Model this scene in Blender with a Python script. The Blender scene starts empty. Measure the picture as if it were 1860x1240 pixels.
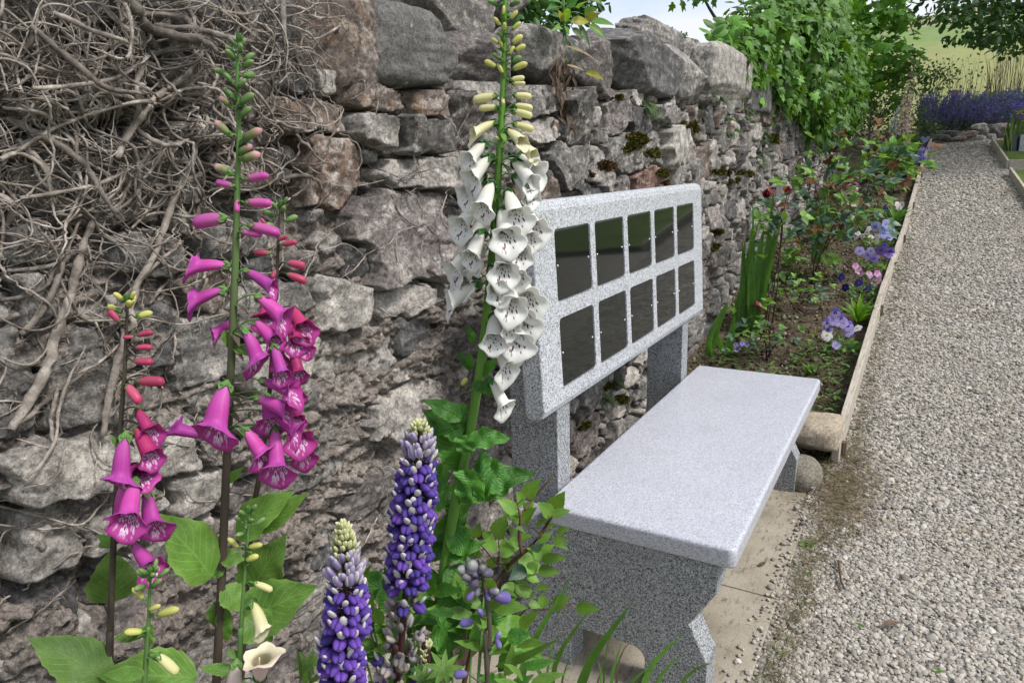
import bpy, math, random
import numpy as np
from mathutils import Vector, Matrix

sc = bpy.context.scene
# ------------------------------------------------------------------ camera
F_PX, PITCH, YAW, ROLL = 1266.8, 0.242, 0.5331, -0.0295
CAM = np.array([0.5375, -1.2433, 1.4615])
FW = np.array([-math.sin(YAW) * math.cos(PITCH), math.cos(YAW) * math.cos(PITCH), -math.sin(PITCH)])
_R = np.array([math.cos(YAW), math.sin(YAW), 0.0])
_U = np.cross(_R, FW)
RT = _R * math.cos(ROLL) + _U * math.sin(ROLL)
UP = -_R * math.sin(ROLL) + _U * math.cos(ROLL)
FH = np.array([-math.sin(YAW), math.cos(YAW), 0.0])
cam_data = bpy.data.cameras.new("camera")
cam = bpy.data.objects.new("camera", cam_data)
sc.collection.objects.link(cam)
sc.camera = cam
m3 = Matrix((RT.tolist(), UP.tolist(), (-FW).tolist())).transposed()
cam.matrix_world = Matrix.Translation(CAM.tolist()) @ m3.to_4x4()
cam_data.sensor_width = 36.0
cam_data.lens = 36.0 * F_PX / 1860.0
cam_data.clip_start = 0.02
cam_data.clip_end = 3000.0

# ------------------------------------------------------------------ world, sun, exposure
SUN_DIR = Vector((0.62, 0.02, 0.78)).normalized()
world = bpy.data.worlds.new("World")
sc.world = world
world.use_nodes = True
nt = world.node_tree
nt.nodes.clear()
wo = nt.nodes.new("ShaderNodeOutputWorld")
bg = nt.nodes.new("ShaderNodeBackground")
sky = nt.nodes.new("ShaderNodeTexSky")
sky.sky_type = 'NISHITA'
sky.sun_disc = False
sky.sun_elevation = math.asin(SUN_DIR.z)
sky.sun_rotation = math.atan2(SUN_DIR.x, SUN_DIR.y)
sky.dust_density = 1.5
tcw = nt.nodes.new("ShaderNodeTexCoord")
mp = nt.nodes.new("ShaderNodeMapping")
mp.inputs['Scale'].default_value = (1.0, 1.0, 3.2)
mp.inputs['Location'].default_value = (3.3, 0.2, 1.5)
nz = nt.nodes.new("ShaderNodeTexNoise")
nz.inputs['Scale'].default_value = 1.7
nz.inputs['Detail'].default_value = 7.0
nz.inputs['Roughness'].default_value = 0.52
rp = nt.nodes.new("ShaderNodeValToRGB")
rp.color_ramp.elements[0].position = 0.34
rp.color_ramp.elements[0].color = (0, 0, 0, 1)
rp.color_ramp.elements[1].position = 0.55
rp.color_ramp.elements[1].color = (1, 1, 1, 1)
mx = nt.nodes.new("ShaderNodeMix")
mx.data_type = 'RGBA'
mx.inputs['B'].default_value = (4.5, 4.65, 4.95, 1)
nt.links.new(tcw.outputs['Generated'], mp.inputs['Vector'])
nt.links.new(mp.outputs['Vector'], nz.inputs['Vector'])
sepw = nt.nodes.new("ShaderNodeSeparateXYZ")
nt.links.new(tcw.outputs['Generated'], sepw.inputs[0])
bank = nt.nodes.new("ShaderNodeMapRange")          # clouds bank up towards the horizon
bank.inputs['From Min'].default_value = 0.05
bank.inputs['From Max'].default_value = 0.19
bank.inputs['To Min'].default_value = 0.22
bank.inputs['To Max'].default_value = 0.0
nt.links.new(sepw.outputs['Z'], bank.inputs['Value'])
addw = nt.nodes.new("ShaderNodeMath")
addw.operation = 'ADD'
nt.links.new(nz.outputs['Fac'], addw.inputs[0])
nt.links.new(bank.outputs['Result'], addw.inputs[1])
nt.links.new(addw.outputs[0], rp.inputs['Fac'])
nt.links.new(rp.outputs['Color'], mx.inputs['Factor'])
nt.links.new(sky.outputs['Color'], mx.inputs['A'])
nt.links.new(mx.outputs['Result'], bg.inputs['Color'])
bg.inputs['Strength'].default_value = 0.12
nt.links.new(bg.outputs['Background'], wo.inputs['Surface'])
sun_data = bpy.data.lights.new("sun", 'SUN')
sun_data.energy = 2.2
sun_data.angle = math.radians(14)
sun_data.color = (1.0, 0.965, 0.91)
sun = bpy.data.objects.new("sun", sun_data)
sun.rotation_euler = SUN_DIR.to_track_quat('Z', 'Y').to_euler()
sun.location = (4, 2, 8)
sc.collection.objects.link(sun)
sc.view_settings.view_transform = 'Standard'
sc.view_settings.look = 'None'
sc.view_settings.exposure = 0.8
sc.view_settings.gamma = 1.0
sc.view_settings.use_curve_mapping = False
sc.render.engine = 'CYCLES'
sc.cycles.max_bounces = 6
sc.cycles.diffuse_bounces = 3
sc.cycles.glossy_bounces = 3
sc.cycles.transmission_bounces = 4
sc.cycles.transparent_max_bounces = 6
sc.cycles.use_denoising = True

def sstep(a, b, x):
    t = np.clip((x - a) / (b - a), 0, 1)
    return t * t * (3 - 2 * t)
# ------------------------------------------------------------------ pixel helpers (pixels of the 1860 x 1240 photograph)
def ray(u, v):
    return FW + RT * (u - 930.0) / F_PX + UP * (620.0 - v) / F_PX
def at(u, v, D):
    d = ray(u, v)
    return CAM + d * (D / float(d @ FH))
def onx(u, v, x):
    d = ray(u, v)
    return CAM + d * ((x - CAM[0]) / d[0])
def gh(y):
    """ground height along the path: level round the bench, then rising"""
    y = np.asarray(y, float)
    return -0.11 * (1 - sstep(1.5, 6.0, y)) + np.where(y < 1.5, 0.0, np.where(y < 3.0, 0.14 * (y - 1.5) ** 2 / 3.0, 0.105 + 0.14 * (np.minimum(y, 17.0) - 3.0))) + np.where(y > 17, 0.05 * (y - 17), 0.0)
def ony(u, v, y):
    d = ray(u, v)
    return CAM + d * ((y - CAM[1]) / d[1])
def hit(u, v, off=0.0):
    d = ray(u, v)
    s = 0.3
    while s < 40:
        p = CAM + d * s
        if p[2] <= float(gh(p[1])) + off:
            lo, hi = s - 0.02, s
            for _ in range(20):
                m = (lo + hi) / 2
                p = CAM + d * m
                if p[2] <= float(gh(p[1])) + off: hi = m
                else: lo = m
            return CAM + d * hi
        s += 0.02
    return CAM + d * 40

# ------------------------------------------------------------------ mesh helpers
class MB:
    def __init__(self):
        self.V = []; self.F = []; self.U = []; self.n = 0; self.hasuv = False
    def add(self, V, faces, uv=None, mi=0):
        V = np.asarray(V, float).reshape(-1, 3)
        if isinstance(faces, np.ndarray): fl = [faces]
        elif len(faces) and isinstance(faces[0], np.ndarray) and faces[0].ndim == 2: fl = faces
        else:
            d = {}
            for f in faces: d.setdefault(len(f), []).append(f)
            fl = [np.array(x, int) for x in d.values()]
        for f in fl:
            if len(f): self.F.append((f + self.n, mi))
        self.V.append(V)
        if uv is None: self.U.append(np.zeros((len(V), 2)))
        else: self.U.append(np.asarray(uv, float)); self.hasuv = True
        self.n += len(V)
        return self
    def mesh(self, name, mats, smooth=True):
        me = bpy.data.meshes.new(name)
        if not isinstance(mats, (list, tuple)): mats = [mats]
        for m in mats: me.materials.append(m)
        if not self.n: return me
        V = np.concatenate(self.V); U = np.concatenate(self.U)
        loops = np.concatenate([f.ravel() for f, _ in self.F]).astype(np.int32)
        tot = np.concatenate([np.full(len(f), f.shape[1]) for f, _ in self.F])
        mi = np.concatenate([np.full(len(f), m) for f, m in self.F]).astype(np.int32)
        start = np.concatenate([[0], np.cumsum(tot)[:-1]]).astype(np.int32)
        me.vertices.add(len(V)); me.vertices.foreach_set('co', V.astype(np.float32).ravel())
        me.loops.add(len(loops)); me.loops.foreach_set('vertex_index', loops)
        me.polygons.add(len(tot)); me.polygons.foreach_set('loop_start', start)
        me.polygons.foreach_set('material_index', mi)
        me.polygons.foreach_set('use_smooth', np.full(len(tot), smooth))
        if self.hasuv:
            l = me.uv_layers.new(name='UVMap')
            l.data.foreach_set('uv', U[loops].astype(np.float32).ravel())
        me.update(calc_edges=True)
        return me
    def build(self, name, mats, parent=None, smooth=True):
        return link(name, self.mesh(name, mats, smooth), parent)
def link(name, me, parent=None, M=None):
    o = bpy.data.objects.new(name, me)
    sc.collection.objects.link(o)
    if parent is not None:
        o.parent = parent
        base = root_of(parent)
        T = Matrix.Translation(-base.location) if parent is base else Matrix.Identity(4)
        if M is None: M = Matrix.Identity(4)
        o.matrix_basis = (T @ M) if parent is base else M
    elif M is not None:
        o.matrix_basis = M
    return o
def root_of(o):
    while o.parent is not None: o = o.parent
    return o
def tag(o, label=None, cat=None, group=None, kind=None):
    if label: o['label'] = label
    if cat: o['category'] = cat
    if group: o['group'] = group
    if kind: o['kind'] = kind
    return o
def thing(name, label, cat, loc, group=None):
    o = bpy.data.objects.new(name, None)
    o.empty_display_size = 0.05
    o.location = tuple(float(c) for c in loc)
    sc.collection.objects.link(o)
    return tag(o, label, cat, group)

def nrm(v):
    v = np.asarray(v, float)
    return v / max(1e-9, np.linalg.norm(v))
def mat4(o, x, y, z, s=1.0):
    M = Matrix.Identity(4)
    for i in range(3):
        M[i][0] = x[i] * s; M[i][1] = y[i] * s; M[i][2] = z[i] * s; M[i][3] = o[i]
    return M
def tube(P, R, sides=6, cap=True):
    P = np.asarray(P, float); n = len(P)
    R = np.broadcast_to(np.asarray(R, float), (n,))
    T = np.gradient(P, axis=0); T /= np.maximum(1e-9, np.linalg.norm(T, axis=1))[:, None]
    ref = np.array([0.31, 0.83, 0.46]) if abs(T.mean(0)[2]) > 0.6 * np.linalg.norm(T.mean(0)) else np.array([0.1, 0.05, 1.0])
    A = np.cross(T, ref); A /= np.maximum(1e-9, np.linalg.norm(A, axis=1))[:, None]
    B = np.cross(T, A)
    a = np.arange(sides) * 2 * np.pi / sides
    V = P[:, None, :] + R[:, None, None] * (np.cos(a)[None, :, None] * A[:, None, :] + np.sin(a)[None, :, None] * B[:, None, :])
    i = np.arange(n - 1)[:, None] * sides; j = np.arange(sides)[None, :]; k = (j + 1) % sides
    Q = np.stack([i + j, i + k, i + sides + k, i + sides + j], -1).reshape(-1, 4)
    V = V.reshape(-1, 3)
    L = np.concatenate([[0], np.cumsum(np.linalg.norm(np.diff(P, axis=0), axis=1))])
    uv = np.stack([np.tile(np.arange(sides) / sides, n), np.repeat(L, sides)], -1)
    faces = [Q]
    if cap:
        e = np.array([[len(V) - sides + q for q in range(sides)]]); s = np.array([[sides - 1 - q for q in range(sides)]])
        faces += [e, s]
    return V, faces, uv
def smooth_poly(P, n):
    """resample a polyline with Catmull-Rom"""
    P = np.asarray(P, float)
    if len(P) == 2: return P[0] + (P[1] - P[0]) * np.linspace(0, 1, n)[:, None]
    Q = np.vstack([2 * P[0] - P[1], P, 2 * P[-1] - P[-2]])
    t = np.linspace(0, len(P) - 1 - 1e-6, n); i = t.astype(int); f = (t - i)[:, None]
    a, b, c, d = Q[i], Q[i + 1], Q[i + 2], Q[i + 3]
    return 0.5 * (2 * b + (c - a) * f + (2 * a - 5 * b + 4 * c - d) * f ** 2 + (3 * b - 3 * c + d - a) * f ** 3)
def lathe(prof, n=12, closed=False):
    """prof: list of (r, z); about Z"""
    prof = np.asarray(prof, float); k = len(prof)
    a = np.arange(n) * 2 * np.pi / n
    V = np.stack([prof[:, 0:1] * np.cos(a), prof[:, 0:1] * np.sin(a), np.repeat(prof[:, 1:2], n, 1)], -1).reshape(-1, 3)
    i = np.arange(k - 1)[:, None] * n; j = np.arange(n)[None, :]; kk = (j + 1) % n
    Q = np.stack([i + j, i + kk, i + n + kk, i + n + j], -1).reshape(-1, 4)
    uv = np.stack([np.tile(np.arange(n) / n, k), np.repeat(np.linspace(0, 1, k), n)], -1)
    return V, Q, uv
def grid_faces(nr, nc):
    i = np.arange(nr - 1)[:, None] * nc; j = np.arange(nc - 1)[None, :]
    return np.stack([i + j, i + j + 1, i + nc + j + 1, i + nc + j], -1).reshape(-1, 4)
def box(x0, x1, y0, y1, z0, z1):
    V = np.array([(x, y, z) for x in (x0, x1) for y in (y0, y1) for z in (z0, z1)], float)
    F = np.array([(0, 1, 3, 2), (4, 6, 7, 5), (0, 4, 5, 1), (2, 3, 7, 6), (0, 2, 6, 4), (1, 5, 7, 3)])
    return V, F
def _hash(ix, iy, seed):
    h = (ix.astype(np.int64) * 374761393 + iy.astype(np.int64) * 668265263 + seed * 2147483647) & 0xFFFFFFFF
    h = ((h ^ (h >> 13)) * 1274126177) & 0xFFFFFFFF
    return ((h ^ (h >> 16)) & 0xFFFFFF) / float(0xFFFFFF)
def vnoise(x, y, seed=0):
    x0 = np.floor(x); y0 = np.floor(y); fx = x - x0; fy = y - y0
    fx = fx * fx * fx * (fx * (fx * 6 - 15) + 10); fy = fy * fy * fy * (fy * (fy * 6 - 15) + 10)
    a = _hash(x0, y0, seed); b = _hash(x0 + 1, y0, seed); c = _hash(x0, y0 + 1, seed); d = _hash(x0 + 1, y0 + 1, seed)
    return (a + (b - a) * fx) * (1 - fy) + (c + (d - c) * fx) * fy
def fbm(x, y, seed=0, octv=4, gain=0.5):
    s = 0; a = 1; t = 0
    for k in range(octv):
        s = s + a * vnoise(x * 2 ** k + 17.3 * k, y * 2 ** k - 9.1 * k, seed + k * 7); t += a; a *= gain
    return s / t * 2 - 1
def ridge(x, y, seed=0, octv=3):
    return 1 - 2 * np.abs(fbm(x, y, seed, octv))
def ico(sub):
    import bmesh
    bm = bmesh.new(); bmesh.ops.create_icosphere(bm, subdivisions=sub, radius=1.0)
    V = np.array([v.co[:] for v in bm.verts]); F = np.array([[v.index for v in f.verts] for f in bm.faces]); bm.free()
    return V, F
ICO = {}
def boulder(size, seed, sub=3, boxy=5.0, cuts=9, rough=0.05, cutmin=0.72):
    rng = np.random.default_rng(seed)
    if sub not in ICO: ICO[sub] = ico(sub)
    V, F = ICO[sub]; V = V.copy()
    V = V / (np.abs(V) ** boxy).sum(1, keepdims=True) ** (1 / boxy)
    for _ in range(cuts):
        n = nrm(rng.normal(size=3)); d = rng.uniform(cutmin, 1.05)
        s = V @ n; V = V - np.maximum(0, s - d)[:, None] * n
    r = np.linalg.norm(V, axis=1, keepdims=True)
    nn = V / r
    P = V * 1.7
    d1 = fbm(P[:, 0] + 3 * P[:, 2] + seed, P[:, 1] - 2 * P[:, 2], seed, 4)
    d2 = fbm(P[:, 0] * 3 + seed, P[:, 1] * 3 + P[:, 2] * 5, seed + 5, 3)
    d3 = fbm(P[:, 0] * 9 + seed, P[:, 1] * 9 + P[:, 2] * 12, seed + 9, 3) if sub >= 4 else 0.0
    V = V + nn * (rough * d1 + rough * 0.45 * d2 + rough * 0.22 * d3)[:, None]
    return V * np.asarray(size, float) * 0.5, F

# ------------------------------------------------------------------ material helpers
class NT:
    def __init__(self, name):
        self.m = bpy.data.materials.new(name); self.m.use_nodes = True
        self.t = self.m.node_tree; self.b = self.t.nodes['Principled BSDF']; self.out = self.t.nodes['Material Output']
        self.b.inputs['Specular IOR Level'].default_value = 0.3
    def n(self, typ, **kw):
        x = self.t.nodes.new(typ)
        for k, v in kw.items(): setattr(x, k, v)
        return x
    def L(self, a, b): self.t.links.new(a, b)
    def val(self, sock, v):
        if hasattr(v, 'is_linked') or isinstance(v, bpy.types.NodeSocket): self.L(v, sock)
        else:
            if isinstance(v, tuple) and len(v) == 3 and sock.type == 'RGBA': v = v + (1,)
            sock.default_value = v
    def pos(self, scale=(1, 1, 1), rot=(0, 0, 0), kind='pos'):
        if kind == 'pos': s = self.n('ShaderNodeNewGeometry').outputs['Position']
        else: s = self.n('ShaderNodeTexCoord').outputs[kind]
        mpn = self.n('ShaderNodeMapping'); self.L(s, mpn.inputs['Vector'])
        mpn.inputs['Scale'].default_value = scale; mpn.inputs['Rotation'].default_value = rot
        return mpn.outputs['Vector']
    def noise(self, vec, scale, detail=4, rough=0.6, dist=0.0):
        x = self.n('ShaderNodeTexNoise'); self.L(vec, x.inputs['Vector'])
        x.inputs['Scale'].default_value = scale; x.inputs['Detail'].default_value = detail
        x.inputs['Roughness'].default_value = rough; x.inputs['Distortion'].default_value = dist
        return x.outputs['Fac']
    def vor(self, vec, scale, feature='F1', out='Distance', rand=1.0):
        x = self.n('ShaderNodeTexVoronoi', feature=feature); self.L(vec, x.inputs['Vector'])
        x.inputs['Scale'].default_value = scale; x.inputs['Randomness'].default_value = rand
        return x.outputs[out]
    def ramp(self, fac, stops, interp='LINEAR'):
        x = self.n('ShaderNodeValToRGB'); self.L(fac, x.inputs['Fac']); e = x.color_ramp.elements
        x.color_ramp.interpolation = interp
        while len(e) < len(stops): e.new(0.5)
        for q, (p, c) in zip(e, stops):
            q.position = p
            q.color = (c, c, c, 1) if isinstance(c, (int, float)) else tuple(c) + (1,)
        return x.outputs['Color']
    def mix(self, fac, a, b, mode='MIX'):
        x = self.n('ShaderNodeMix', data_type='RGBA', blend_type=mode)
        self.val(x.inputs['Factor'], fac); self.val(x.inputs['A'], a); self.val(x.inputs['B'], b)
        return x.outputs['Result']
    def math(self, op, a, b=0.0, clamp=False):
        x = self.n('ShaderNodeMath', operation=op, use_clamp=clamp)
        self.val(x.inputs[0], a); self.val(x.inputs[1], b)
        return x.outputs[0]
    def rnd(self): return self.n('ShaderNodeObjectInfo').outputs['Random']
    def hsv(self, col, h=0.5, s=1.0, v=1.0):
        x = self.n('ShaderNodeHueSaturation')
        self.val(x.inputs['Hue'], h); self.val(x.inputs['Saturation'], s); self.val(x.inputs['Value'], v); self.val(x.inputs['Color'], col)
        return x.outputs['Color']
    def bump(self, h, strength=0.5, dist=0.01, prev=None):
        x = self.n('ShaderNodeBump'); self.L(h, x.inputs['Height'])
        x.inputs['Strength'].default_value = strength; x.inputs['Distance'].default_value = dist
        if prev is not None: self.L(prev, x.inputs['Normal'])
        return x.outputs['Normal']
    def done(self, col, rough=0.8, normal=None, spec=None, trans=None, transcol=None):
        self.val(self.b.inputs['Base Color'], col); self.val(self.b.inputs['Roughness'], rough)
        if spec is not None: self.b.inputs['Specular IOR Level'].default_value = spec
        if normal is not None: self.L(normal, self.b.inputs['Normal'])
        if trans:
            t = self.n('ShaderNodeBsdfTranslucent'); self.val(t.inputs['Color'], transcol if transcol is not None else col)
            if normal is not None: self.L(normal, t.inputs['Normal'])
            ms = self.n('ShaderNodeMixShader'); ms.inputs[0].default_value = trans
            self.L(self.b.outputs[0], ms.inputs[1]); self.L(t.outputs[0], ms.inputs[2]); self.L(ms.outputs[0], self.out.inputs['Surface'])
        return self.m
def rng_map(nt_, fac, lo, hi):
    x = nt_.n('ShaderNodeMapRange'); nt_.L(fac, x.inputs['Value'])
    x.inputs['To Min'].default_value = lo; x.inputs['To Max'].default_value = hi
    return x.outputs['Result']
# ================================================================== materials: stone, mortar, granite, ground
def stone_mat(name, dark, mid, light, rust=None, smear=0.35, lich=0.45):
    k = NT(name); p = k.pos()
    r = k.rnd()
    a = k.noise(p, 11, 8, 0.7, 0.2); f = k.noise(p, 55, 8, 0.75); g = k.noise(p, 240, 4, 0.7)
    col = k.ramp(a, [(0.3, dark), (0.5, mid), (0.72, light)])
    col = k.mix(k.ramp(f, [(0.36, 0.62), (0.62, 0.0)]), col, tuple(c * 0.45 for c in dark))
    if rust:
        rm = k.noise(p, 13, 5, 0.6, 1.0)
        col = k.mix(k.ramp(rm, [(0.5, 0.0), (0.66, 0.75)]), col, rust)
    # chalky smears of old lime
    sm = k.noise(k.pos((1, 0.8, 1.2)), 19, 9, 0.74, 0.0)
    col = k.mix(k.ramp(sm, [(0.56 - smear * 0.16, 0.0), (0.66, min(1, smear * 1.9))]), col, (0.46, 0.42, 0.375))
    col = k.mix(1.0, col, k.ramp(k.noise(p, 105, 8, 0.84), [(0.36, 0.38), (0.5, 1.0), (0.64, 1.5)]), 'MULTIPLY')
    v = k.vor(p, 26, 'F1'); vm = k.noise(p, 7, 3)
    spot = k.math('MULTIPLY', k.ramp(v, [(0.13, 1.0), (0.2, 0.0)]), k.ramp(vm, [(0.52, 0.0), (0.6, lich)]))
    col = k.mix(spot, col, (0.47, 0.48, 0.44))
    col = k.hsv(col, 0.5, 0.92, rng_map(k, r, 1.2, 1.9))
    lay = k.noise(k.pos((3, 3, 10), (0.25, 0.1, 0)), 5, 8, 0.7)
    n = k.bump(lay, 0.5, 0.014); n = k.bump(f, 0.95, 0.010, n); n = k.bump(g, 0.85, 0.0045, n)
    return k.done(col, 0.86, n, 0.25)
M_BROWN = stone_mat('stone_brown', (0.055, 0.042, 0.036), (0.135, 0.105, 0.09), (0.24, 0.195, 0.17), (0.21, 0.135, 0.085), 0.35)
M_RUST = stone_mat('stone_rust', (0.06, 0.042, 0.035), (0.14, 0.095, 0.075), (0.23, 0.17, 0.14), (0.21, 0.14, 0.10), 0.45)
M_GREY = stone_mat('stone_grey', (0.07, 0.066, 0.062), (0.155, 0.145, 0.135), (0.27, 0.25, 0.235), None, 0.4)
M_LIGHT = stone_mat('stone_pale', (0.12, 0.11, 0.1), (0.25, 0.23, 0.21), (0.39, 0.36, 0.33), None, 0.75)
M_MAUVE = stone_mat('stone_mauve', (0.06, 0.053, 0.05), (0.15, 0.13, 0.122), (0.24, 0.21, 0.2), None, 0.3)
M_DARK = stone_mat('stone_dark', (0.035, 0.034, 0.035), (0.09, 0.087, 0.086), (0.17, 0.163, 0.16), None, 0.18)
M_SMOOTH = stone_mat('stone_block', (0.1, 0.096, 0.09), (0.165, 0.158, 0.148), (0.235, 0.225, 0.21), None, 0.05, 0.6)
M_RED = stone_mat('stone_red', (0.07, 0.04, 0.033), (0.17, 0.095, 0.075), (0.25, 0.17, 0.14), None, 0.2)
M_BEIGE = stone_mat('stone_beige', (0.25, 0.20, 0.14), (0.36, 0.30, 0.22), (0.44, 0.375, 0.285), None, 0.1, 0.2)
M_COBBLE = stone_mat('stone_cobble', (0.14, 0.125, 0.095), (0.20, 0.18, 0.14), (0.26, 0.235, 0.19), None, 0.02, 0.15)
SM = dict(b=M_BROWN, r=M_RUST, g=M_GREY, l=M_LIGHT, m=M_MAUVE, d=M_DARK, s=M_SMOOTH, e=M_RED)
k = NT('lime_mortar'); p = k.pos()
a = k.noise(p, 5, 6, 0.65, 0.8); f = k.noise(p, 45, 7, 0.75); g = k.noise(p, 210, 4, 0.7)
col = k.ramp(a, [(0.28, (0.25, 0.218, 0.19)), (0.5, (0.43, 0.375, 0.33)), (0.72, (0.56, 0.495, 0.44))])
col = k.mix(k.ramp(f, [(0.34, 0.85), (0.56, 0.0)]), col, (0.085, 0.074, 0.065))
col = k.mix(k.ramp(k.noise(p, 8, 5, 0.7, 1.2), [(0.52, 0.0), (0.7, 0.55)]), col, (0.36, 0.29, 0.25))
col = k.mix(k.ramp(k.noise(p, 60, 4, 0.7), [(0.58, 0.0), (0.7, 0.7)]), col, (0.52, 0.5, 0.46))
col = k.mix(1.0, col, k.ramp(k.noise(p, 85, 8, 0.85), [(0.36, 0.28), (0.5, 1.0), (0.64, 1.5)]), 'MULTIPLY')
lay = k.noise(k.pos((2, 4, 14), (0.3, 0.1, 0)), 6, 7, 0.7, 0.5)
n = k.bump(lay, 0.75, 0.022); n = k.bump(f, 1.0, 0.016, n); n = k.bump(g, 0.9, 0.006, n)
M_MORTAR = k.done(col, 0.95, n, 0.15)

def granite(name, lo, hi, rough, spec, sc_=300):
    k = NT(name); p = k.pos(kind='Object')
    v1 = k.vor(p, sc_, 'F1', 'Color'); v2 = k.vor(p, sc_ * 1.4, 'F1', 'Color')
    s1 = k.n('ShaderNodeSeparateColor'); k.L(v1, s1.inputs[0]); s2 = k.n('ShaderNodeSeparateColor'); k.L(v2, s2.inputs[0])
    c = k.ramp(s1.outputs[0], [(0.0, lo), (0.22, tuple(x * 0.5 + y * 0.5 for x, y in zip(lo, hi))), (0.45, hi), (0.8, tuple(min(1, x * 1.15) for x in hi))])
    c = k.mix(k.ramp(s2.outputs[1], [(0.16, 0.8), (0.2, 0.0)]), c, tuple(x * 0.6 for x in lo))
    c = k.mix(k.ramp(s2.outputs[2], [(0.8, 0.0), (0.84, 0.6)]), c, (0.68, 0.69, 0.71))
    st = k.noise(p, 4, 5, 0.6)
    c = k.mix(k.ramp(st, [(0.45, 0.0), (0.75, 0.3)]), c, tuple(x * 0.8 for x in hi))
    c = k.mix(k.ramp(k.noise(p, 7, 8, 0.75, 0.3), [(0.58, 0.0), (0.7, 0.28)]), c, (0.27, 0.24, 0.18))
    rr = rng_map(k, k.noise(p, 9, 4), rough - 0.08, rough + 0.1)
    return k.done(c, rr, k.bump(s1.outputs[0], 0.05, 0.0006), spec)
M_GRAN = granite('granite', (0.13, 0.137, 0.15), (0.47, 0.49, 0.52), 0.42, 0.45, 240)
M_GRANTOP = granite('granite_polished_sky_tint', (0.33, 0.34, 0.385), (0.45, 0.46, 0.52), 0.3, 0.6)  # seat top: bluish sky reflection tinted into the base colours
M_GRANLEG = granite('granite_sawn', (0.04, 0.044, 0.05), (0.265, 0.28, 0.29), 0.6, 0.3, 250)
k = NT('black_gloss'); M_PLAQUE = k.done((0.008, 0.010, 0.009), 0.05, None, 0.5)
k = NT('chrome'); k.b.inputs['Metallic'].default_value = 1.0; M_CHROME = k.done((0.6, 0.6, 0.6), 0.35)
k = NT('concrete'); p = k.pos()
c = k.ramp(k.noise(p, 6, 6, 0.65), [(0.3, (0.25, 0.22, 0.17)), (0.55, (0.37, 0.33, 0.265)), (0.75, (0.43, 0.395, 0.33))])
c = k.mix(k.ramp(k.noise(k.pos((1.6, 0.5, 1)), 30, 6, 0.72), [(0.54, 0.0), (0.66, 0.75)]), c, (0.13, 0.105, 0.075))
c = k.mix(k.ramp(k.noise(p, 180, 3, 0.6), [(0.36, 0.5), (0.5, 0.0)]), c, (0.16, 0.14, 0.11))
M_CONC = k.done(c, 0.92, k.bump(k.noise(p, 120, 5, 0.7), 0.5, 0.003), 0.2)
k = NT('bed_soil'); p = k.pos()
c = k.ramp(k.noise(p, 14, 7, 0.7, 0.5), [(0.3, (0.045, 0.033, 0.025)), (0.52, (0.11, 0.083, 0.062)), (0.72, (0.19, 0.15, 0.115))])
c = k.mix(k.ramp(k.vor(p, 60), [(0.1, 0.5), (0.2, 0.0)]), c, (0.24, 0.21, 0.17))
c = k.mix(k.ramp(k.noise(p, 3.5, 5, 0.6), [(0.5, 0.0), (0.68, 0.5)]), c, (0.10, 0.11, 0.05))
M_SOIL = k.done(c, 0.97, k.bump(k.noise(p, 80, 6, 0.75), 0.9, 0.012), 0.1)
k = NT('gravel_bed'); p = k.pos()
vc = k.vor(p, 70, 'F1', 'Color'); s1 = k.n('ShaderNodeSeparateColor'); k.L(vc, s1.inputs[0])
c = k.ramp(s1.outputs[0], [(0.0, (0.13, 0.12, 0.105)), (0.35, (0.26, 0.24, 0.215)), (0.7, (0.36, 0.335, 0.30)), (1.0, (0.5, 0.47, 0.43))])
c = k.mix(k.ramp(k.vor(p, 70), [(0.45, 0.0), (0.7, 0.75)]), c, (0.11, 0.1, 0.085))
c = k.mix(k.ramp(k.noise(p, 1.3, 4, 0.6), [(0.42, 0.0), (0.7, 0.35)]), c, (0.25, 0.215, 0.165))
M_GRAVEL = k.done(c, 0.9, k.bump(k.vor(p, 70), 0.8, -0.01), 0.2)
k = NT('pebble'); r = k.rnd(); p = k.pos()
c = k.ramp(r, [(0.0, (0.14, 0.13, 0.115)), (0.2, (0.225, 0.21, 0.186)), (0.45, (0.315, 0.293, 0.26)), (0.65, (0.38, 0.352, 0.31)), (0.85, (0.46, 0.43, 0.382)), (0.93, (0.3, 0.235, 0.17)), (1.0, (0.55, 0.53, 0.49))])
c = k.mix(k.ramp(k.noise(p, 1.1, 4, 0.6), [(0.45, 0.0), (0.75, 0.35)]), c, (0.25, 0.21, 0.155))
M_PEBBLE = k.done(c, 0.8, k.bump(k.noise(p, 260, 3), 0.3, 0.002), 0.25)
k = NT('lawn'); p = k.pos()
c = k.ramp(k.noise(p, 2.2, 5, 0.6), [(0.3, (0.07, 0.115, 0.028)), (0.55, (0.125, 0.175, 0.045)), (0.75, (0.165, 0.195, 0.065))])
c = k.mix(k.ramp(k.noise(p, 60, 4, 0.7), [(0.35, 0.5), (0.6, 0.0)]), c, (0.05, 0.075, 0.02))
M_LAWN = k.done(c, 0.95, k.bump(k.noise(p, 90, 4, 0.7), 0.8, 0.02), 0.1)
k = NT('hill_field'); p = k.pos()
yy = k.n('ShaderNodeSeparateXYZ'); k.L(p, yy.inputs[0])
bend = k.math('ADD', yy.outputs['Y'], k.math('MULTIPLY', yy.outputs['X'], -0.12))
bend = k.math('ADD', bend, k.math('MULTIPLY', k.noise(p, 0.03, 2), 10.0))
f1 = rng_map(k, bend, 0, 1)
mr = k.n('ShaderNodeMapRange'); k.L(bend, mr.inputs['Value']); mr.inputs['From Min'].default_value = 18; mr.inputs['From Max'].default_value = 170
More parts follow.
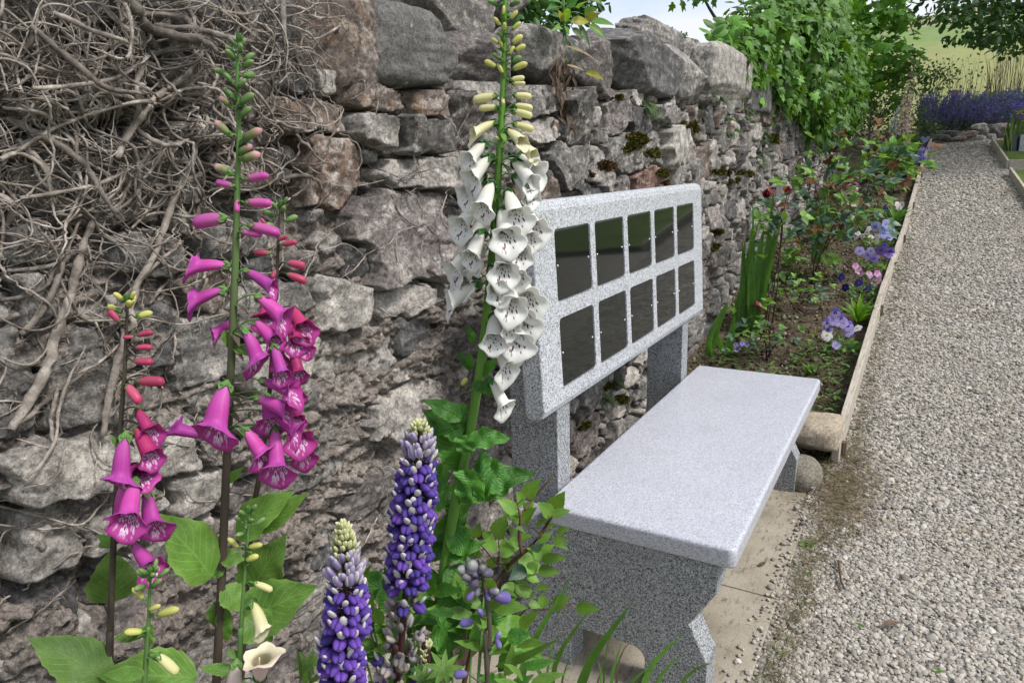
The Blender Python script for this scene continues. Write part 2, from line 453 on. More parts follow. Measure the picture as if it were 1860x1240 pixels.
c = k.ramp(mr.outputs['Result'], [(0.0, (0.20, 0.215, 0.085)), (0.27, (0.235, 0.25, 0.105)), (0.36, (0.165, 0.235, 0.085)), (0.56, (0.14, 0.22, 0.08)), (0.6, (0.31, 0.285, 0.18)), (1.0, (0.33, 0.30, 0.2))])
c = k.mix(k.ramp(k.noise(k.pos((1, 0.25, 1)), 0.8, 5, 0.65), [(0.4, 0.0), (0.7, 0.4)]), c, (0.31, 0.31, 0.15))
M_FIELD = k.done(c, 0.95, None, 0.05)
k = NT('weathered_wood'); p = k.pos(kind='Object')
w = k.noise(k.pos((14, 0.9, 14), kind='Object'), 9, 6, 0.65, 0.4)
c = k.ramp(w, [(0.3, (0.24, 0.21, 0.17)), (0.52, (0.42, 0.38, 0.32)), (0.72, (0.54, 0.5, 0.44))])
c = k.mix(k.ramp(k.noise(p, 5, 5, 0.7), [(0.55, 0.0), (0.72, 0.5)]), c, (0.16, 0.13, 0.095))
M_WOOD = k.done(c, 0.9, k.bump(w, 0.5, 0.003), 0.15)
k = NT('peg_wood'); w = k.noise(k.pos((30, 30, 3), kind='Object'), 6, 5, 0.6)
M_PEG = k.done(k.ramp(w, [(0.3, (0.07, 0.047, 0.032)), (0.7, (0.17, 0.125, 0.09))]), 0.9, None, 0.1)

# ================================================================== the stone wall
XW = -0.82
def cap_z(y): return 1.645 + 0.055 * np.clip(y, -2, 6) + 0.0 * y
HAND = [  # pixel box, material, how far it stands out
    ((455, 184, 622, 244), 'b', 0.025), ((530, 262, 632, 375), 'r', 0.012), ((642, 345, 785, 505), 'm', 0.05), ((470, 128, 545, 178), 'd', 0.02),
    ((725, 168, 805, 222), 'b', 0.035), ((708, 214, 798, 280), 'g', 0.055), ((620, 214, 712, 262), 'l', 0.045), ((636, 165, 725, 210), 'b', 0.02),
    ((690, 282, 860, 345), 'l', 0.04), ((598, 440, 655, 505), 'd', 0.02), ((60, 600, 178, 772), 'g', 0.05), ((0, 780, 185, 885), 'l', 0.055),
    ((0, 1050, 112, 1160), 'd', 0.02), ((175, 560, 300, 665), 'd', 0.025), ((296, 565, 400, 705), 'g', 0.035), ((300, 480, 410, 560), 'b', 0.03),
    ((555, 505, 642, 592), 'l', 0.05), ((690, 570, 765, 640), 'd', 0.03), ((600, 860, 705, 925), 'm', 0.04), ((535, 955, 625, 1015), 'd', 0.02),
    ((0, 395, 85, 475), 'g', 0.03), ((287, 214, 365, 250), 'l', 0.045), ((1138, 298, 1192, 352), 'e', 0.04), ((985, 262, 1052, 335), 'g', 0.04),
    ((1085, 252, 1168, 312), 'g', 0.04), ((1088, 178, 1128, 242), 'm', 0.03), ((998, 172, 1062, 258), 'g', 0.05), ((1130, 195, 1175, 245), 'd', 0.03),
    ((1180, 190, 1235, 228), 'g', 0.04), ((1065, 265, 1085, 330), 'l', 0.02), ((1195, 235, 1265, 300), 'l', 0.03), ((800, 175, 860, 260), 'm', 0.03),
    ((250, 760, 345, 850), 'l', 0.03), ((120, 900, 260, 985), 'l', 0.035), ((0, 900, 110, 1040), 'l', 0.03), ((430, 620, 560, 700), 'l', 0.035), ((650, 700, 780, 780), 'l', 0.04),
    ((0, 500, 70, 590), 'g', 0.03), ((350, 400, 450, 470), 'g', 0.03), ((180, 420, 290, 500), 'g', 0.035), ((655, 515, 760, 565), 'l', 0.045),
]
def wall_layout():
    rng = np.random.default_rng(11)
    S = []
    for (u0, v0, u1, v1), m, pr in HAND:
        c = onx((u0 + u1) / 2, (v0 + v1) / 2, XW); l = onx(u0, (v0 + v1) / 2, XW); r = onx(u1, (v0 + v1) / 2, XW)
        t = onx((u0 + u1) / 2, v0, XW); b = onx((u0 + u1) / 2, v1, XW)
        S.append((c[1], c[2], (r[1] - l[1]) / 2, (t[2] - b[2]) / 2, pr, m, 1))
    tries = 0
    ys = np.array([s[0] for s in S]); zs = np.array([s[1] for s in S]); ay = np.array([s[2] for s in S]); az = np.array([s[3] for s in S])
    for phase, (n, lo, hi) in enumerate([(2600, 0.09, 0.17), (5200, 0.055, 0.11), (9000, 0.03, 0.065)]):
        for _ in range(n):
            y = rng.uniform(-1.5, 12.5) if rng.random() < 0.6 else rng.uniform(-1.2, 3.2)
            z = rng.uniform(-0.1, 2.1)
            gz = float(gh(y))
            if z < gz - 0.05 or z > float(cap_z(y)) + 0.05: continue
            a = rng.uniform(lo, hi); b = a * rng.uniform(0.38, 0.8)
            if y > 2.4 and rng.random() < 0.5: a, b = b * 1.1, a * 0.9
            if b > 0.095: b = 0.095
            d = ((np.abs(ys - y) / (ay + a)) ** 2.5 + (np.abs(zs - z) / (az + b)) ** 2.5)
            if d.min() < 0.92 ** 2.5: continue
            ys = np.append(ys, y); zs = np.append(zs, z); ay = np.append(ay, a); az = np.append(az, b)
            m = rng.choice(list('lllgglmg' if (y < 0.9 and z < 1.2) else 'bgldmglmlg')); S.append((y, z, a, b, rng.uniform(-0.012, 0.030), m, 0))
    return S
SEEDS = wall_layout()
SY = np.array([s[0] for s in SEEDS]); SZ = np.array([s[1] for s in SEEDS]); SA = np.array([s[2] for s in SEEDS]); SB = np.array([s[3] for s in SEEDS]); SP = np.array([s[4] for s in SEEDS])
def smear_map(y, z):
    """1 where lime mortar covers the face (near, low), 0 where the joints are open"""
    s = sstep(1.45, 1.15, z + 0.12 * fbm(y * 3, z * 3, 5, 3)) * sstep(1.5, 0.5, y + 0.25 * fbm(y * 2, z * 2, 8, 3))
    return np.clip(s * (0.75 + 0.5 * fbm(y * 4, z * 4, 19, 3)), 0, 1)
def wall_fields(y, z):
    wy = y + 0.034 * fbm(y * 6, z * 6, 31, 3) + 0.012 * fbm(y * 28, z * 28, 33, 2)
    wz = z + 0.028 * fbm(y * 6, z * 6, 37, 3) + 0.010 * fbm(y * 28, z * 28, 39, 2)
    d1 = np.full(y.shape, 1e9); d2 = np.full(y.shape, 1e9); c1 = np.zeros(y.shape, int); c2 = np.zeros(y.shape, int)
    for i in range(len(SEEDS)):
        R = 3.2 * max(SA[i], SB[i], 0.06)
        mk = (np.abs(wy - SY[i]) < R) & (np.abs(wz - SZ[i]) < R)
        if not mk.any(): continue
        d = ((np.abs(wy[mk] - SY[i]) / SA[i]) ** 4.0 + (np.abs(wz[mk] - SZ[i]) / SB[i]) ** 4.0) ** (1 / 4.0)
        a1 = d1[mk]; a2 = d2[mk]; b1 = c1[mk]; b2 = c2[mk]
        nb = d < a1
        a2n = np.where(nb, a1, np.where(d < a2, d, a2)); b2n = np.where(nb, b1, np.where(d < a2, i, b2))
        d1[mk] = np.where(nb, d, a1); c1[mk] = np.where(nb, i, b1); d2[mk] = a2n; c2[mk] = b2n
    e = np.minimum((d2 - d1) * 0.5, 1.25 - d1) * np.minimum(SA[c1], SB[c1])
    sm = smear_map(y, z)
    rough = 0.016 * fbm(y * 7, z * 11, 3, 4) + 0.016 * ridge(y * 5 + z * 2, z * 17 - y * 3, 51, 4) + 0.016 * ridge(y * 22, z * 38, 57, 3) + 0.010 * ridge(y * 48, z * 60, 61, 2) + 0.010 * np.floor(4 * vnoise(y * 9 + z * 3, z * 22 - y * 5, 63)) / 4
    mort = -0.040 + 0.050 * sm + rough * (0.7 + 0.75 * sm)
    hole = sstep(0.27, 0.42, fbm(y * 5.2 + 3, z * 8.1, 77, 3))
    lf = (z * 6.5 + 1.0 * fbm(y * 2.2, z * 2.2, 95, 3) + 0.8 * y) % 1.0
    mort = mort + 0.030 * (0.5 - lf) * (0.35 + 0.9 * vnoise(y * 3.1, z * 5.3, 97)) * sm
    mort = mort - 0.08 * hole
    bulge = 0.03 * fbm(y * 0.9, z * 0.9, 71, 2)
    ly = (y - SY[c1]); lz = (z - SZ[c1])
    rg = np.random.default_rng(5); ty = rg.normal(0, 0.11, len(SEEDS)); tz = rg.normal(0, 0.17, len(SEEDS))
    fac = 0.010 * fbm(y * 9 + c1 * 7.7, z * 13, 81, 3) + 0.007 * ridge(y * 4 + c1 * 3.1, z * 6 + c1, 83, 2) + 0.004 * ridge(y * 19 + c1, z * 30 + y * 9, 87, 3) + 0.003 * fbm(y * 70, z * 70, 89, 2)
    step = 0.020 * np.floor(4.0 * vnoise(y * 7 + c1 * 5.3, z * 10 + c1, 91)) / 4.0
    top = SP[c1] + ty[c1] * ly + tz[c1] * lz + fac + step
    s = sstep(0.0005, 0.0075, e)
    low = np.minimum(mort - 0.02, top - 0.05)
    stone = low + (top - low) * s
    return c1, e, mort + bulge, stone + bulge
wall = thing('stone_wall', 'old lime mortared rubble stone wall with big rough coping stones', 'wall', (XW, 0, 0))
def wall_block(y0, y1, z0f, z1f, dy, dz):
    """returns grids and stone pieces"""
    ny = int((y1 - y0) / dy) + 1; nz = int(2.3 / dz) + 1
    y = np.linspace(y0, y1, ny)[None, :] * np.ones((nz, 1)); t = np.linspace(0, 1, nz)[:, None]
    zb = z0f(y); zt = z1f(y); z = zb + (zt - zb) * t
    return y, z
pieces = {}
stones_stuff = MB()
mort_b = MB()
STONE_MB = {}
HSG = {}
for bi, (y0, y1, dy, dz) in enumerate([(-1.35, 2.5, 0.0058, 0.0066), (2.5, 12.2, 0.022, 0.0175)]):
    y, z = wall_block(y0, y1, lambda q: gh(q) - 0.06, lambda q: cap_z(q) + 0.06, dy, dz)
    c1, e, hm, hs = wall_fields(y, z)
    HSG[bi] = (y, z, np.maximum(hm, np.where(e > 0.0, hs, -1)))
    nz_, ny_ = y.shape
    mort_b.add(np.stack([XW + hm, y, z], -1).reshape(-1, 3), grid_faces(nz_, ny_))
    Q = grid_faces(nz_, ny_)
    C = c1.ravel(); E = e.ravel()
    V = np.stack([XW + hs, y, z], -1).reshape(-1, 3)
    inside = E > 0.002
    ci = np.where(inside, C, -1)[Q]
    order = ci.max(1)
    for i in np.unique(order):
        if i < 0: continue
        mk = (ci == i).any(1)
        q = Q[mk]
        vi, inv = np.unique(q, return_inverse=True)
        VV = V[vi].copy()
        out = (C[vi] != i) | (E[vi] <= 0.002)
        VV[out, 0] = XW + hm.ravel()[vi[out]] - 0.035
        STONE_MB.setdefault(i, []).append((VV, inv.reshape(-1, 4)))
mort_b.build('mortar', M_MORTAR, wall)
def score(i):
    d = math.hypot(SY[i] - CAM[1], XW - CAM[0])
    vis = 1.0 if SY[i] > -0.95 else 0.05
    return SA[i] * SB[i] / d ** 2 * (abs(XW - CAM[0]) / d) * vis
rank = sorted(STONE_MB, key=score, reverse=True)
for q, i in enumerate(rank):
    m = SM[SEEDS[i][5]]
    if q < 285:
        b = MB()
        for VV, F in STONE_MB[i]: b.add(VV, F)
        b.build('stone', m, wall)
    else:
        for VV, F in STONE_MB[i]: stones_stuff.add(VV, F, None, list(SM).index(SEEDS[i][5]))
tag(stones_stuff.build('small_stones', list(SM.values()), wall), kind='stuff')
V, F = box(XW - 0.55, XW - 0.16, -3.0, 14.5, -0.1, 1.5); b = MB().add(V, F)
V, F = box(XW - 0.5, XW - 0.18, -3.0, 14.0, 1.5, 1.66); b.add(V, F)
b.build('rubble_core', M_MORTAR, wall, False)
def HS(y, z):
    """face of the wall (stone or mortar) at y, z"""
    g = HSG[0] if y < 2.5 else HSG[1]
    Y, Z, H = g
    j = int(np.clip((y - Y[0, 0]) / (Y[0, -1] - Y[0, 0]) * (Y.shape[1] - 1), 0, Y.shape[1] - 1))
    i = int(np.clip((z - Z[0, j]) / (Z[-1, j] - Z[0, j]) * (Y.shape[0] - 1), 0, Y.shape[0] - 1))
    return XW + float(H[i, j])
# coping stones: pixel box of the visible face, depth, material, seed
CAPS = [((528, -60, 698, 168), 0.42, 'b', 3, 0.02), ((668, 8, 846, 170), 0.45, 's', 8, 0.05), ((838, 58, 952, 174), 0.4, 'm', 12, -0.02), ((745, -95, 905, 70), 0.3, 'g', 14, -0.2),
        ((948, 52, 1062, 170), 0.4, 'g', 21, 0.01), ((1050, 66, 1138, 168), 0.4, 'm', 23, 0.03), ((1096, 46, 1246, 170), 0.45, 'd', 29, 0.06), ((1206, 84, 1294, 184), 0.42, 'g', 31, 0.05),
        ((1282, 84, 1372, 188), 0.34, 'l', 37, 0.04), ((1352, 112, 1422, 205), 0.3, 'd', 41, 0.02), ((1140, 40, 1250, 95), 0.3, 'g', 43, -0.25), ((1240, 78, 1310, 130), 0.3, 'g', 47, -0.2),
        ((630, -150, 815, 45), 0.4, 'g', 73, -0.28), ((850, -70, 965, 75), 0.35, 'm', 79, -0.24), ((500, -150, 660, 40), 0.4, 'b', 83, -0.25), ((1420, 120, 1462, 205), 0.4, 'g', 53, 0.0), ((1455, 135, 1490, 215), 0.4, 'd', 59, 0.0), ((340, -120, 535, 158), 0.42, 'd', 61, 0.0), ((120, -160, 345, 150), 0.42, 'd', 67, 0.0), ((-160, -160, 125, 140), 0.42, 'g', 71, 0.0)]
for (u0, v0, u1, v1), dep, m, seed, off in CAPS:
    xf = XW + off
    uc, vc = (u0 + u1) / 2, (v0 + v1) / 2
    l = onx(u0, vc, xf); r = onx(u1, vc, xf); t = onx(uc, v0, xf); bq = onx(uc, v1, xf)
    far_ = np.clip(((l[1] + r[1]) / 2 - 0.4) / 3.0, 0, 1); dep = dep * (1 - 0.3 * far_)
    sx, sy_, sz = dep, (r[1] - l[1]) * (1.04 - 0.2 * far_), (t[2] - bq[2]) * 1.04
    V, F = boulder((sx, sy_, sz), seed, 5, 5.0, 8, 0.05, 0.76 if m != 's' else 0.9)
    ext = V.max(0) - V.min(0); V = (V - (V.max(0) + V.min(0)) / 2) * np.array([sx, sy_, sz]) / ext
    V = V + np.array([xf - dep / 2 + 0.045, (l[1] + r[1]) / 2, (t[2] + bq[2]) / 2])
    MB().add(V, F).build('coping_stone', SM[m], wall)

# ================================================================== ground
def sheet(name, x0f, x1f, ys, nx, mat, zoff=0.0, amp=0.0, freq=6.0, seed=1):
    ys = np.asarray(ys, float); t = np.linspace(0, 1, nx)[None, :]
    a = x0f(ys)[:, None]; bb = x1f(ys)[:, None]
    X = a + (bb - a) * t; Y = ys[:, None] * np.ones((1, nx)); Z = gh(Y) + zoff
    if name == 'flower_bed_soil': Z = Z - 0.035 * (1 - sstep(2.2, 2.5, Y))
    if amp: Z = Z + amp * fbm(X * freq, Y * freq, seed, 4)
    b = MB().add(np.stack([X, Y, Z], -1).reshape(-1, 3), grid_faces(len(ys), nx))
    return tag(b.build(name, mat), kind='structure')
EDGE_PX = [(1516, 838), (1568, 640), (1604, 536), (1641, 425), (1660, 352), (1676, 300), (1690, 262)]
EDGE = np.array([hit(u, v, 0.0) for u, v in EDGE_PX])
EDGE[:, 1] = np.maximum.accumulate(EDGE[:, 1])
def edge_x(y): return np.interp(y, EDGE[:, 1], EDGE[:, 0])
EDGE_END = EDGE[-1][1]
_far = [hit(1801, 263), hit(1829, 306), hit(1834, 318), hit(1860, 356)]
def right_x(y):
    pts = sorted([(p_[1], p_[0]) for p_ in _far]); 
    return np.interp(y, [p_[0] for p_ in pts], [p_[1] for p_ in pts])
cst = lambda c: (lambda q: np.full(len(q), float(c)))
ysn = np.concatenate([np.arange(-3, 4.5, 0.02), np.arange(4.5, 18.0, 0.08)])
sheet('flower_bed_soil', cst(XW - 0.12), lambda q: np.where(q > 2.3, edge_x(q) - 0.012, 0.21), ysn, 60, M_SOIL, -0.008, 0.02, 7)
sheet('gravel_path', lambda q: np.where(q > 2.3, edge_x(q) - 0.02, 0.18), cst(4.2), np.arange(-3, 18.01, 0.1), 30, M_GRAVEL, -0.012, 0.006, 3, 4)
# hillside beyond the garden, one sheet to the horizon
xs = np.concatenate([-np.geomspace(300, 2, 26), np.linspace(-1.5, 8, 12), np.geomspace(9, 400, 24)])
yv = np.concatenate([np.linspace(15.6, 40, 22), np.geomspace(44, 900, 40)])
X, Y = np.meshgrid(xs, yv)
el = 0.022 + 0.138 * (1 - np.exp(-(Y - 15.6) / 34.0)) - 0.00008 * np.maximum(0, Y - 190)
Z = 1.4615 + (Y + 1.24) * el + 0.06 * np.minimum(0, X - 2) * np.clip((Y - 18) / 60, 0, 1) * np.exp(-np.abs(X) / 260) + 0.3 * fbm(X * 0.05, Y * 0.05, 3, 3) * np.clip((Y - 16) / 20, 0, 1)
Z[0] = np.minimum(Z[0], 1.8)
tag(MB().add(np.stack([X, Y, Z], -1).reshape(-1, 3), grid_faces(len(yv), len(xs))).build('hillside', M_FIELD), kind='structure')
xs = np.concatenate([-np.geomspace(500, 2, 20), np.linspace(-1.5, 8, 6), np.geomspace(9, 500, 20)]); yv = np.concatenate([-np.geomspace(500, 3, 16), np.linspace(-2.5, 16, 30)])
X, Y = np.meshgrid(xs, yv)
tag(MB().add(np.stack([X, Y, gh(Y) - 0.06], -1).reshape(-1, 3), grid_faces(len(yv), len(xs))).build('ground', M_LAWN), kind='structure')

# ================================================================== the granite bench
def curve_solid(splines, ext, bev=0.0, res=2):
    """flat outline(s) in XY (first = outer), extruded +-ext along Z with a rounded rim -> V, faces"""
    cu = bpy.data.curves.new('tmp', 'CURVE'); cu.dimensions = '2D'; cu.fill_mode = 'BOTH'
    cu.extrude = ext - bev; cu.bevel_depth = bev; cu.bevel_resolution = res; cu.offset = -bev
    for pts in splines:
        s = cu.splines.new('POLY'); s.points.add(len(pts) - 1)
        for q, pp in zip(s.points, pts): q.co = (pp[0], pp[1], 0, 1)
        s.use_cyclic_u = True
    o = bpy.data.objects.new('tmp', cu)
    me = bpy.data.meshes.new_from_object(o)
    V = np.array([v.co[:] for v in me.vertices]); F = [tuple(q.vertices) for q in me.polygons]
    bpy.data.objects.remove(o); bpy.data.curves.remove(cu); bpy.data.meshes.remove(me)
    return V, F
def rrect(x0, x1, y0, y1, r, n=5):
    P = []
    for cx, cy, a0 in ((x1 - r, y1 - r, 0), (x0 + r, y1 - r, 90), (x0 + r, y0 + r, 180), (x1 - r, y0 + r, 270)):
        for q in range(n + 1):
            a = math.radians(a0 + 90 * q / n); P.append((cx + r * math.cos(a), cy + r * math.sin(a)))
    return P
def sharp(o, ang=32):
    o.data.set_sharp_from_angle(angle=math.radians(ang))
    ar = np.zeros(len(o.data.polygons)); o.data.polygons.foreach_get('area', ar)
    o.data.polygons.foreach_set('use_smooth', ar < 3e-4); return o
def weld(o):
    import bmesh
    bm = bmesh.new(); bm.from_mesh(o.data); bmesh.ops.remove_doubles(bm, verts=bm.verts, dist=1e-5)
    bmesh.ops.recalc_face_normals(bm, faces=bm.faces); bm.to_mesh(o.data); bm.free(); return o
BY0, BY1 = 0.50, 2.238
bench = thing('memorial_bench', 'grey speckled granite bench with ten black plaques on its backrest', 'bench', (-0.15, 1.37, 0))
V, F = curve_solid([rrect(-0.40, 0.188, BY0, BY1, 0.022)], 0.031, 0.011, 3)
V[:, 2] += 0.419
sharp(weld(MB().add(V, F).build('seat', M_GRANTOP, bench)))
# legs: outline in x,z, extruded along y
def arc(cx, cz, r, a0, a1, n=5): return [(cx + r * math.cos(math.radians(a0 + (a1 - a0) * q / n)), cz + r * math.sin(math.radians(a0 + (a1 - a0) * q / n))) for q in range(n + 1)]
mxr = lambda P, c: [(2 * c - x, z) for x, z in P]
cx0 = -0.19
rightside = [(0.143, 0.387), (0.139, 0.295), (0.066, 0.175), (0.121, 0.062), (0.121, -0.16)]
arch = [(-0.066, -0.16), (-0.066, 0.0)] + [(x, z) for x, z in arc(-0.106, 0.004, 0.04, 10, 90, 4)]
leg_o = rightside + arch + mxr(arch, cx0)[::-1] + mxr(rightside, cx0)[::-1]
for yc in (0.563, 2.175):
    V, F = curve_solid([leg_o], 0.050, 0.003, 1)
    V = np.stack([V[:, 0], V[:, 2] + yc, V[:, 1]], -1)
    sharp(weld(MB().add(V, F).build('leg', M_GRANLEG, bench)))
# posts behind the seat; a notch at the top takes the backrest
post_o = [(-0.405, -0.16), (-0.405, 0.735), (-0.466, 0.75), (-0.487, 1.22), (-0.51, 1.25), (-0.578, 1.25), (-0.578, -0.16)]
for yc in (0.668, 2.005):
    V, F = curve_solid([post_o], 0.046, 0.003, 1)
    V = np.stack([V[:, 0], V[:, 2] + yc, V[:, 1]], -1)
    sharp(weld(MB().add(V, F).build('post', M_GRANLEG, bench)))
# backrest: profile (t = thickness, w = up), lying in a plane tipped back by 3 degrees
TILT = 0.0524
w_dir = np.array([-math.sin(TILT), 0, math.cos(TILT)]); t_dir = np.array([math.cos(TILT), 0, math.sin(TILT)])
B0 = np.array([-0.384, 0, 0.722])          # bottom front edge
HB, TB = 0.650, 0.068
prof = [(0, 0.028)] + [(x, z) for x, z in [(0.0, HB - 0.03), (-0.006, HB - 0.014), (-0.02, HB - 0.004), (-0.034, HB)]] + [(-TB + 0.02, HB), (-TB + 0.006, HB - 0.006), (-TB, HB - 0.02), (-TB, 0.02), (-TB + 0.006, 0.006), (-TB + 0.02, 0.0), (-0.026, 0.0), (-0.009, 0.009)]
V, F = curve_solid([prof], (BY1 - BY0) / 2, 0.006, 2)
def bk(t, y, w): return B0 + np.outer(t, t_dir) + np.outer(w, w_dir) + np.stack([0 * y, y, 0 * y], -1)
V = bk(V[:, 0], V[:, 2] + (BY0 + BY1) / 2, V[:, 1])
back = weld(MB().add(V, F).build('backrest', M_GRAN, bench))
GY0, PW, GW = 0.633, 0.2602, 0.0402
PH, GHH = 0.2223, 0.0494
W_TOP = (1.2834 - B0[2]) / math.cos(TILT)
cut = MB(); slots = []
for row in range(2):
    for i in range(5):
        y0 = GY0 + i * (PW + GW); w1 = W_TOP - row * (PH + GHH); w0 = w1 - PH
        slots.append((y0, y0 + PW, w0, w1))
        Vc, Fc = curve_solid([rrect(y0, y0 + PW, w0, w1, 0.016, 4)], 0.03)
        cut.add(bk(Vc[:, 2] + 0.0220, Vc[:, 0], Vc[:, 1]), Fc)
co = weld(cut.build('cutter', M_GRAN))
md = back.modifiers.new('cut', 'BOOLEAN'); md.operation = 'DIFFERENCE'; md.solver = 'EXACT'; md.object = co
dg = bpy.context.evaluated_depsgraph_get()
nm = bpy.data.meshes.new_from_object(back.evaluated_get(dg)); back.modifiers.clear(); back.data = nm
bpy.data.objects.remove(co)
nm.polygons.foreach_set('use_smooth', np.full(len(nm.polygons), True)); sharp(back)
scrV, scrF, _ = lathe([(0.0037, 0), (0.0034, 0.0015), (0.0022, 0.0028), (0.0004, 0.0033)], 10)
for (y0, y1, w0, w1) in slots:
    Vc, Fc = curve_solid([rrect(y0 + 0.0042, y1 - 0.0042, w0 + 0.0042, w1 - 0.0042, 0.012, 4)], 0.0022, 0.0006, 1)
    pl = sharp(weld(MB().add(bk(Vc[:, 2] - 0.0054, Vc[:, 0], Vc[:, 1]), Fc).build('plaque', M_PLAQUE, bench)))
    for ys_ in (y0 + 0.017, y1 - 0.017):
        P = bk(scrV[:, 2] - 0.0032, ys_ + scrV[:, 0], (w0 + w1) / 2 + scrV[:, 1])
        o = MB().add(P, scrF[:, ::-1]).build('screw', M_CHROME, pl)
        o.matrix_basis = Matrix.Identity(4)
# sub-parts inherit the plaque's own offset
# concrete slabs under the bench
for (y0, y1, lab) in ((-0.35, 1.189, 'near concrete paving slab under the front leg of the granite bench'), (1.195, 2.30, 'far concrete paving slab under the granite bench, next to the round cobble')):
    V, F = curve_solid([rrect(-0.62, 0.207, y0, y1, 0.006, 2)], 0.03, 0.003, 1); V[:, 2] -= 0.136
    o = MB().add(V, F).build('concrete_slab', M_CONC); weld(o); sharp(o); tag(o, lab, 'paving slab', 'concrete slabs under the bench')
# rocks beside the bench
V, F = boulder((0.29, 0.34, 0.185), 21, 4, 6.0, 9, 0.05, 0.72)
c = ony(1474, 786, 2.54); o = MB().add(V + c, F).build('rock', M_BEIGE); tag(o, 'angular beige rock perched on a round cobble at the end of the edging board', 'rock')
V, F = boulder((0.19, 0.22, 0.2), 9, 4, 2.1, 2, 0.012, 0.95)
c = ony(1457, 862, 2.24); o = MB().add(V + c, F).build('cobble', M_COBBLE); tag(o, 'smooth round brown cobble beside the far bench leg', 'cobble')

# ================================================================== timber edging
def board(P0, P1, h, th, name, label, cat, group, mat=M_WOOD, top=None):
    """plank on edge from P0 to P1 (ground points)"""
    P0 = np.asarray(P0, float); P1 = np.asarray(P1, float)
    L = np.linalg.norm(P1 - P0); d = (P1 - P0) / L; s = nrm(np.cross(d, (0, 0, 1))); u = np.cross(s, d)
    V, F = curve_solid([rrect(0, L, -0.05, h, 0.004, 2)], th / 2, 0.003, 1)
    n_ = V.copy()
    n_[:, 0] = V[:, 2]; n_[:, 1] = V[:, 0]; n_[:, 2] = V[:, 1]
    n_[:, 2] += 0.004 * fbm(n_[:, 1] * 4 + P0[1], n_[:, 0] * 0 + 3.3, 4, 2)
    o = MB().add(n_, F).build(name, mat); weld(o); sharp(o)
    o.matrix_basis = mat4(P0, s, d, u)
    return tag(o, label, cat, group)
cuts_ = [EDGE[0], EDGE[2], hit(1641, 428), hit(1662, 350), hit(1677, 298), EDGE[-1]]
BL = ['pale weathered edging board nearest the bench, its sawn end beside the beige rock', 'second weathered edging board along the pansies, joined to the nearest one', 'third weathered edging board along the flower bed, past the pale blue pansies',
      'fourth weathered edging board, beside the red-leaved roses', 'farthest weathered edging board of the flower bed, by the catmint']
for q in range(5):
    a, b_ = cuts_[q].copy(), cuts_[q + 1].copy()
    a[2] = float(gh(a[1])); b_[2] = float(gh(b_[1]))
    d = nrm(b_ - a); b_ = b_ - d * 0.006
    board(a, b_, 0.10 if q else 0.115, 0.036, 'edging_board', BL[q], 'edging board', 'timber boards edging the flower bed')
for (u, v), lab in (((1548, 828), 'dark peg against the nearest edging board'), ((1611, 572), 'dark peg where the two nearest edging boards meet'), ((1647, 440), 'dark peg behind the third edging board'), ((1664, 378), 'dark peg holding the fourth edging board'), ((1676, 322), 'farthest dark peg of the flower bed edging')):
    c = hit(u, v, 0.0); ex = float(edge_x(c[1])) + 0.030
    V, F = curve_solid([rrect(-0.014, 0.014, -0.018, 0.018, 0.003, 1)], 0.085, 0.002, 1)
    z0 = float(gh(c[1]))
    o = MB().add(V + np.array([0, 0, 0.0]), F).build('edging_peg', M_PEG); weld(o); o.matrix_basis = Matrix.Translation((ex, c[1], z0 - 0.012))
    tag(o, lab, 'peg', 'wooden pegs along the path edging')
A_, B_, C_, D_ = [p_.copy() for p_ in _far]
for p_ in (A_, B_, C_, D_): p_[2] = float(gh(p_[1]))
board(A_, B_, 0.12, 0.03, 'edging_board', 'edging board along the path side of the farther lawn', 'edging board', 'timber boards edging the lawns')
E1 = B_ + np.array([2.6, 0.0, 0.0]); board(B_ + np.array([0.02, 0.0, 0]), E1, 0.12, 0.03, 'edging_board', 'edging board across the near end of the farther lawn', 'edging board', 'timber boards edging the lawns')
F1 = D_ + (D_ - C_) * 1.5; F1[2] = float(gh(F1[1])); board(C_, F1, 0.1, 0.03, 'edging_board', 'edging board along the nearer lawn at the right', 'edging board', 'timber boards edging the lawns')
def lawn(name, P, n=24):
    P = np.array(P); t = np.linspace(0, 1, n)
    G = (P[0] * (1 - t)[:, None, None] + P[3] * t[:, None, None]) * (1 - t)[None, :, None] + (P[1] * (1 - t)[:, None, None] + P[2] * t[:, None, None]) * t[None, :, None]
    G[..., 2] = gh(G[..., 1]) + 0.07 + 0.02 * fbm(G[..., 0] * 3, G[..., 1] * 3, 3, 3)
    return tag(MB().add(G.reshape(-1, 3), grid_faces(n, n)).build(name, M_LAWN), kind='structure')
lawn('lawn', [B_ + (0.02, 0.02, 0), E1 + (0, 0.02, 0), A_ + (3.0, 0.3, 0), A_ + (0.02, 0, 0)])
lawn('lawn', [F1 + (0.02, 0, 0), F1 + (2.6, 0, 0), C_ + (2.6, 0, 0), C_ + (0.02, 0, 0)])
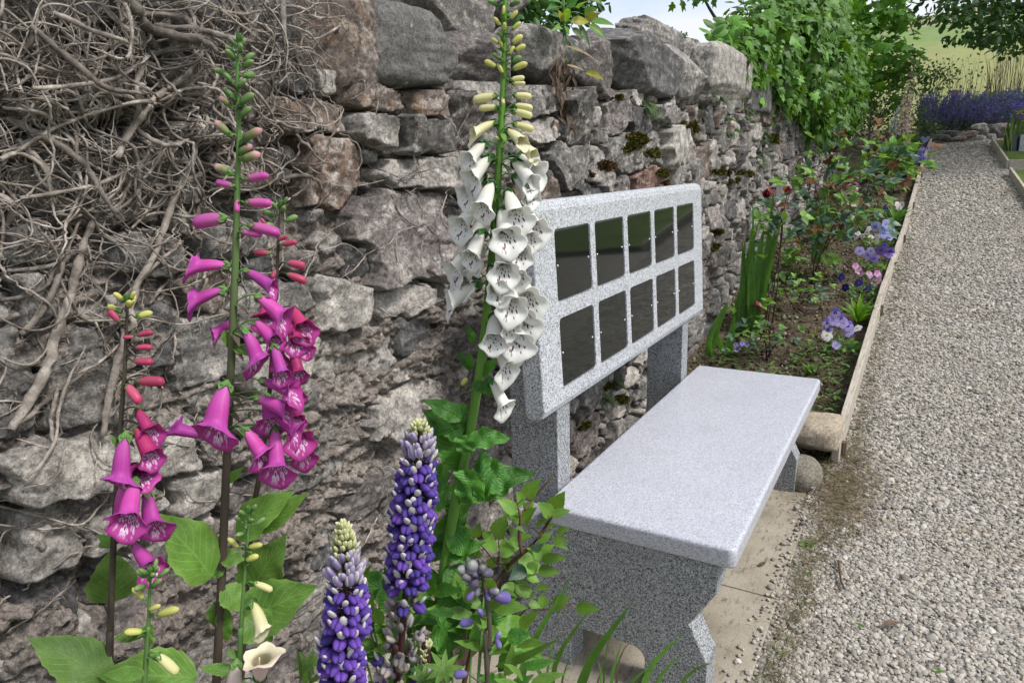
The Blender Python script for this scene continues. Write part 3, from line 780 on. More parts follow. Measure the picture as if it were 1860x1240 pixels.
# ================================================================== plant materials
def leaf_mat(name, lo, hi, edge=None, vein=0.5, rough=0.5, trans=0.25, nv=9.0, spots=0.0, bumpy=0.5, vary=0.25):
    k = NT(name); uv = k.n('ShaderNodeUVMap').outputs['UV']
    sp = k.n('ShaderNodeSeparateXYZ'); k.L(uv, sp.inputs[0])
    u = k.math('ABSOLUTE', k.math('SUBTRACT', sp.outputs['X'], 0.5)); v = sp.outputs['Y']
    side = k.math('FRACT', k.math('SUBTRACT', k.math('MULTIPLY', v, nv), k.math('MULTIPLY', u, nv * 0.75)))
    line = k.ramp(side, [(0.0, 1.0), (0.13, 0.0), (0.87, 0.0), (1.0, 1.0)])
    mid = k.ramp(u, [(0.0, 1.0), (0.028, 0.0)])
    veins = k.mix(1.0, line, mid, 'LIGHTEN')
    p = k.pos()
    c = k.mix(k.ramp(k.noise(p, 32, 4, 0.6), [(0.3, 0.0), (0.7, 1.0)]), lo, hi)
    vf = k.math('MULTIPLY', veins, vein)
    c = k.mix(vf, c, tuple(min(1, a * 1.35 + 0.02) for a in hi))
    if edge: c = k.mix(k.ramp(u, [(0.36, 0.0), (0.5, 0.6)]), c, edge)
    if spots: c = k.mix(k.ramp(k.vor(p, 230), [(0.1, spots), (0.17, 0.0)]), c, (0.5, 0.52, 0.32))
    c = k.hsv(c, 0.5, 1.0, rng_map(k, k.rnd(), 1 - vary, 1 + vary))
    n = k.bump(veins, 0.35 * bumpy, -0.0012); n = k.bump(k.noise(p, 160, 3, 0.6), 0.5 * bumpy, 0.0016, n)
    return k.done(c, rough, n, 0.35, trans, k.hsv(c, 0.48, 1.1, 1.7))
ML_FOX = leaf_mat('foxglove_leaf', (0.07, 0.16, 0.025), (0.135, 0.26, 0.045), (0.18, 0.31, 0.06), 0.45, 0.5, 0.28, 8, 0.4, 0.9)
ML_FOXD = leaf_mat('crinkled_leaf', (0.03, 0.125, 0.018), (0.08, 0.23, 0.03), (0.11, 0.28, 0.045), 0.45, 0.42, 0.25, 11, 0.1, 3.0)
ML_ROSE = leaf_mat('rose_leaf', (0.09, 0.205, 0.03), (0.165, 0.31, 0.05), None, 0.45, 0.42, 0.3, 7, 0.0, 0.5, 0.35)
ML_BRONZE = leaf_mat('bronze_leaf', (0.09, 0.055, 0.024), (0.19, 0.09, 0.035), (0.2, 0.06, 0.03), 0.3, 0.4, 0.2, 7, 0, 0.5, 0.35)
ML_REDLEAF = leaf_mat('red_leaf', (0.12, 0.02, 0.02), (0.26, 0.045, 0.04), None, 0.3, 0.4, 0.25, 7)
ML_BLUEGREEN = leaf_mat('bluegreen_leaf', (0.035, 0.085, 0.045), (0.09, 0.16, 0.10), None, 0.35, 0.4, 0.2, 7, 0, 0.5, 0.3)
ML_YELLOW = leaf_mat('yellow_leaf', (0.19, 0.2, 0.025), (0.30, 0.29, 0.05), None, 0.35, 0.45, 0.3, 7)
ML_BLADE = leaf_mat('blade_leaf', (0.075, 0.19, 0.035), (0.13, 0.29, 0.055), None, 0.1, 0.42, 0.25, 0.01, 0, 0.3, 0.25)
ML_LIME = leaf_mat('lime_leaf', (0.075, 0.2, 0.02), (0.15, 0.33, 0.035), None, 0.25, 0.45, 0.3, 6)
ML_IVY = leaf_mat('ivy_leaf', (0.05, 0.145, 0.018), (0.14, 0.31, 0.035), (0.18, 0.33, 0.055), 0.5, 0.5, 0.25, 4, 0, 0.4, 0.5)
ML_TREE = leaf_mat('tree_leaf', (0.05, 0.14, 0.016), (0.11, 0.26, 0.035), None, 0.35, 0.5, 0.3, 5, 0, 0.4, 0.35)
ML_DARKTREE = leaf_mat('dark_tree_leaf', (0.03, 0.08, 0.018), (0.06, 0.15, 0.03), None, 0.3, 0.5, 0.25, 5, 0, 0.4, 0.35)
ML_SHRUB = leaf_mat('shrub_leaf', (0.04, 0.085, 0.025), (0.10, 0.16, 0.05), None, 0.2, 0.55, 0.25, 5, 0, 0.4, 0.35)
ML_DRY = leaf_mat('dry_leaf', (0.065, 0.042, 0.03), (0.16, 0.115, 0.08), None, 0.3, 0.8, 0.15, 6, 0, 1.0, 0.3)
ML_GRASS = leaf_mat('grass_blade', (0.05, 0.10, 0.02), (0.13, 0.19, 0.045), None, 0.0, 0.6, 0.3, 0.01, 0, 0.2, 0.3)
ML_STRAW = leaf_mat('straw', (0.18, 0.14, 0.075), (0.33, 0.27, 0.16), None, 0.0, 0.75, 0.2, 0.01, 0, 0.2, 0.3)
def stem_mat(name, lo, hi):
    k = NT(name); p = k.pos()
    c = k.mix(k.ramp(k.noise(k.pos((1, 1, 0.25)), 50, 4, 0.6), [(0.3, 0.0), (0.7, 1.0)]), lo, hi)
    return k.done(c, 0.6, k.bump(k.noise(p, 400, 2), 0.3, 0.001), 0.25)
MS_GREEN = stem_mat('green_stem', (0.075, 0.16, 0.04), (0.13, 0.24, 0.07))
MS_PURPLE = stem_mat('purple_stem', (0.04, 0.03, 0.025), (0.10, 0.09, 0.06))
k = NT('two_tone_stem'); spn = k.n('ShaderNodeSeparateXYZ'); k.L(k.n('ShaderNodeUVMap').outputs['UV'], spn.inputs[0])
c = k.ramp(k.math('ADD', spn.outputs['Y'], k.math('MULTIPLY', k.noise(k.pos((1, 1, 0.3)), 30, 3), 0.12)), [(0.2, (0.11, 0.21, 0.06)), (0.36, (0.11, 0.15, 0.06)), (0.5, (0.085, 0.065, 0.05)), (1.0, (0.075, 0.055, 0.045))])
MS_TWOTONE = k.done(c, 0.6, None, 0.25)
MS_WHITEFOX = stem_mat('lime_stem', (0.09, 0.21, 0.03), (0.14, 0.29, 0.05))
MS_MAROON = stem_mat('maroon_stem', (0.035, 0.012, 0.014), (0.08, 0.03, 0.03))
MS_BROWN = stem_mat('brown_stem', (0.06, 0.035, 0.02), (0.14, 0.085, 0.05))
M_BARK = stem_mat('bark', (0.05, 0.04, 0.032), (0.13, 0.11, 0.09))
M_CALYX = stem_mat('calyx', (0.06, 0.15, 0.03), (0.12, 0.25, 0.06))
M_CALYXD = stem_mat('calyx_dark', (0.025, 0.10, 0.02), (0.055, 0.17, 0.035))
def petal_mat(name, stops, trans=0.3, rough=0.5, vary=0.15, hue=0.0, streak=None):
    """colour runs along the flower (uv y): base -> lip"""
    k = NT(name); uv = k.n('ShaderNodeUVMap').outputs['UV']
    sp = k.n('ShaderNodeSeparateXYZ'); k.L(uv, sp.inputs[0])
    c = k.ramp(sp.outputs['Y'], stops)
    p = k.pos()
    if streak:
        w = k.noise(k.pos((26, 1.2, 1), kind='UV'), 1.0, 3, 0.6)
        c = k.mix(k.ramp(w, [(0.45, 0.0), (0.7, 0.35)]), c, streak)
    c = k.hsv(c, rng_map(k, k.rnd(), 0.5 - hue, 0.5 + hue), 1.0, rng_map(k, k.rnd(), 1 - vary, 1 + vary))
    return k.done(c, rough, k.bump(k.noise(p, 300, 3), 0.2, 0.0008), 0.3, trans, k.hsv(c, 0.5, 1.05, 1.15))
def throat_mat(name, rim, pale, spot, dens=1.0):
    """inside of the bell: pale ringed spots along the lower lip"""
    k = NT(name); uv = k.n('ShaderNodeUVMap').outputs['UV']
    sp = k.n('ShaderNodeSeparateXYZ'); k.L(uv, sp.inputs[0])
    lower = k.ramp(k.math('ABSOLUTE', k.math('SUBTRACT', sp.outputs['X'], 0.5)), [(0.13, 1.0), (0.21, 0.0)])
    along = k.ramp(sp.outputs['Y'], [(0.3, 0.3), (0.55, 1.0), (0.9, 1.0), (0.97, 0.0)])
    zone = k.math('MULTIPLY', lower, along)
    mpv = k.pos((25, 14, 1), kind='UV')
    d = k.vor(mpv, 1.0, 'F1', 'Distance', 0.75)
    base = k.ramp(sp.outputs['Y'], [(0.0, tuple(c * 0.7 for c in rim)), (1.0, rim)])
    ring = k.math('MULTIPLY', k.ramp(d, [(0.46 * dens, 1.0), (0.56 * dens, 0.0)]), zone)
    dot = k.math('MULTIPLY', k.ramp(d, [(0.24 * dens, 1.0), (0.31 * dens, 0.0)]), zone)
    c = k.mix(ring, base, pale); c = k.mix(dot, c, spot)
    return k.done(c, 0.5, None, 0.3, 0.25, k.hsv(c, 0.5, 1.0, 1.1))
MP_PUR = petal_mat('purple_petal', [(0.0, (0.62, 0.30, 0.55)), (0.12, (0.60, 0.13, 0.45)), (0.6, (0.54, 0.065, 0.38)), (1.0, (0.50, 0.085, 0.43))], 0.3, 0.5, 0.2, 0.012, (0.33, 0.015, 0.2))
MP_PURIN = throat_mat('purple_throat', (0.46, 0.05, 0.30), (0.75, 0.55, 0.72), (0.07, 0.004, 0.04))
MP_CRIM = petal_mat('crimson_petal', [(0.0, (0.55, 0.25, 0.3)), (0.15, (0.48, 0.05, 0.17)), (1.0, (0.45, 0.03, 0.17))], 0.3, 0.5, 0.2, 0.01, (0.28, 0.01, 0.08))
MP_WHITE = petal_mat('white_petal', [(0.0, (0.66, 0.70, 0.45)), (0.18, (0.77, 0.76, 0.66)), (1.0, (0.80, 0.795, 0.755))], 0.35, 0.6, 0.06)
MP_WHITEIN = throat_mat('white_throat', (0.80, 0.80, 0.775), (0.82, 0.81, 0.79), (0.11, 0.018, 0.02), 1.35)
MP_CREAM = petal_mat('cream_petal', [(0.0, (0.52, 0.56, 0.2)), (0.3, (0.68, 0.66, 0.34)), (1.0, (0.76, 0.73, 0.5))], 0.3, 0.5, 0.08)
MP_CREAMIN = throat_mat('cream_throat', (0.74, 0.70, 0.5), (0.76, 0.72, 0.55), (0.13, 0.03, 0.02), 0.8)
MP_BLUSH = petal_mat('blush_petal', [(0.0, (0.7, 0.66, 0.5)), (0.3, (0.76, 0.64, 0.58)), (1.0, (0.74, 0.5, 0.56))], 0.35, 0.5, 0.08)
MP_PALEPINK = petal_mat('pale_pink_petal', [(0.0, (0.62, 0.5, 0.35)), (0.4, (0.72, 0.5, 0.42)), (1.0, (0.78, 0.62, 0.56))], 0.3, 0.5, 0.12, 0.01)
MB_GREEN = petal_mat('bud_green', [(0.0, (0.09, 0.19, 0.05)), (0.6, (0.15, 0.25, 0.08)), (1.0, (0.28, 0.30, 0.14))], 0.15, 0.5, 0.15)
MB_PINKTIP = petal_mat('bud_pinktip', [(0.0, (0.10, 0.20, 0.05)), (0.45, (0.2, 0.22, 0.09)), (0.65, (0.5, 0.3, 0.27)), (1.0, (0.55, 0.22, 0.32))], 0.2, 0.5, 0.12)
MB_PINK = petal_mat('bud_pink', [(0.0, (0.62, 0.42, 0.42)), (0.25, (0.55, 0.14, 0.36)), (0.8, (0.52, 0.07, 0.35)), (1.0, (0.6, 0.28, 0.42))], 0.28, 0.42, 0.12, 0.01)
MB_CRIM = petal_mat('bud_crimson', [(0.0, (0.5, 0.3, 0.2)), (0.2, (0.5, 0.1, 0.17)), (0.8, (0.45, 0.05, 0.13)), (1.0, (0.5, 0.16, 0.2))], 0.25, 0.42, 0.15)
MB_YEL = petal_mat('bud_yellow', [(0.0, (0.22, 0.33, 0.06)), (0.3, (0.5, 0.52, 0.14)), (1.0, (0.62, 0.58, 0.2))], 0.25, 0.5, 0.12)
MB_CREAM = petal_mat('bud_cream', [(0.0, (0.5, 0.55, 0.2)), (0.3, (0.68, 0.66, 0.32)), (1.0, (0.72, 0.68, 0.38))], 0.3, 0.5, 0.08, 0.0, (0.78, 0.76, 0.5))
MB_CRIMTIP = MB_CRIM

# ================================================================== plant parts
rs = np.random.default_rng(2024)
def leaf_geo(L, W, nx=5, ny=11, bend=0.25, fold=0.25, shape=1.0, serr=0.0, wave=0.0, seed=0, tipcurl=0.0, base_w=0.04):
    """leaf along +Y, upper side +Z; bend lowers the tip, fold lifts the margins"""
    v = np.linspace(0, 1, ny); u = np.linspace(-1, 1, nx)
    w = np.sin(np.pi * v ** (0.78 * shape)) ** 0.85 * 0.5 + base_w * (1 - v)
    w = w * (1 - 0.42 * v ** 2.5)
    w[-1] = 0.003
    X = u[None, :] * w[:, None] * W
    if serr:
        z = np.where(np.arange(ny) % 2 == 0, 1 - serr, 1 + serr * 0.3)
        X[:, 0] *= z; X[:, -1] *= z
    ang = bend * v
    Y = L * np.cumsum(np.concatenate([[0], np.cos(ang[1:] * 1.3)])) / (ny - 1); Z = -L * np.cumsum(np.concatenate([[0], np.sin(ang[1:] * 1.3)])) / (ny - 1)
    Zg = Z[:, None] + np.abs(u)[None, :] * w[:, None] * W * fold
    if wave: Zg = Zg + wave * W * np.abs(u)[None, :] * np.sin(v[:, None] * 16 + seed + 1.3 * np.sign(u)[None, :]) * (np.sin(np.pi * v) ** 0.5)[:, None]
    if wave: Zg = Zg + wave * 0.5 * W * vnoise(u[None, :] * 2 + seed + 0 * v[:, None], v[:, None] * 7 + 0 * u[None, :], int(seed) % 90) 
    V = np.stack([X, Y[:, None] + 0 * X, Zg], -1).reshape(-1, 3)
    uv = np.stack([(u[None, :] * 0.5 + 0.5) + 0 * X, v[:, None] + 0 * X], -1).reshape(-1, 2)
    return V, grid_faces(ny, nx), uv
def frame_leaf(base, tip, up):
    y = nrm(np.asarray(tip) - np.asarray(base)); x = nrm(np.cross(y, up)); z = np.cross(x, y)
    return x, y, z
def leaf_obj(parent, base, tip, W, mat, up=None, name='leaf', **kw):
    base = np.asarray(base, float); tip = np.asarray(tip, float)
    L = np.linalg.norm(tip - base)
    if up is None: up = nrm(nrm(CAM - (base + tip) / 2) + np.array([0, 0, 0.6]) + np.array([0.35, 0, 0]) + rs.normal(0, 0.2, 3))
    x, y, z = frame_leaf(base, tip, up)
    kw.setdefault('seed', float(rs.uniform(0, 60)))
    bend = kw.get('bend', 0.25)
    V, F, uv = leaf_geo(L * (1 + 0.12 * bend), W, **kw)
    # keep the tip where it is asked for
    tv = V[-1 - (kw.get('nx', 5) // 2)]
    a = math.atan2(-tv[2], tv[1]); ca, sa = math.cos(a), math.sin(a)
    Y, Z = V[:, 1].copy(), V[:, 2].copy(); V[:, 1] = ca * Y - sa * Z; V[:, 2] = sa * Y + ca * Z
    me = MB().add(V, F, uv).mesh(name, mat)
    return link(name, me, parent, mat4(base, x, y, z))
def bell_mesh(name, mo, mi, flare=0.4, lip=0.22, seed=0, n=24):
    """foxglove bell, base at origin, mouth towards +Z, lower lip towards -Y"""
    rng = np.random.default_rng(seed)
    a = np.arange(n) * 2 * np.pi / n; low = np.clip(-np.sin(a), 0, 1)
    prof = [(0.0, 0.035), (0.04, 0.085), (0.1, 0.105), (0.22, 0.125), (0.4, 0.165), (0.58, 0.19), (0.74, 0.2), (0.86, 0.212), (0.94, 0.215 + flare * 0.14), (1.0, 0.22 + flare * 0.28), (1.03, 0.225 + flare * 0.4)]
    lob = 1 + 0.13 * np.cos(5 * (a + np.pi / 2)) + 0.03 * rng.normal(size=n)
    rows = []
    for t, r in prof:
        k_ = sstep(0.8, 1.0, t)
        R = r * (1 + (lob - 1) * k_) * (1 + 0.22 * low * k_)
        z = t + lip * k_ * low ** 1.6 - 0.09 * k_ * np.clip(np.sin(a), 0, 1) + 0.012 * k_ * np.sin(9 * a + seed)
        X = R * np.cos(a) * 1.05; Y = R * np.sin(a) * (0.92) - 0.10 * t * t + 0.015 * np.sin(3 * t)
        rows.append(np.stack([X, Y, z], -1))
    V = np.concatenate(rows); k = len(prof)
    i = np.arange(k - 1)[:, None] * n; j = np.arange(n)[None, :]; kk = (j + 1) % n
    Q = np.stack([i + j, i + kk, i + n + kk, i + n + j], -1).reshape(-1, 4)
    # u = 0.5 at the lower lip; a at bottom = 3pi/2
    u = ((a / (2 * np.pi)) + 0.75 - 1.0) % 1.0
    u = (((a - 1.5 * np.pi) / (2 * np.pi)) + 0.5) % 1.0
    uv = np.stack([np.tile(u, k), np.repeat([p_[0] / 1.03 for p_ in prof], n)], -1)
    b = MB(); b.add(V, Q, uv, 0)
    cen = np.stack([0 * V[:, 0], -0.10 * np.repeat([p_[0] ** 2 for p_ in prof], n), V[:, 2]], -1)
    Vi = cen + (V - cen) * 0.965; Vi[:, 2] += 0.004
    b.add(Vi, Q[:, ::-1], uv, 1)
    # rim joins both walls
    o0 = (k - 1) * n; o1 = k * n + (k - 1) * n
    b.F.append((np.stack([o0 + np.arange(n), o0 + (np.arange(n) + 1) % n, o1 + (np.arange(n) + 1) % n, o1 + np.arange(n)], -1), 0))
    # style and anthers inside
    V2, F2, u2 = tube(np.array([(0, 0.05, 0.1), (0, 0.08, 0.45), (0, 0.06, 0.78)]), [0.012, 0.014, 0.02], 5)
    b.add(V2, F2, np.full((len(V2), 2), 0.1), 0)
    return b.mesh(name, [mo, mi])
def bud_mesh(name, m, seed=0, fat=0.2, blunt=0.6):
    rng = np.random.default_rng(seed)
    V, Q, uv = lathe([(0.03, 0), (0.1, 0.04), (fat * 0.8, 0.16), (fat, 0.4), (fat * 1.05, 0.62), (fat * 0.98, 0.8), (fat * blunt + 0.02, 0.93), (0.04, 1.0), (0.002, 1.005)], 12)
    ang = np.arctan2(V[:, 1], V[:, 0]); t = V[:, 2]
    V[:, :2] *= (1 + 0.07 * np.cos(4 * ang + seed) * t)[:, None]
    V[:, 1] -= 0.06 * t * t
    return MB().add(V, Q, uv).mesh(name, m)
def calyx_mesh(name, m, seed=0, size=1.0):
    b = MB(); rng = np.random.default_rng(seed)
    V, Q, uv = lathe([(0.02, -0.06), (0.055, -0.02), (0.1, 0.03), (0.125, 0.09)], 10); b.add(V * size, Q, uv)
    for q in range(5):
        a = q * 2 * math.pi / 5 + rng.uniform(-0.2, 0.2); L = rng.uniform(0.2, 0.3)
        V, F, uv = leaf_geo(L, 0.17, 3, 6, -0.15, 0.3)
        x = np.array([-math.sin(a), math.cos(a), 0]); o = np.array([math.cos(a), math.sin(a), 0]); y = nrm(np.array([0, 0, 1]) + 0.32 * o); z = np.cross(x, y)
        b.add((V[:, 0:1] * x + V[:, 1:2] * y + V[:, 2:3] * z + o * 0.06 + np.array([0, 0, 0.0])) * size, F, uv)
    return b.mesh(name, m)
def bellset(nm, mo, mi, fl=(0.25, 0.6)):
    return [bell_mesh(nm, mo, mi, fl[0] + (fl[1] - fl[0]) * q / 3, 0.16 + 0.05 * q, q) for q in range(4)]
BELLS = dict(pur=bellset('purple_bell', MP_PUR, MP_PURIN), crim=bellset('crimson_bell', MP_CRIM, MP_PURIN), white=bellset('white_bell', MP_WHITE, MP_WHITEIN, (0.22, 0.52)),
             cream=bellset('cream_bell', MP_CREAM, MP_CREAMIN, (0.05, 0.2)), blush=bellset('blush_bell', MP_BLUSH, MP_CREAMIN, (0.3, 0.5)), pale=bellset('pale_bell', MP_PALEPINK, MP_CREAMIN))
BUDS = {nm: [bud_mesh('bud_' + nm, m, q, f, bl) for q in range(3)] for nm, m, f, bl in (('green', MB_GREEN, 0.21, 0.45), ('tip', MB_PINKTIP, 0.2, 0.55), ('pink', MB_PINK, 0.17, 0.75), ('crim', MB_CRIM, 0.2, 0.75), ('yel', MB_YEL, 0.2, 0.55), ('cream', MB_CREAM, 0.165, 0.75))}
CAL = [calyx_mesh('calyx_mesh', M_CALYX, q) for q in range(3)]; CALD = [calyx_mesh('calyx_dark_mesh', M_CALYXD, q) for q in range(3)]
def aim(base, d, s):
    z = nrm(d); up = np.array([0, 0, 1.0])
    y = up - (up @ z) * z
    if np.linalg.norm(y) < 0.15: y = -FH - (-FH @ z) * z
    y = nrm(y); x = np.cross(y, z)
    return mat4(base, x, y, z, s)
def flower_at(parent, stem_mb, stem_pt, base, d, s, mesh, cal, name, cal_s=1.0):
    rv = np.random.default_rng(int(abs(base[0] * 7919 + base[2] * 104729) * 1000) % 999983)
    o = link(name, mesh, parent, aim(base, d, s) @ Matrix.Rotation(float(rv.normal(0, 0.2)), 4, 'Z') @ Matrix.Diagonal((float(rv.uniform(0.86, 1.12)), float(rv.uniform(0.86, 1.1)), float(rv.uniform(0.92, 1.04)), 1)))
    c = link('calyx', cal, o); c.matrix_basis = Matrix.Scale(cal_s, 4)
    sp = np.asarray(stem_pt, float); base = np.asarray(base, float)
    mid = (sp + base) / 2 + np.array([0, 0, 0.004])
    V, F, uv = tube(smooth_poly([sp, mid, base - nrm(d) * 0.05 * s], 5), 0.0011 if s > 0.02 else 0.0008, 5); stem_mb.add(V, F, uv)
    return o
def foxglove(label, D, stem_px, buds, bells, top, kind, stem_mat_, leaves=(), r0=0.0042, r1=0.0024, cal=CAL, bell_L=0.046, calbig=1.0, budtop=None, group=None, base_px=None, name='foxglove', low_mat=None):
    rng = np.random.default_rng(int(D * 1000) + len(bells))
    S3 = [at(u, v, D) for u, v in stem_px]
    ground = S3[-1].copy(); dirn = S3[-1] - S3[-2]; tt = (S3[-1][2] + 0.13) / max(0.05, -dirn[2] / np.linalg.norm(dirn))
    ground = S3[-1] + nrm(dirn) * min(tt, S3[-1][2] * 1.3 + 0.02); ground[2] = float(gh(ground[1])) - 0.02
    P = smooth_poly(S3 + [ground], 60)
    root = thing(name, label, 'foxglove', (ground[0], ground[1], ground[2] + 0.02), group)
    sm = MB()
    rad = np.interp(np.linspace(0, 1, 60), [0, 0.5, 1], [r1 * 0.6, r0 * 0.9, r0 * 1.25])
    V, F, uv = tube(P, rad, 8); sm.add(V, F, uv)
    def near(p_):
        k = np.argmin(((P - p_) ** 2).sum(1)); k = min(len(P) - 1, k); return P[k]
    def stem_at(v, up_px=14):
        # stem point a little above pixel row v
        best = min(range(len(P)), key=lambda q: abs(pix(P[q])[1] - (v + up_px))); return P[best]
    # crowded buds at the very top
    if top:
        (v0, v1, s0, s1, nb, kinds) = top
        tip = MB()
        for q in range(nb):
            f = q / max(1, nb - 1); v = v0 + (v1 - v0) * f ** 1.15; ph = q * 2.4
            c = stem_at(v, 0); s = s0 + (s1 - s0) * f
            out = math.cos(ph) * RT + math.sin(ph) * (-FH)
            d = nrm(out * (0.55 + 0.3 * f) + np.array([0, 0, 1.0 - 0.75 * f]))
            base = c + out * (0.0035 + 0.006 * f)
            me = BUDS[kinds][q % 3]
            flower_at(root, sm, c, base, d, s, me, cal[q % 3], 'bud', 1.35)
        c = P[0]
        for q in range(9):
            a = q * 0.7; out = math.cos(a) * RT + math.sin(a) * FH; y = nrm(out * 0.45 + np.array([0, 0, 1.0])); x = nrm(np.cross(y, out)); z = np.cross(x, y)
            V, F, uv = leaf_geo(0.012, 0.006, 3, 5, 0.2, 0.3); tip.add(V[:, 0:1] * x + V[:, 1:2] * y + V[:, 2:3] * z + c - np.array([0, 0, 0.004]), F, uv)
        tip.build('growing_tip', M_CALYX, root)
    for it in buds:
        (bu, bv), (tu, tv), kd = it[:3]; fwd = it[3] if len(it) > 3 else 0.0
        base = at(bu, bv, D); tipp = at(tu, tv, D); d = tipp - base; L = max(np.linalg.norm(d), 0.012)
        dz = fwd * L; base = base - FH * 0.006 * (1 if fwd >= 0 else -1)
        dd = d - FH * dz; L = np.linalg.norm(dd)
        flower_at(root, sm, stem_at(bv, 10), base, dd, L, BUDS[kd][rng.integers(3)], cal[rng.integers(3)], 'bud', 1.25 if kd in ('green', 'tip') else 1.0)
        if rng.random() < 0.6:
            s0_ = stem_at(bv, 12); e_ = s0_ + nrm(base - s0_ + 1e-4) * 0.018 + np.array([0, 0, -0.006]); V, F, uv = leaf_geo(0.02, 0.006, 3, 6, 0.3, 0.3); x, y, z = frame_leaf(s0_, e_, np.array([0, 0, 1.0])); sm.add(V[:, 0:1] * x + V[:, 1:2] * y + V[:, 2:3] * z + s0_, F, uv)
    for it in bells:
        (bu, bv), (tu, tv), kd = it[:3]; off = it[3] if len(it) > 3 else 0.0; Lm = it[4] if len(it) > 4 else bell_L
        base = at(bu, bv, D - off); tipp = at(tu, tv, D - off); d = tipp - base; l = np.linalg.norm(d)
        L = max(l * 1.02, Lm) * (0.92 if kd in ('pur', 'crim') else 1.04); l = min(l, L * 0.995); dd = d - FH * math.sqrt(max(0, L * L - l * l)) * 0.9
        flower_at(root, sm, stem_at(bv, 12), base, dd, L, BELLS[kd][rng.integers(4)], cal[rng.integers(3)], 'flower', calbig)
        s0_ = stem_at(bv, 16); e_ = s0_ + nrm(base - s0_ + 1e-4) * 0.022 + np.array([0, 0, -0.012]); V, F, uv = leaf_geo(0.026, 0.009, 3, 6, 0.5, 0.3); x, y, z = frame_leaf(s0_, e_, np.array([0, 0, 1.0])); sm.add(V[:, 0:1] * x + V[:, 1:2] * y + V[:, 2:3] * z + s0_, F, uv)
    sm.build('stem', stem_mat_, root)
    for it in leaves:
        (bu, bv), (tu, tv), wpx, lm = it[:4]; off = it[4] if len(it) > 4 else 0.0; kw = it[5] if len(it) > 5 else {}
        off2 = kw.pop('toff', off) if kw else off
        base = at(bu, bv, D - off); tipp = at(tu, tv, D - off2)
        W = wpx * D / F_PX * 1.25
        k2 = dict(nx=7, ny=17, serr=0.06, wave=0.05, bend=0.3, fold=0.18); k2.update(kw)
        leaf_obj(root, base, tipp, W, lm, **k2)
    return root
def pix(p_):
    d = np.asarray(p_) - CAM; z = d @ FW
    return 930 + F_PX * (d @ RT) / z, 620 - F_PX * (d @ UP) / z
Z3 = lambda x, y: (300 + x * 0.3226, 50 + y * 0.3226)
R4 = lambda x, y: (x / 3.0, 413 + y / 3.0)
R7 = lambda x, y: (x / 3.0, 826 + y / 3.0)
Z4 = lambda x, y: (780 + x * 0.3871, y * 0.3871)
Z5 = lambda x, y: (780 + x * 0.3226, 380 + y * 0.3226)
ZB = lambda x, y: (420 + x * 0.355, 420 + y * 0.355)
R8 = lambda x, y: (620 + x / 3.0, 826 + y / 3.0)
b_ = lambda f, x0, y0, x1, y1, *r: (f(x0, y0), f(x1, y1)) + r
# ---------------------------------------------------------------- tall purple foxglove
DA = 0.86
budsA = [b_(Z3, 388, 310, 338, 252, 'green'), b_(Z3, 420, 345, 462, 288, 'green'), b_(Z3, 395, 402, 343, 338, 'green'), b_(Z3, 388, 455, 318, 388, 'tip'), b_(Z3, 432, 435, 503, 372, 'green'), b_(Z3, 428, 508, 490, 446, 'green'),
         b_(Z3, 378, 612, 298, 525, 'tip'), b_(Z3, 448, 632, 548, 570, 'tip'), b_(Z3, 424, 712, 497, 655, 'tip'), b_(Z3, 440, 747, 545, 702, 'tip'), b_(Z3, 388, 828, 290, 770, 'tip'), b_(Z3, 460, 855, 598, 822, 'pink'), b_(Z3, 395, 892, 293, 862, 'pink'),
         b_(Z3, 462, 985, 615, 980, 'pink'), b_(Z3, 418, 968, 430, 1035, 'pink', 0.7), b_(Z3, 350, 1070, 152, 1090, 'pink'), b_(Z3, 480, 1112, 668, 1150, 'pink'), b_(Z3, 432, 1148, 552, 1160, 'pink')]
bellsA = [b_(R4, 1255, 208, 1050, 195, 'pur', 0.0, 0.03), b_(R4, 1330, 232, 1512, 322, 'pur', 0.0, 0.03), b_(R4, 1235, 335, 1040, 390, 'pur', 0, 0.03), b_(R4, 1395, 370, 1590, 500, 'pur', 0.01), b_(R4, 1295, 500, 1185, 560, 'pur', -0.03, 0.04),
          b_(R4, 1330, 548, 1440, 745, 'pur', 0.035), b_(R4, 1385, 505, 1530, 600, 'pur', 0.01), b_(R4, 1490, 640, 1570, 770, 'pur', 0.03), b_(R4, 1415, 832, 1615, 880, 'pur', 0.03), b_(R4, 1385, 925, 1600, 985, 'pur', 0.035), b_(R4, 1235, 845, 1210, 1050, 'pur', 0.045, 0.068),
          b_(R4, 1135, 1145, 955, 1075, 'pur', 0.03), b_(R4, 1325, 1092, 1450, 1225, 'pur', 0.04), b_(R4, 1500, 1085, 1545, 1260, 'pur', 0.02, 0.062), b_(R4, 1480, 1010, 1640, 1110, 'pur', 0.015), b_(R4, 1450, 905, 1510, 1030, 'pur', 0.005)]
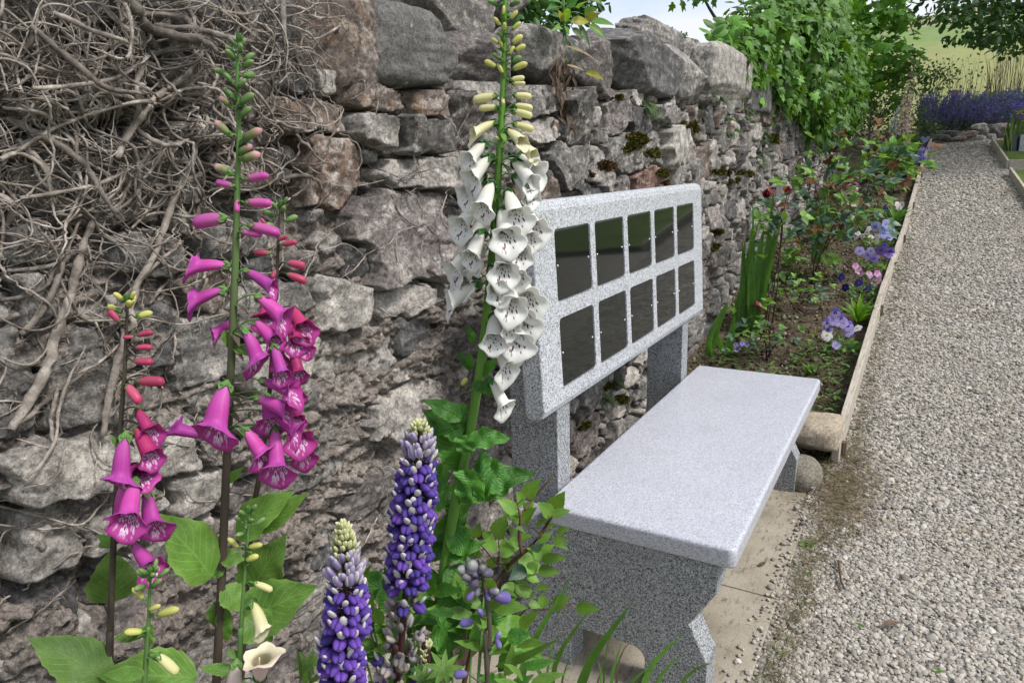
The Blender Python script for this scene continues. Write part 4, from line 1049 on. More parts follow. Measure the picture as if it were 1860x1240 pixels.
leavesA = [(R7(1150, 660), R7(838, 325), 92, ML_FOX, 0.02, dict(toff=0.05)), (R7(1290, 440), R7(1605, 203), 66, ML_FOX, -0.02), (R7(1400, 410), R7(1678, 208), 40, ML_FOX, -0.03), (R7(1380, 720), R7(1555, 440), 85, ML_FOX, -0.03, dict(shape=0.8)),
           (R7(1330, 905), R7(1718, 715), 92, ML_FOX, 0.0), (R7(1340, 880), R7(1480, 1010), 60, ML_FOX, 0.03, dict(bend=0.6)), (R7(1205, 560), R7(1335, 570), 30, ML_FOX, 0.0), (R7(1180, 800), R7(1165, 930), 30, ML_FOX), (R7(1230, 600), R7(1130, 640), 36, ML_FOX),
           (R7(1210, 720), R7(1330, 850), 46, ML_FOX), (R7(1225, 830), R7(1200, 960), 26, ML_FOX), (R7(1210, 1000), R7(1260, 880), 30, ML_FOX), (R4(1220, 560), R4(1245, 660), 14, ML_FOX), (R4(1260, 640), R4(1360, 700), 16, ML_FOX), (R4(1285, 1150), R4(1330, 1120), 14, ML_FOX), (R7(1240, 150), R7(1330, 60), 14, ML_FOX)]
foxglove('tall foxglove with magenta bells, its green tip overlapping the bare ivy stems', DA, [(435, 72), (431, 150), (434, 250), (431, 340), (429, 430), (425, 540), (418, 700), (410, 880), (402, 1060), (393, 1240)], budsA, bellsA, (80, 142, 0.010, 0.019, 11, 'green'), 'pur', MS_TWOTONE, leavesA, 0.0055, 0.003)
# ---------------------------------------------------------------- crimson foxglove behind it
DB = 0.93
budsB = [b_(R4, 1478, 138, 1392, 130, 'crim'), b_(R4, 1540, 92, 1622, 72, 'crim'), b_(R4, 1525, 68, 1570, 45, 'crim'), b_(R4, 1572, 190, 1674, 202, 'crim'), b_(R4, 1572, 250, 1674, 285, 'crim'), b_(R4, 1508, 232, 1508, 262, 'crim', 1.2), b_(Z3, 575, 1110, 548, 1070, 'crim')]
bellsB = [b_(R4, 1590, 435, 1685, 515, 'crim', 0.0, 0.05), b_(R4, 1575, 490, 1660, 600, 'crim', 0.01, 0.05), b_(R4, 1610, 545, 1680, 620, 'crim', 0, 0.045), b_(R4, 1590, 640, 1650, 770, 'crim', 0.02), b_(R4, 1500, 600, 1560, 700, 'crim', 0.0), b_(R4, 1620, 790, 1640, 850, 'crim', 0.0), b_(R4, 1560, 940, 1650, 1010, 'crim', 0.0),
          b_(R4, 1620, 1100, 1680, 1210, 'crim', 0.0), b_(R4, 1590, 1030, 1670, 1100, 'crim', 0.0, 0.05), b_(R4, 1440, 420, 1475, 470, 'crim', -0.02, 0.04)]
leavesB = [(R7(1370, 300), R7(1480, 240), 40, ML_FOX)]
foxglove('dark-stemmed foxglove with crimson bells behind the tall magenta foxglove', DB, [(510, 372), (506, 420), (503, 500), (497, 600), (487, 740), (473, 850), (460, 930), (452, 1010), (445, 1120), (438, 1240)], budsB, bellsB, (374, 410, 0.012, 0.018, 7, 'green'), 'crim', MS_PURPLE, leavesB, 0.0042, 0.0022)
# ---------------------------------------------------------------- small crimson foxglove at the left
DC = 0.80
budsC = [b_(R4, 668, 512, 608, 440, 'crim'), b_(R4, 745, 590, 685, 590, 'crim'), b_(R4, 760, 582, 842, 560, 'crim'), b_(R4, 755, 648, 846, 640, 'crim'), b_(R4, 745, 722, 855, 718, 'crim'), b_(R4, 765, 830, 905, 825, 'crim'), b_(R4, 705, 850, 800, 925, 'crim', 0.4)]
bellsC = [b_(R4, 742, 985, 870, 1090, 'crim', 0.0, 0.045), b_(R4, 738, 1090, 880, 1200, 'crim', 0.01, 0.05), b_(R4, 685, 1120, 690, 1340, 'pur', 0.035, 0.06), b_(R7, 730, 60, 840, 40, 'crim', 0.0), b_(R7, 690, 120, 690, 340, 'pur', 0.02, 0.062), b_(R7, 740, 130, 800, 240, 'pur', 0.04, 0.062), b_(R7, 800, 200, 880, 330, 'pur', -0.005, 0.05), b_(R7, 715, 475, 870, 560, 'pur', 0.0, 0.05)]
leavesC = [(R7(605, 800), R7(612, 500), 78, ML_FOX, -0.03, dict(shape=0.85, toff=-0.05)), (R7(600, 1225), R7(165, 1005), 80, ML_FOX, 0.02), (R7(540, 480), R7(600, 500), 16, ML_FOX), (R7(610, 490), R7(530, 430), 16, ML_FOX), (R4(650, 1200), R4(600, 1130), 10, ML_FOX)]
foxglove('short crimson foxglove at the left with its lowest bells wide open over dark stem', DC, [(232, 545), (229, 610), (226, 680), (220, 760), (214, 850), (208, 950), (204, 1040), (201, 1120), (199, 1190), (198, 1240)], budsC, bellsC, (543, 575, 0.012, 0.019, 6, 'yel'), 'crim', MS_PURPLE, leavesC, 0.0042, 0.0026)
# ---------------------------------------------------------------- two small cream foxgloves
DD = 0.74
budsD = [b_(R7, 795, 770, 738, 700, 'yel'), b_(R7, 840, 705, 890, 655, 'green'), b_(R7, 825, 828, 888, 796, 'yel'), b_(R7, 870, 855, 985, 815, 'yel'), b_(R7, 795, 945, 708, 918, 'yel', 0.4), b_(R7, 865, 1065, 990, 1165, 'cream')]
leavesD = [(R7(790, 1000), R7(830, 925), 38, ML_FOX, 0.0, dict(shape=0.7)), (R7(1075, 1210), R7(545, 1198), 92, ML_FOX, -0.03), (R7(780, 980), R7(620, 1000), 22, ML_FOX), (R7(790, 1190), R7(560, 1195), 24, ML_FOX, 0.02), (R7(740, 960), R7(650, 1010), 22, ML_FOX)]
foxglove('small foxglove in yellow bud below the short crimson foxglove', DD, [(275, 1040), (272, 1075), (270, 1130), (266, 1190), (262, 1245)], budsD, [], (1032, 1062, 0.012, 0.017, 8, 'green'), 'cream', MS_GREEN, leavesD, 0.003, 0.002)
DE = 0.76
budsE = [b_(R7, 1310, 490, 1255, 435, 'yel'), b_(R7, 1362, 490, 1440, 468, 'yel'), b_(R7, 1350, 560, 1418, 525, 'yel'), b_(R7, 1390, 680, 1497, 715, 'cream')]
bellsE = [b_(R7, 1370, 785, 1460, 920, 'cream', 0.0, 0.03), b_(R7, 1290, 1120, 1290, 1300, 'blush', 0.02, 0.05), b_(R7, 1420, 1230, 1445, 1030, 'blush', 0.03, 0.05)]
foxglove('small foxglove with cream buds and blush bells at the foot of the tall magenta foxglove', DE, [(453, 928), (449, 985), (444, 1050), (440, 1110), (436, 1180), (433, 1245)], budsE, bellsE, (930, 968, 0.011, 0.015, 8, 'green'), 'cream', MS_GREEN, [(R7(1310, 640), R7(1300, 700), 14, ML_FOX), (R7(1300, 1100), R7(1230, 1060), 14, ML_FOX), (R7(1280, 1180), R7(1090, 1160), 22, ML_FOX)], 0.003, 0.0018)
# ---------------------------------------------------------------- white foxglove
DW = 1.05
budsW = [b_(Z4, 345, 78, 350, 30, 'yel'), b_(Z4, 378, 98, 410, 55, 'yel'), b_(Z4, 335, 128, 302, 82, 'yel'), b_(Z4, 353, 150, 352, 112, 'yel', 0.5), b_(Z4, 388, 145, 428, 105, 'yel'), b_(Z4, 345, 185, 322, 150, 'green'), b_(Z4, 385, 210, 434, 166, 'yel'), b_(Z4, 325, 210, 294, 182, 'yel'), b_(Z4, 342, 230, 330, 195, 'yel', 0.4), b_(Z4, 375, 262, 395, 218, 'yel'), b_(Z4, 400, 245, 448, 212, 'yel'),
         b_(Z4, 338, 285, 294, 250, 'green'), b_(Z4, 385, 298, 432, 262, 'green'), b_(Z4, 315, 320, 262, 285, 'yel'), b_(Z4, 345, 350, 322, 302, 'yel'), b_(Z4, 388, 330, 462, 292, 'yel'), b_(Z4, 385, 395, 448, 390, 'cream'), b_(Z4, 375, 378, 445, 362, 'cream'), b_(Z4, 320, 452, 202, 465, 'cream'), b_(Z4, 392, 450, 486, 450, 'cream'), b_(Z4, 345, 458, 345, 492, 'cream', 0.9), b_(Z4, 322, 505, 225, 505, 'cream'), b_(Z4, 392, 495, 485, 505, 'cream'), b_(Z4, 385, 520, 488, 542, 'cream'), b_(Z4, 390, 582, 498, 605, 'cream'), b_(Z4, 330, 660, 310, 640, 'cream', 0.5), (Z5(180, 985), Z5(212, 938), 'yel')]
bellsW = [b_(Z4, 318, 570, 208, 622, 'cream', 0, 0.04), b_(Z4, 362, 610, 440, 662, 'cream', 0.02, 0.04), b_(Z4, 395, 655, 485, 718, 'cream', 0.01, 0.04), b_(Z4, 270, 668, 178, 745, 'white', 0, 0.045), b_(Z4, 295, 730, 195, 830, 'white', 0.01, 0.05), b_(Z4, 412, 730, 510, 800, 'white', -0.01, 0.05), b_(Z4, 390, 755, 480, 845, 'white', 0.01, 0.05), b_(Z4, 262, 812, 165, 900, 'white', -0.005, 0.05), b_(Z4, 298, 852, 240, 975, 'white', 0.035, 0.05), b_(Z4, 395, 822, 480, 910, 'white', 0, 0.05), b_(Z4, 365, 892, 408, 1000, 'white', 0.035, 0.05),
          b_(Z4, 240, 950, 140, 1050, 'white', 0.0, 0.055), b_(Z4, 290, 1000, 210, 1110, 'white', -0.01), b_(Z4, 335, 975, 362, 1095, 'white', 0.04, 0.05), b_(Z4, 425, 960, 490, 1060, 'white', 0, 0.055), b_(Z4, 255, 1080, 195, 1190, 'white', 0.03, 0.05), b_(Z4, 330, 1130, 352, 1235, 'white', 0.04, 0.05), b_(Z4, 400, 1090, 425, 1160, 'white', 0.02, 0.05),
          b_(Z5, 300, 120, 225, 260, 'white', 0.03, 0.05), b_(Z5, 400, 40, 435, 125, 'white', 0.04, 0.05), b_(Z5, 250, 200, 130, 330, 'white', 0.0, 0.055), b_(Z5, 500, 60, 560, 150, 'white', 0.01, 0.05), b_(Z5, 390, 195, 425, 310, 'white', 0.04, 0.05), b_(Z5, 450, 240, 490, 360, 'white', 0.03, 0.05), b_(Z5, 480, 120, 520, 240, 'white', 0.02, 0.05), b_(Z5, 290, 420, 100, 500, 'white', 0.02, 0.052), b_(Z5, 240, 330, 190, 380, 'white', -0.02, 0.05), b_(Z5, 345, 325, 385, 420, 'white', 0.04, 0.05), b_(Z5, 440, 400, 470, 500, 'white', 0.03, 0.05), b_(Z5, 520, 380, 545, 470, 'white', 0.0, 0.055),
          b_(Z5, 390, 530, 475, 640, 'white', 0.03, 0.05), b_(Z5, 370, 585, 370, 690, 'white', 0.02, 0.055), b_(Z5, 510, 480, 520, 580, 'white', 0.0), b_(Z5, 500, 600, 495, 700, 'white', 0.01, 0.055), b_(Z5, 368, 745, 462, 870, 'white', 0.02, 0.052), b_(Z5, 340, 950, 435, 1090, 'white', 0.02, 0.05)]
FD = ML_FOXD
K = dict(wave=0.16, serr=0.05, ny=19)
leavesW = [(R8(650, 200), R8(1045, 100), 62, FD, 0.02, dict(K, bend=0.5)), (R8(760, 110), R8(640, 265), 60, FD, 0.06, dict(K, bend=0.4)), (R8(700, 130), R8(925, 130), 75, FD, 0.04, dict(K)), (Z5(200, 1230), Z5(-30, 1140), 62, FD, 0.0, dict(K, shape=0.8)), ((845, 840), (772, 747), 62, FD, -0.02, dict(K, shape=0.8, toff=0.02)), ((850, 830), (840, 740), 30, FD, -0.02, dict(K)), (Z5(180, 1180), Z5(-35, 1075), 30, FD, 0.03, dict(K, bend=0.7)),
           ((852, 800), (926, 797), 34, FD, 0.03, dict(K, bend=0.7)), ((848, 790), (820, 735), 26, FD, 0.0, dict(K)), ((850, 790), (838, 826), 36, FD, 0.05, dict(K)), (Z5(255, 760), Z5(205, 650), 14, FD, 0, dict(K)), (Z5(235, 900), Z5(155, 805), 18, FD, 0, dict(K)), (Z5(290, 940), Z5(395, 830), 18, FD, 0, dict(K)), (Z5(280, 980), Z5(365, 1060), 16, FD, 0.02, dict(K, bend=0.7)), (Z5(255, 1010), Z5(320, 980), 22, FD, 0.02, dict(K)), (Z5(240, 890), Z5(222, 800), 10, FD, 0, dict(K)),
           ((825, 905), (762, 905), 50, FD, -0.03, dict(K)), ((822, 930), (790, 1010), 50, FD, -0.02, dict(K)), ((815, 960), (860, 1010), 46, FD, 0.0, dict(K)), ((812, 985), (745, 1010), 44, FD, -0.02, dict(K)), ((808, 1010), (880, 985), 40, FD, 0.0, dict(K)), ((805, 1040), (865, 1075), 52, FD, 0.02, dict(K)), ((800, 1050), (735, 1075), 50, FD, 0.0, dict(K)), ((800, 1080), (850, 1150), 60, FD, 0.03, dict(K)), ((795, 1090), (740, 1150), 56, FD, 0.03, dict(K)), ((795, 1110), (815, 1200), 62, FD, 0.05, dict(K)),
           ((790, 1100), (700, 1120), 60, FD, -0.04, dict(K)), ((735, 1100), (640, 1040), 64, FD, -0.05, dict(K)), ((880, 1120), (985, 1195), 64, ML_LIME, -0.02, dict(K, bend=0.2)), ((870, 1130), (940, 1080), 40, FD, -0.02, dict(K)), ((820, 880), (840, 960), 44, FD, -0.03, dict(K)), ((815, 870), (770, 860), 44, FD, -0.04, dict(K))]
foxglove('very tall white foxglove with spotted throats beside the granite bench', DW, [(918, -40), (917, 20), (916, 100), (913, 180), (906, 300), (897, 430), (882, 590), (868, 700), (850, 800), (830, 900), (812, 1000), (798, 1100), (790, 1200)], budsW, bellsW, (-38, 24, 0.012, 0.018, 11, 'green'), 'white', MS_WHITEFOX, leavesW, 0.008, 0.0038, CALD, 0.056, 1.15)
# ================================================================== lupins
MP_LUP = petal_mat('lupin_blue', [(0.0, (0.13, 0.07, 0.30)), (0.5, (0.088, 0.042, 0.285)), (1.0, (0.13, 0.07, 0.37))], 0.25, 0.7, 0.32, 0.015)
MP_LUPW = petal_mat('lupin_white', [(0.0, (0.5, 0.46, 0.5)), (1.0, (0.66, 0.63, 0.64))], 0.25, 0.5, 0.12)
MP_LUPV = petal_mat('lupin_violet', [(0.0, (0.5, 0.5, 0.42)), (0.5, (0.30, 0.22, 0.46)), (1.0, (0.5, 0.47, 0.55))], 0.25, 0.5, 0.2)
MP_LUPG = petal_mat('lupin_green', [(0.0, (0.26, 0.33, 0.10)), (0.6, (0.50, 0.52, 0.24)), (1.0, (0.64, 0.63, 0.42))], 0.2, 0.5, 0.15)
MP_FADED = petal_mat('faded_petal', [(0.0, (0.16, 0.14, 0.13)), (0.6, (0.3, 0.27, 0.3)), (1.0, (0.46, 0.38, 0.28))], 0.2, 0.7, 0.35)
def egg(c, y, z, sx, sy, sz, n=10):
    prof = [(0.02, 0.0), (0.3, 0.06), (0.47, 0.22), (0.5, 0.45), (0.44, 0.7), (0.28, 0.9), (0.03, 1.0)]
    V, Q, uv = lathe(prof, n); V[:, 1] += 0.06 * np.exp(-(V[:, 0] / 0.13) ** 2) * np.sin(np.pi * np.clip(V[:, 2], 0, 1)) * np.sign(V[:, 1] + 1e-6); y = nrm(y); x = nrm(np.cross(y, z)); zz = np.cross(x, y)
    return np.asarray(c) + V[:, 0:1] * sx * x + V[:, 2:3] * sy * y + V[:, 1:2] * sz * zz, Q, uv
def floret_mesh(name, mats, seed, young=0.0):
    """one lupin flower, unit length, growing along +Y with +Z up"""
    rng = np.random.default_rng(seed); b = MB()
    if young < 0.5:
        for sg in (-1, 1):                                        # the two folded wings
            V, Q, uv = egg((0.15 * sg, 0.06, -0.10), (0.22 * sg - 0.12 * sg, 1, -0.12 + 0.1 * rng.normal()), (0.35 * sg, 0, 1), 0.50, 0.92 + 0.06 * rng.normal(), 0.60); V[:, 2] -= 0.06 * (V[:, 1] - 0.1) ** 2; V[:, 0] -= 0.10 * sg * np.clip(V[:, 1], 0, 1) ** 2; b.add(V, Q, uv, 0)
        V, Q, uv = egg((0.25 * rng.normal(), 0.36, 0.12), (0.2 * rng.normal(), 0.45, 1.0), (0, -1, 0.35), 0.48, 0.84, 0.26); b.add(V, Q, uv, 1)
    else:
        V, Q, uv = egg((0, 0, 0), (0, 0.55, 1.0), (0, -1, 0.6), 0.5, 1.05, 0.42); b.add(V, Q, uv, 0)
        V, Q, uv = egg((0.16, -0.02, 0.05), (0.1, 0.5, 1.0), (0, -1, 0.6), 0.25, 0.85, 0.4); b.add(V, Q, uv, 1)
    V, Q, uv = tube([(0, -0.22, -0.05), (0, 0.12, -0.05)], 0.07, 5); b.add(V, Q, uv, 2)
    return b.mesh(name, mats)
FLO = [floret_mesh('lupin_floret', [MP_LUP, MP_LUPW, MS_PURPLE], q) for q in range(4)]
FLOV = [floret_mesh('lupin_young', [MP_LUPV, MP_LUPW, MS_GREEN], q, 1) for q in range(3)]
FLOG = [floret_mesh('lupin_bud', [MP_LUPG, MP_LUPG, MS_GREEN], q, 1) for q in range(3)]
FLOF = [floret_mesh('faded_floret', [MP_FADED, MP_FADED, MS_BROWN], q + 9, q % 2) for q in range(4)]
def lupin(label, D, stem_px, v_top, v_green, v_violet, v_low, v_faded, wpx, seed, dv=16.5):
    rng = np.random.default_rng(seed)
    S3 = [at(u, v, D) for u, v in stem_px]
    g = S3[-1].copy(); g[2] = -0.13; P = smooth_poly(S3 + [g], 70)
    root = thing('lupin', label, 'lupin', (g[0], g[1], -0.11), 'purple and white lupins')
    m = MB(); V, F, uv = tube(P, np.interp(np.linspace(0, 1, 70), [0, 0.3, 1], [0.002, 0.0042, 0.0055]), 8); m.add(V, F, uv); m.build('stem', MS_MAROON, root)
    vv = np.array([pix(p_)[1] for p_ in P]); 
    pxm = D / F_PX
    v = v_top; row = 0; f_ = MB()
    while v < v_faded:
        c = np.array([np.interp(v, vv, P[:, q]) for q in range(3)])
        t = (v - v_top) / (v_low - v_top)
        if v < v_green: kind = 'g'
        elif v < v_violet: kind = 'v'
        elif v < v_low: kind = 'f'
        else: kind = 'x'
        half = wpx * 0.5 * pxm * np.interp(v, [v_top, v_green, v_violet, v_violet + 60, v_low, v_faded], [0.26, 0.56, 0.8, 0.97, 1.0, 0.95])
        n = {'g': 8, 'v': 8, 'f': 7, 'x': 6}[kind]
        for q in range(n):
            if kind == 'x' and rng.random() < 0.3: continue
            a = 2 * math.pi * (q + 0.5 * (row % 2)) / n + rng.normal(0, 0.10)
            out = math.cos(a) * RT + math.sin(a) * FH; out = nrm(out - np.array([0, 0, out[2]]))
            z = np.array([0, 0, 1.0]); tilt = rng.normal(-0.05, 0.12) if kind == 'f' else rng.normal(0, 0.15)
            y = nrm(out + tilt * z); zz = nrm(z - (z @ y) * y); x = np.cross(y, zz)
            s = {'g': 0.55, 'v': 0.74, 'f': 0.62, 'x': 0.55}[kind]
            L = half * s * rng.uniform(0.92, 1.1)
            if kind == 'g': L = max(L, 0.0105)
            if kind == 'v': L = max(L, 0.0145)
            me = {'g': FLOG, 'v': FLOV, 'f': FLO, 'x': FLOF}[kind]; me = me[rng.integers(len(me))]
            if kind == 'x' and rng.random() < 0.12: me = FLO[0]
            base = c + out * max(0.001, half - L * (0.98 if kind in 'fx' else 0.6)) + z * rng.normal(0, 0.0012)
            link('floret', me, root, mat4(base, x, y, zz, L))
        row += 1
        v += {'g': 8.5, 'v': 13.5, 'f': dv, 'x': 21}[kind]
    return root
lupin('nearer lupin spike with green tip, lower left of its taller neighbour', 0.76, [(624, 958), (626, 1010), (629, 1070), (629, 1140), (627, 1200), (625, 1250)], 960, 1004, 1052, 1400, 1400, 112, 4, 20)
lupin('taller lupin spike with whitish tip and faded flowers below, left of the white foxglove', 0.90, [(763, 773), (760, 815), (754, 880), (748, 950), (741, 1030), (734, 1110), (727, 1190), (722, 1250)], 772, 795, 838, 1062, 1262, 104, 7, 16.5)
lupin('tiny green lupin spike between the faded lupin and the leaves', 0.9, [(779, 1176), (777, 1200), (775, 1250)], 1176, 1225, 1230, 1231, 1231, 24, 9)
# ================================================================== spike of grey-blue buds
MB_GREYBUD = petal_mat('grey_bud', [(0.0, (0.10, 0.08, 0.12)), (0.5, (0.15, 0.135, 0.20)), (0.85, (0.26, 0.28, 0.22)), (1.0, (0.38, 0.40, 0.32))], 0.15, 0.5, 0.25)
MB_BLUEBUD = petal_mat('blue_bud', [(0.0, (0.10, 0.08, 0.14)), (0.5, (0.14, 0.11, 0.34)), (1.0, (0.3, 0.28, 0.48))], 0.15, 0.5, 0.2)
GB = [bud_mesh('grey_bud_mesh', MB_GREYBUD, q, 0.32, 0.5) for q in range(3)]; BB = [bud_mesh('blue_bud_mesh', MB_BLUEBUD, q, 0.27, 0.3) for q in range(2)]
DQ = 0.80
S3 = [at(*R8(x, y), DQ) for x, y in ((745, 560), (765, 640), (785, 740), (798, 830), (806, 930), (804, 1060), (796, 1240))]
g = S3[-1].copy(); g[2] = -0.11; P = smooth_poly(S3 + [g], 50)
root = thing('budding_plant', 'plant with a spray of grey blue closed buds on a grey stem', 'plant', g)
m = MB(); V, F, uv = tube(P, np.interp(np.linspace(0, 1, 50), [0, .3, 1], [0.0012, 0.003, 0.004]), 7); m.add(V, F, uv)
for x, y, tx, ty, kk, L in [(700, 610, 690, 570, 0, 0), (690, 640, 640, 615, 0, 0), (720, 610, 745, 575, 0, 0), (745, 640, 775, 612, 0, 0), (720, 640, 710, 580, 0, 0), (700, 660, 655, 665, 0, 0), (745, 660, 720, 640, 0, 0), (770, 650, 820, 635, 0, 0), (740, 690, 705, 700, 0, 0), (745, 640, 690, 615, 0, 0), (760, 640, 770, 600, 0, 0),
                            (750, 720, 735, 760, 0, 0), (730, 740, 680, 790, 1, 0), (790, 740, 805, 780, 1, 0), (800, 740, 860, 745, 0, 0), (830, 770, 925, 775, 1, 0), (770, 880, 750, 835, 1, 0), (720, 910, 640, 915, 1, 0), (840, 1010, 865, 960, 1, 0), (840, 1000, 870, 1050, 1, 0), (690, 1190, 610, 1195, 1, 0), (815, 760, 855, 730, 0, 0), (705, 680, 672, 640, 0, 0)]:
    a = at(*R8(x, y), DQ - 0.005 * (x % 3)); c = at(*R8(tx, ty), DQ - 0.01 + 0.007 * (y % 4)); L = max(np.linalg.norm(c - a), 0.0125)
    me = (GB if kk == 0 else BB)[(x + y) % (3 if kk == 0 else 2)]
    link('bud', me, root, aim(a, c - a, L))
    s_ = P[np.argmin(((P - a) ** 2).sum(1) + 4 * np.maximum(0, P[:, 2] - a[2] + 0.006) ** 2)]; V, F, uv = tube(smooth_poly([s_, (s_ + a) / 2 - np.array([0, 0, .004]), a], 5), 0.0009, 5); m.add(V, F, uv)
m.build('stem', MS_PURPLE, root)

# ================================================================== rose shrub in front of the bench
DRS = 1.18
g = at(*R8(690, 1100), DRS); g[2] = -0.11
root = thing('rose_shrub', 'young rose shrub with fresh green leaflets before the near bench leg', 'shrub', g)
m = MB(); m2 = MB()
for mm, pts, r in ((m, [(670, 1239), (700, 1100), (740, 950), (800, 790), (870, 660), (930, 580), (1010, 520), (1090, 430), (1130, 360), (1150, 330)], 0.0058), (m, [(985, 540), (970, 440), (975, 340), (955, 260)], 0.0035), (m, [(890, 990), (950, 900), (1020, 830), (1060, 845), (1160, 835), (1280, 832)], 0.0022), (m, [(1000, 300), (1050, 230), (1150, 120)], 0.003),
                   (m, [(530, 1060), (540, 930), (500, 830), (470, 770)], 0.0022), (m, [(540, 980), (590, 890)], 0.0015), (m, [(850, 640), (860, 540), (855, 450)], 0.0015), (m, [(930, 580), (850, 590), (770, 500), (700, 450)], 0.0017), (m, [(1010, 520), (1060, 530), (1100, 560)], 0.0013), (m, [(940, 660), (900, 700)], 0.0012), (m, [(1090, 430), (1040, 400), (990, 380)], 0.0012), (m, [(975, 340), (940, 330), (900, 310)], 0.0011), (m, [(955, 270), (990, 240)], 0.001), (m, [(1140, 340), (1150, 280)], 0.001), (m, [(870, 660), (960, 700), (1060, 725)], 0.0012), (m, [(500, 1060), (520, 1180), (530, 1239)], 0.002)):
    P = smooth_poly([at(*R8(x, y), DRS + 0.02 * math.sin(x * 0.03)) for x, y in pts], 14)
    if pts[0] == (670, 1239): gg = P[0].copy(); gg[2] = -0.11; P = np.vstack([gg, P])
    if pts[-1] == (530, 1239): gg = P[-1].copy(); gg[2] = -0.11; P = np.vstack([P, gg])
    V, F, uv = tube(P, np.linspace(r, r * 0.55, len(P)), 6); mm.add(V, F, uv)
m.build('stem', MS_BROWN, root)
LFL = [(900, 400, 860, 340, 44), (930, 620, 870, 560, 60), (820, 700, 760, 650, 54), (1010, 660, 1080, 690, 50), (960, 480, 900, 470, 50), (1120, 400, 1170, 380, 40), (1000, 300, 1050, 250, 50), (840, 760, 800, 700, 48), (560, 700, 520, 640, 50), (740, 640, 690, 600, 50), (1180, 420, 1240, 400, 40), (1030, 580, 1060, 650, 54), (700, 880, 640, 860, 54), (760, 800, 700, 830, 54), (900, 920, 850, 960, 50), (960, 880, 1010, 930, 44),(1000, 225, 1085, 130, 70), (985, 270, 950, 198, 60), (955, 312, 848, 240, 62), (1145, 330, 1068, 255, 66), (1150, 290, 1218, 198, 72), (1150, 330, 1248, 302, 50), (985, 360, 878, 310, 46), (990, 362, 1062, 288, 66), (840, 452, 905, 325, 84), (695, 430, 613, 350, 46), (715, 446, 755, 372, 56), (775, 455, 822, 415, 46), (945, 455, 908, 388, 46), (850, 500, 745, 478, 62), (860, 515, 968, 508, 84), (970, 455, 1042, 440, 36), (1060, 385, 1132, 352, 36), (1070, 475, 1150, 420, 40), (1150, 462, 1240, 468, 40), (1165, 490, 1240, 520, 36), (1090, 535, 1162, 488, 44), (1090, 562, 1010, 505, 56), (1090, 566, 1230, 562, 48), (965, 575, 1098, 630, 96), (1072, 628, 1192, 642, 56), (1002, 610, 912, 682, 66), (935, 700, 1055, 775, 76), (890, 700, 930, 765, 70), (1062, 722, 1138, 732, 42), (1100, 832, 1085, 752, 62), (1155, 832, 1250, 768, 70), (1278, 832, 1410, 840, 60), (1020, 808, 1085, 828, 40), (860, 806, 930, 842, 56), (905, 832, 982, 858, 40), (490, 740, 405, 640, 70), (490, 760, 540, 715, 62), (650, 800, 572, 740, 66), (500, 800, 606, 850, 66), (680, 740, 740, 690, 50), (760, 560, 690, 520, 46), (640, 470, 560, 470, 40), (800, 600, 850, 560, 46), (1040, 520, 1100, 480, 40), (620, 870, 560, 900, 50), (700, 560, 640, 600, 44), (1000, 420, 950, 400, 40)]
for q, (x0, y0, x1, y1, w) in enumerate(LFL):
    dd = DRS + 0.03 * math.sin(q * 2.3)
    a = at(*R8(x0, y0), dd); c = at(*R8(x1, y1), dd - 0.012 * (q % 3))
    l = leaf_obj(root, a, c, w / 3.0 * dd / F_PX * 1.4, ML_BLUEGREEN if q % 9 == 5 and y0 > 500 else ML_ROSE, nx=5, ny=13, serr=0.07, bend=0.25, fold=0.22, shape=0.95)

# ================================================================== strap leaves at the lower right of the shrub
def blades(name, label, cat, D, items, mat, mats2=None, group=None):
    g = at((items[0][0][0]), items[0][0][1], D); g[2] = float(gh(g[1]))
    root = thing(name, label, cat, g, group)
    for q, it in enumerate(items):
        pts, w = it[0:-1], it[-1]
        Dq = D + 0.02 * math.sin(q * 1.9)
        P = [at(u, v, Dq - 0.05 * k_ / len(pts)) for k_, (u, v) in enumerate(pts)]
        gg = P[0] + (P[0] - P[1]) * np.array([0.25, 0.25, 0.0]); z0 = float(gh(gg[1])); gg[2] = z0 - 0.01
        if P[0][2] > z0 + 0.05: P = [gg] + P
        P = smooth_poly(P, 24)[:]; P = np.array([P[0] + (P[-1] - P[0]) * 0 for _ in range(0)] or P); kk_ = np.cumsum(np.concatenate([[0], np.linalg.norm(np.diff(P, axis=0), axis=1)])); P = np.stack([np.interp(np.linspace(0, kk_[-1], 16), kk_, P[:, c_]) for c_ in range(3)], -1)
        for _ in range(3): P[1:-1] = 0.5 * P[1:-1] + 0.25 * (P[:-2] + P[2:])
        t = np.linspace(0, 1, 16); W = w * Dq / F_PX * 0.85 * np.minimum(1, (1 - t) ** 0.6 * 1.25) * np.interp(t, [0, 0.3], [0.75, 1]); W[-1] = 0.0003
        T = np.gradient(P, axis=0); T /= np.linalg.norm(T, axis=1)[:, None]
        vw = P - CAM; S = np.cross(T, vw); S /= np.linalg.norm(S, axis=1)[:, None]; N = np.cross(S, T)
        ang = 0.35 + 0.35 * math.sin(q * 2.7); S2 = S * math.cos(ang) + N * math.sin(ang); N2 = np.cross(S2, T)
        V = np.stack([P - S2 * W[:, None], P + N2 * (W * 0.3)[:, None], P + S2 * W[:, None]], 1).reshape(-1, 3)
        uv = np.stack([np.tile([0, 0.5, 1], 16), np.repeat(t, 3)], -1)
        m_ = mats2[q % len(mats2)] if mats2 else mat
        MB().add(V, grid_faces(16, 3), uv).build('leaf', m_, root)
    return root
r8 = lambda *a: [R8(a[i], a[i + 1]) for i in range(0, len(a), 2)]
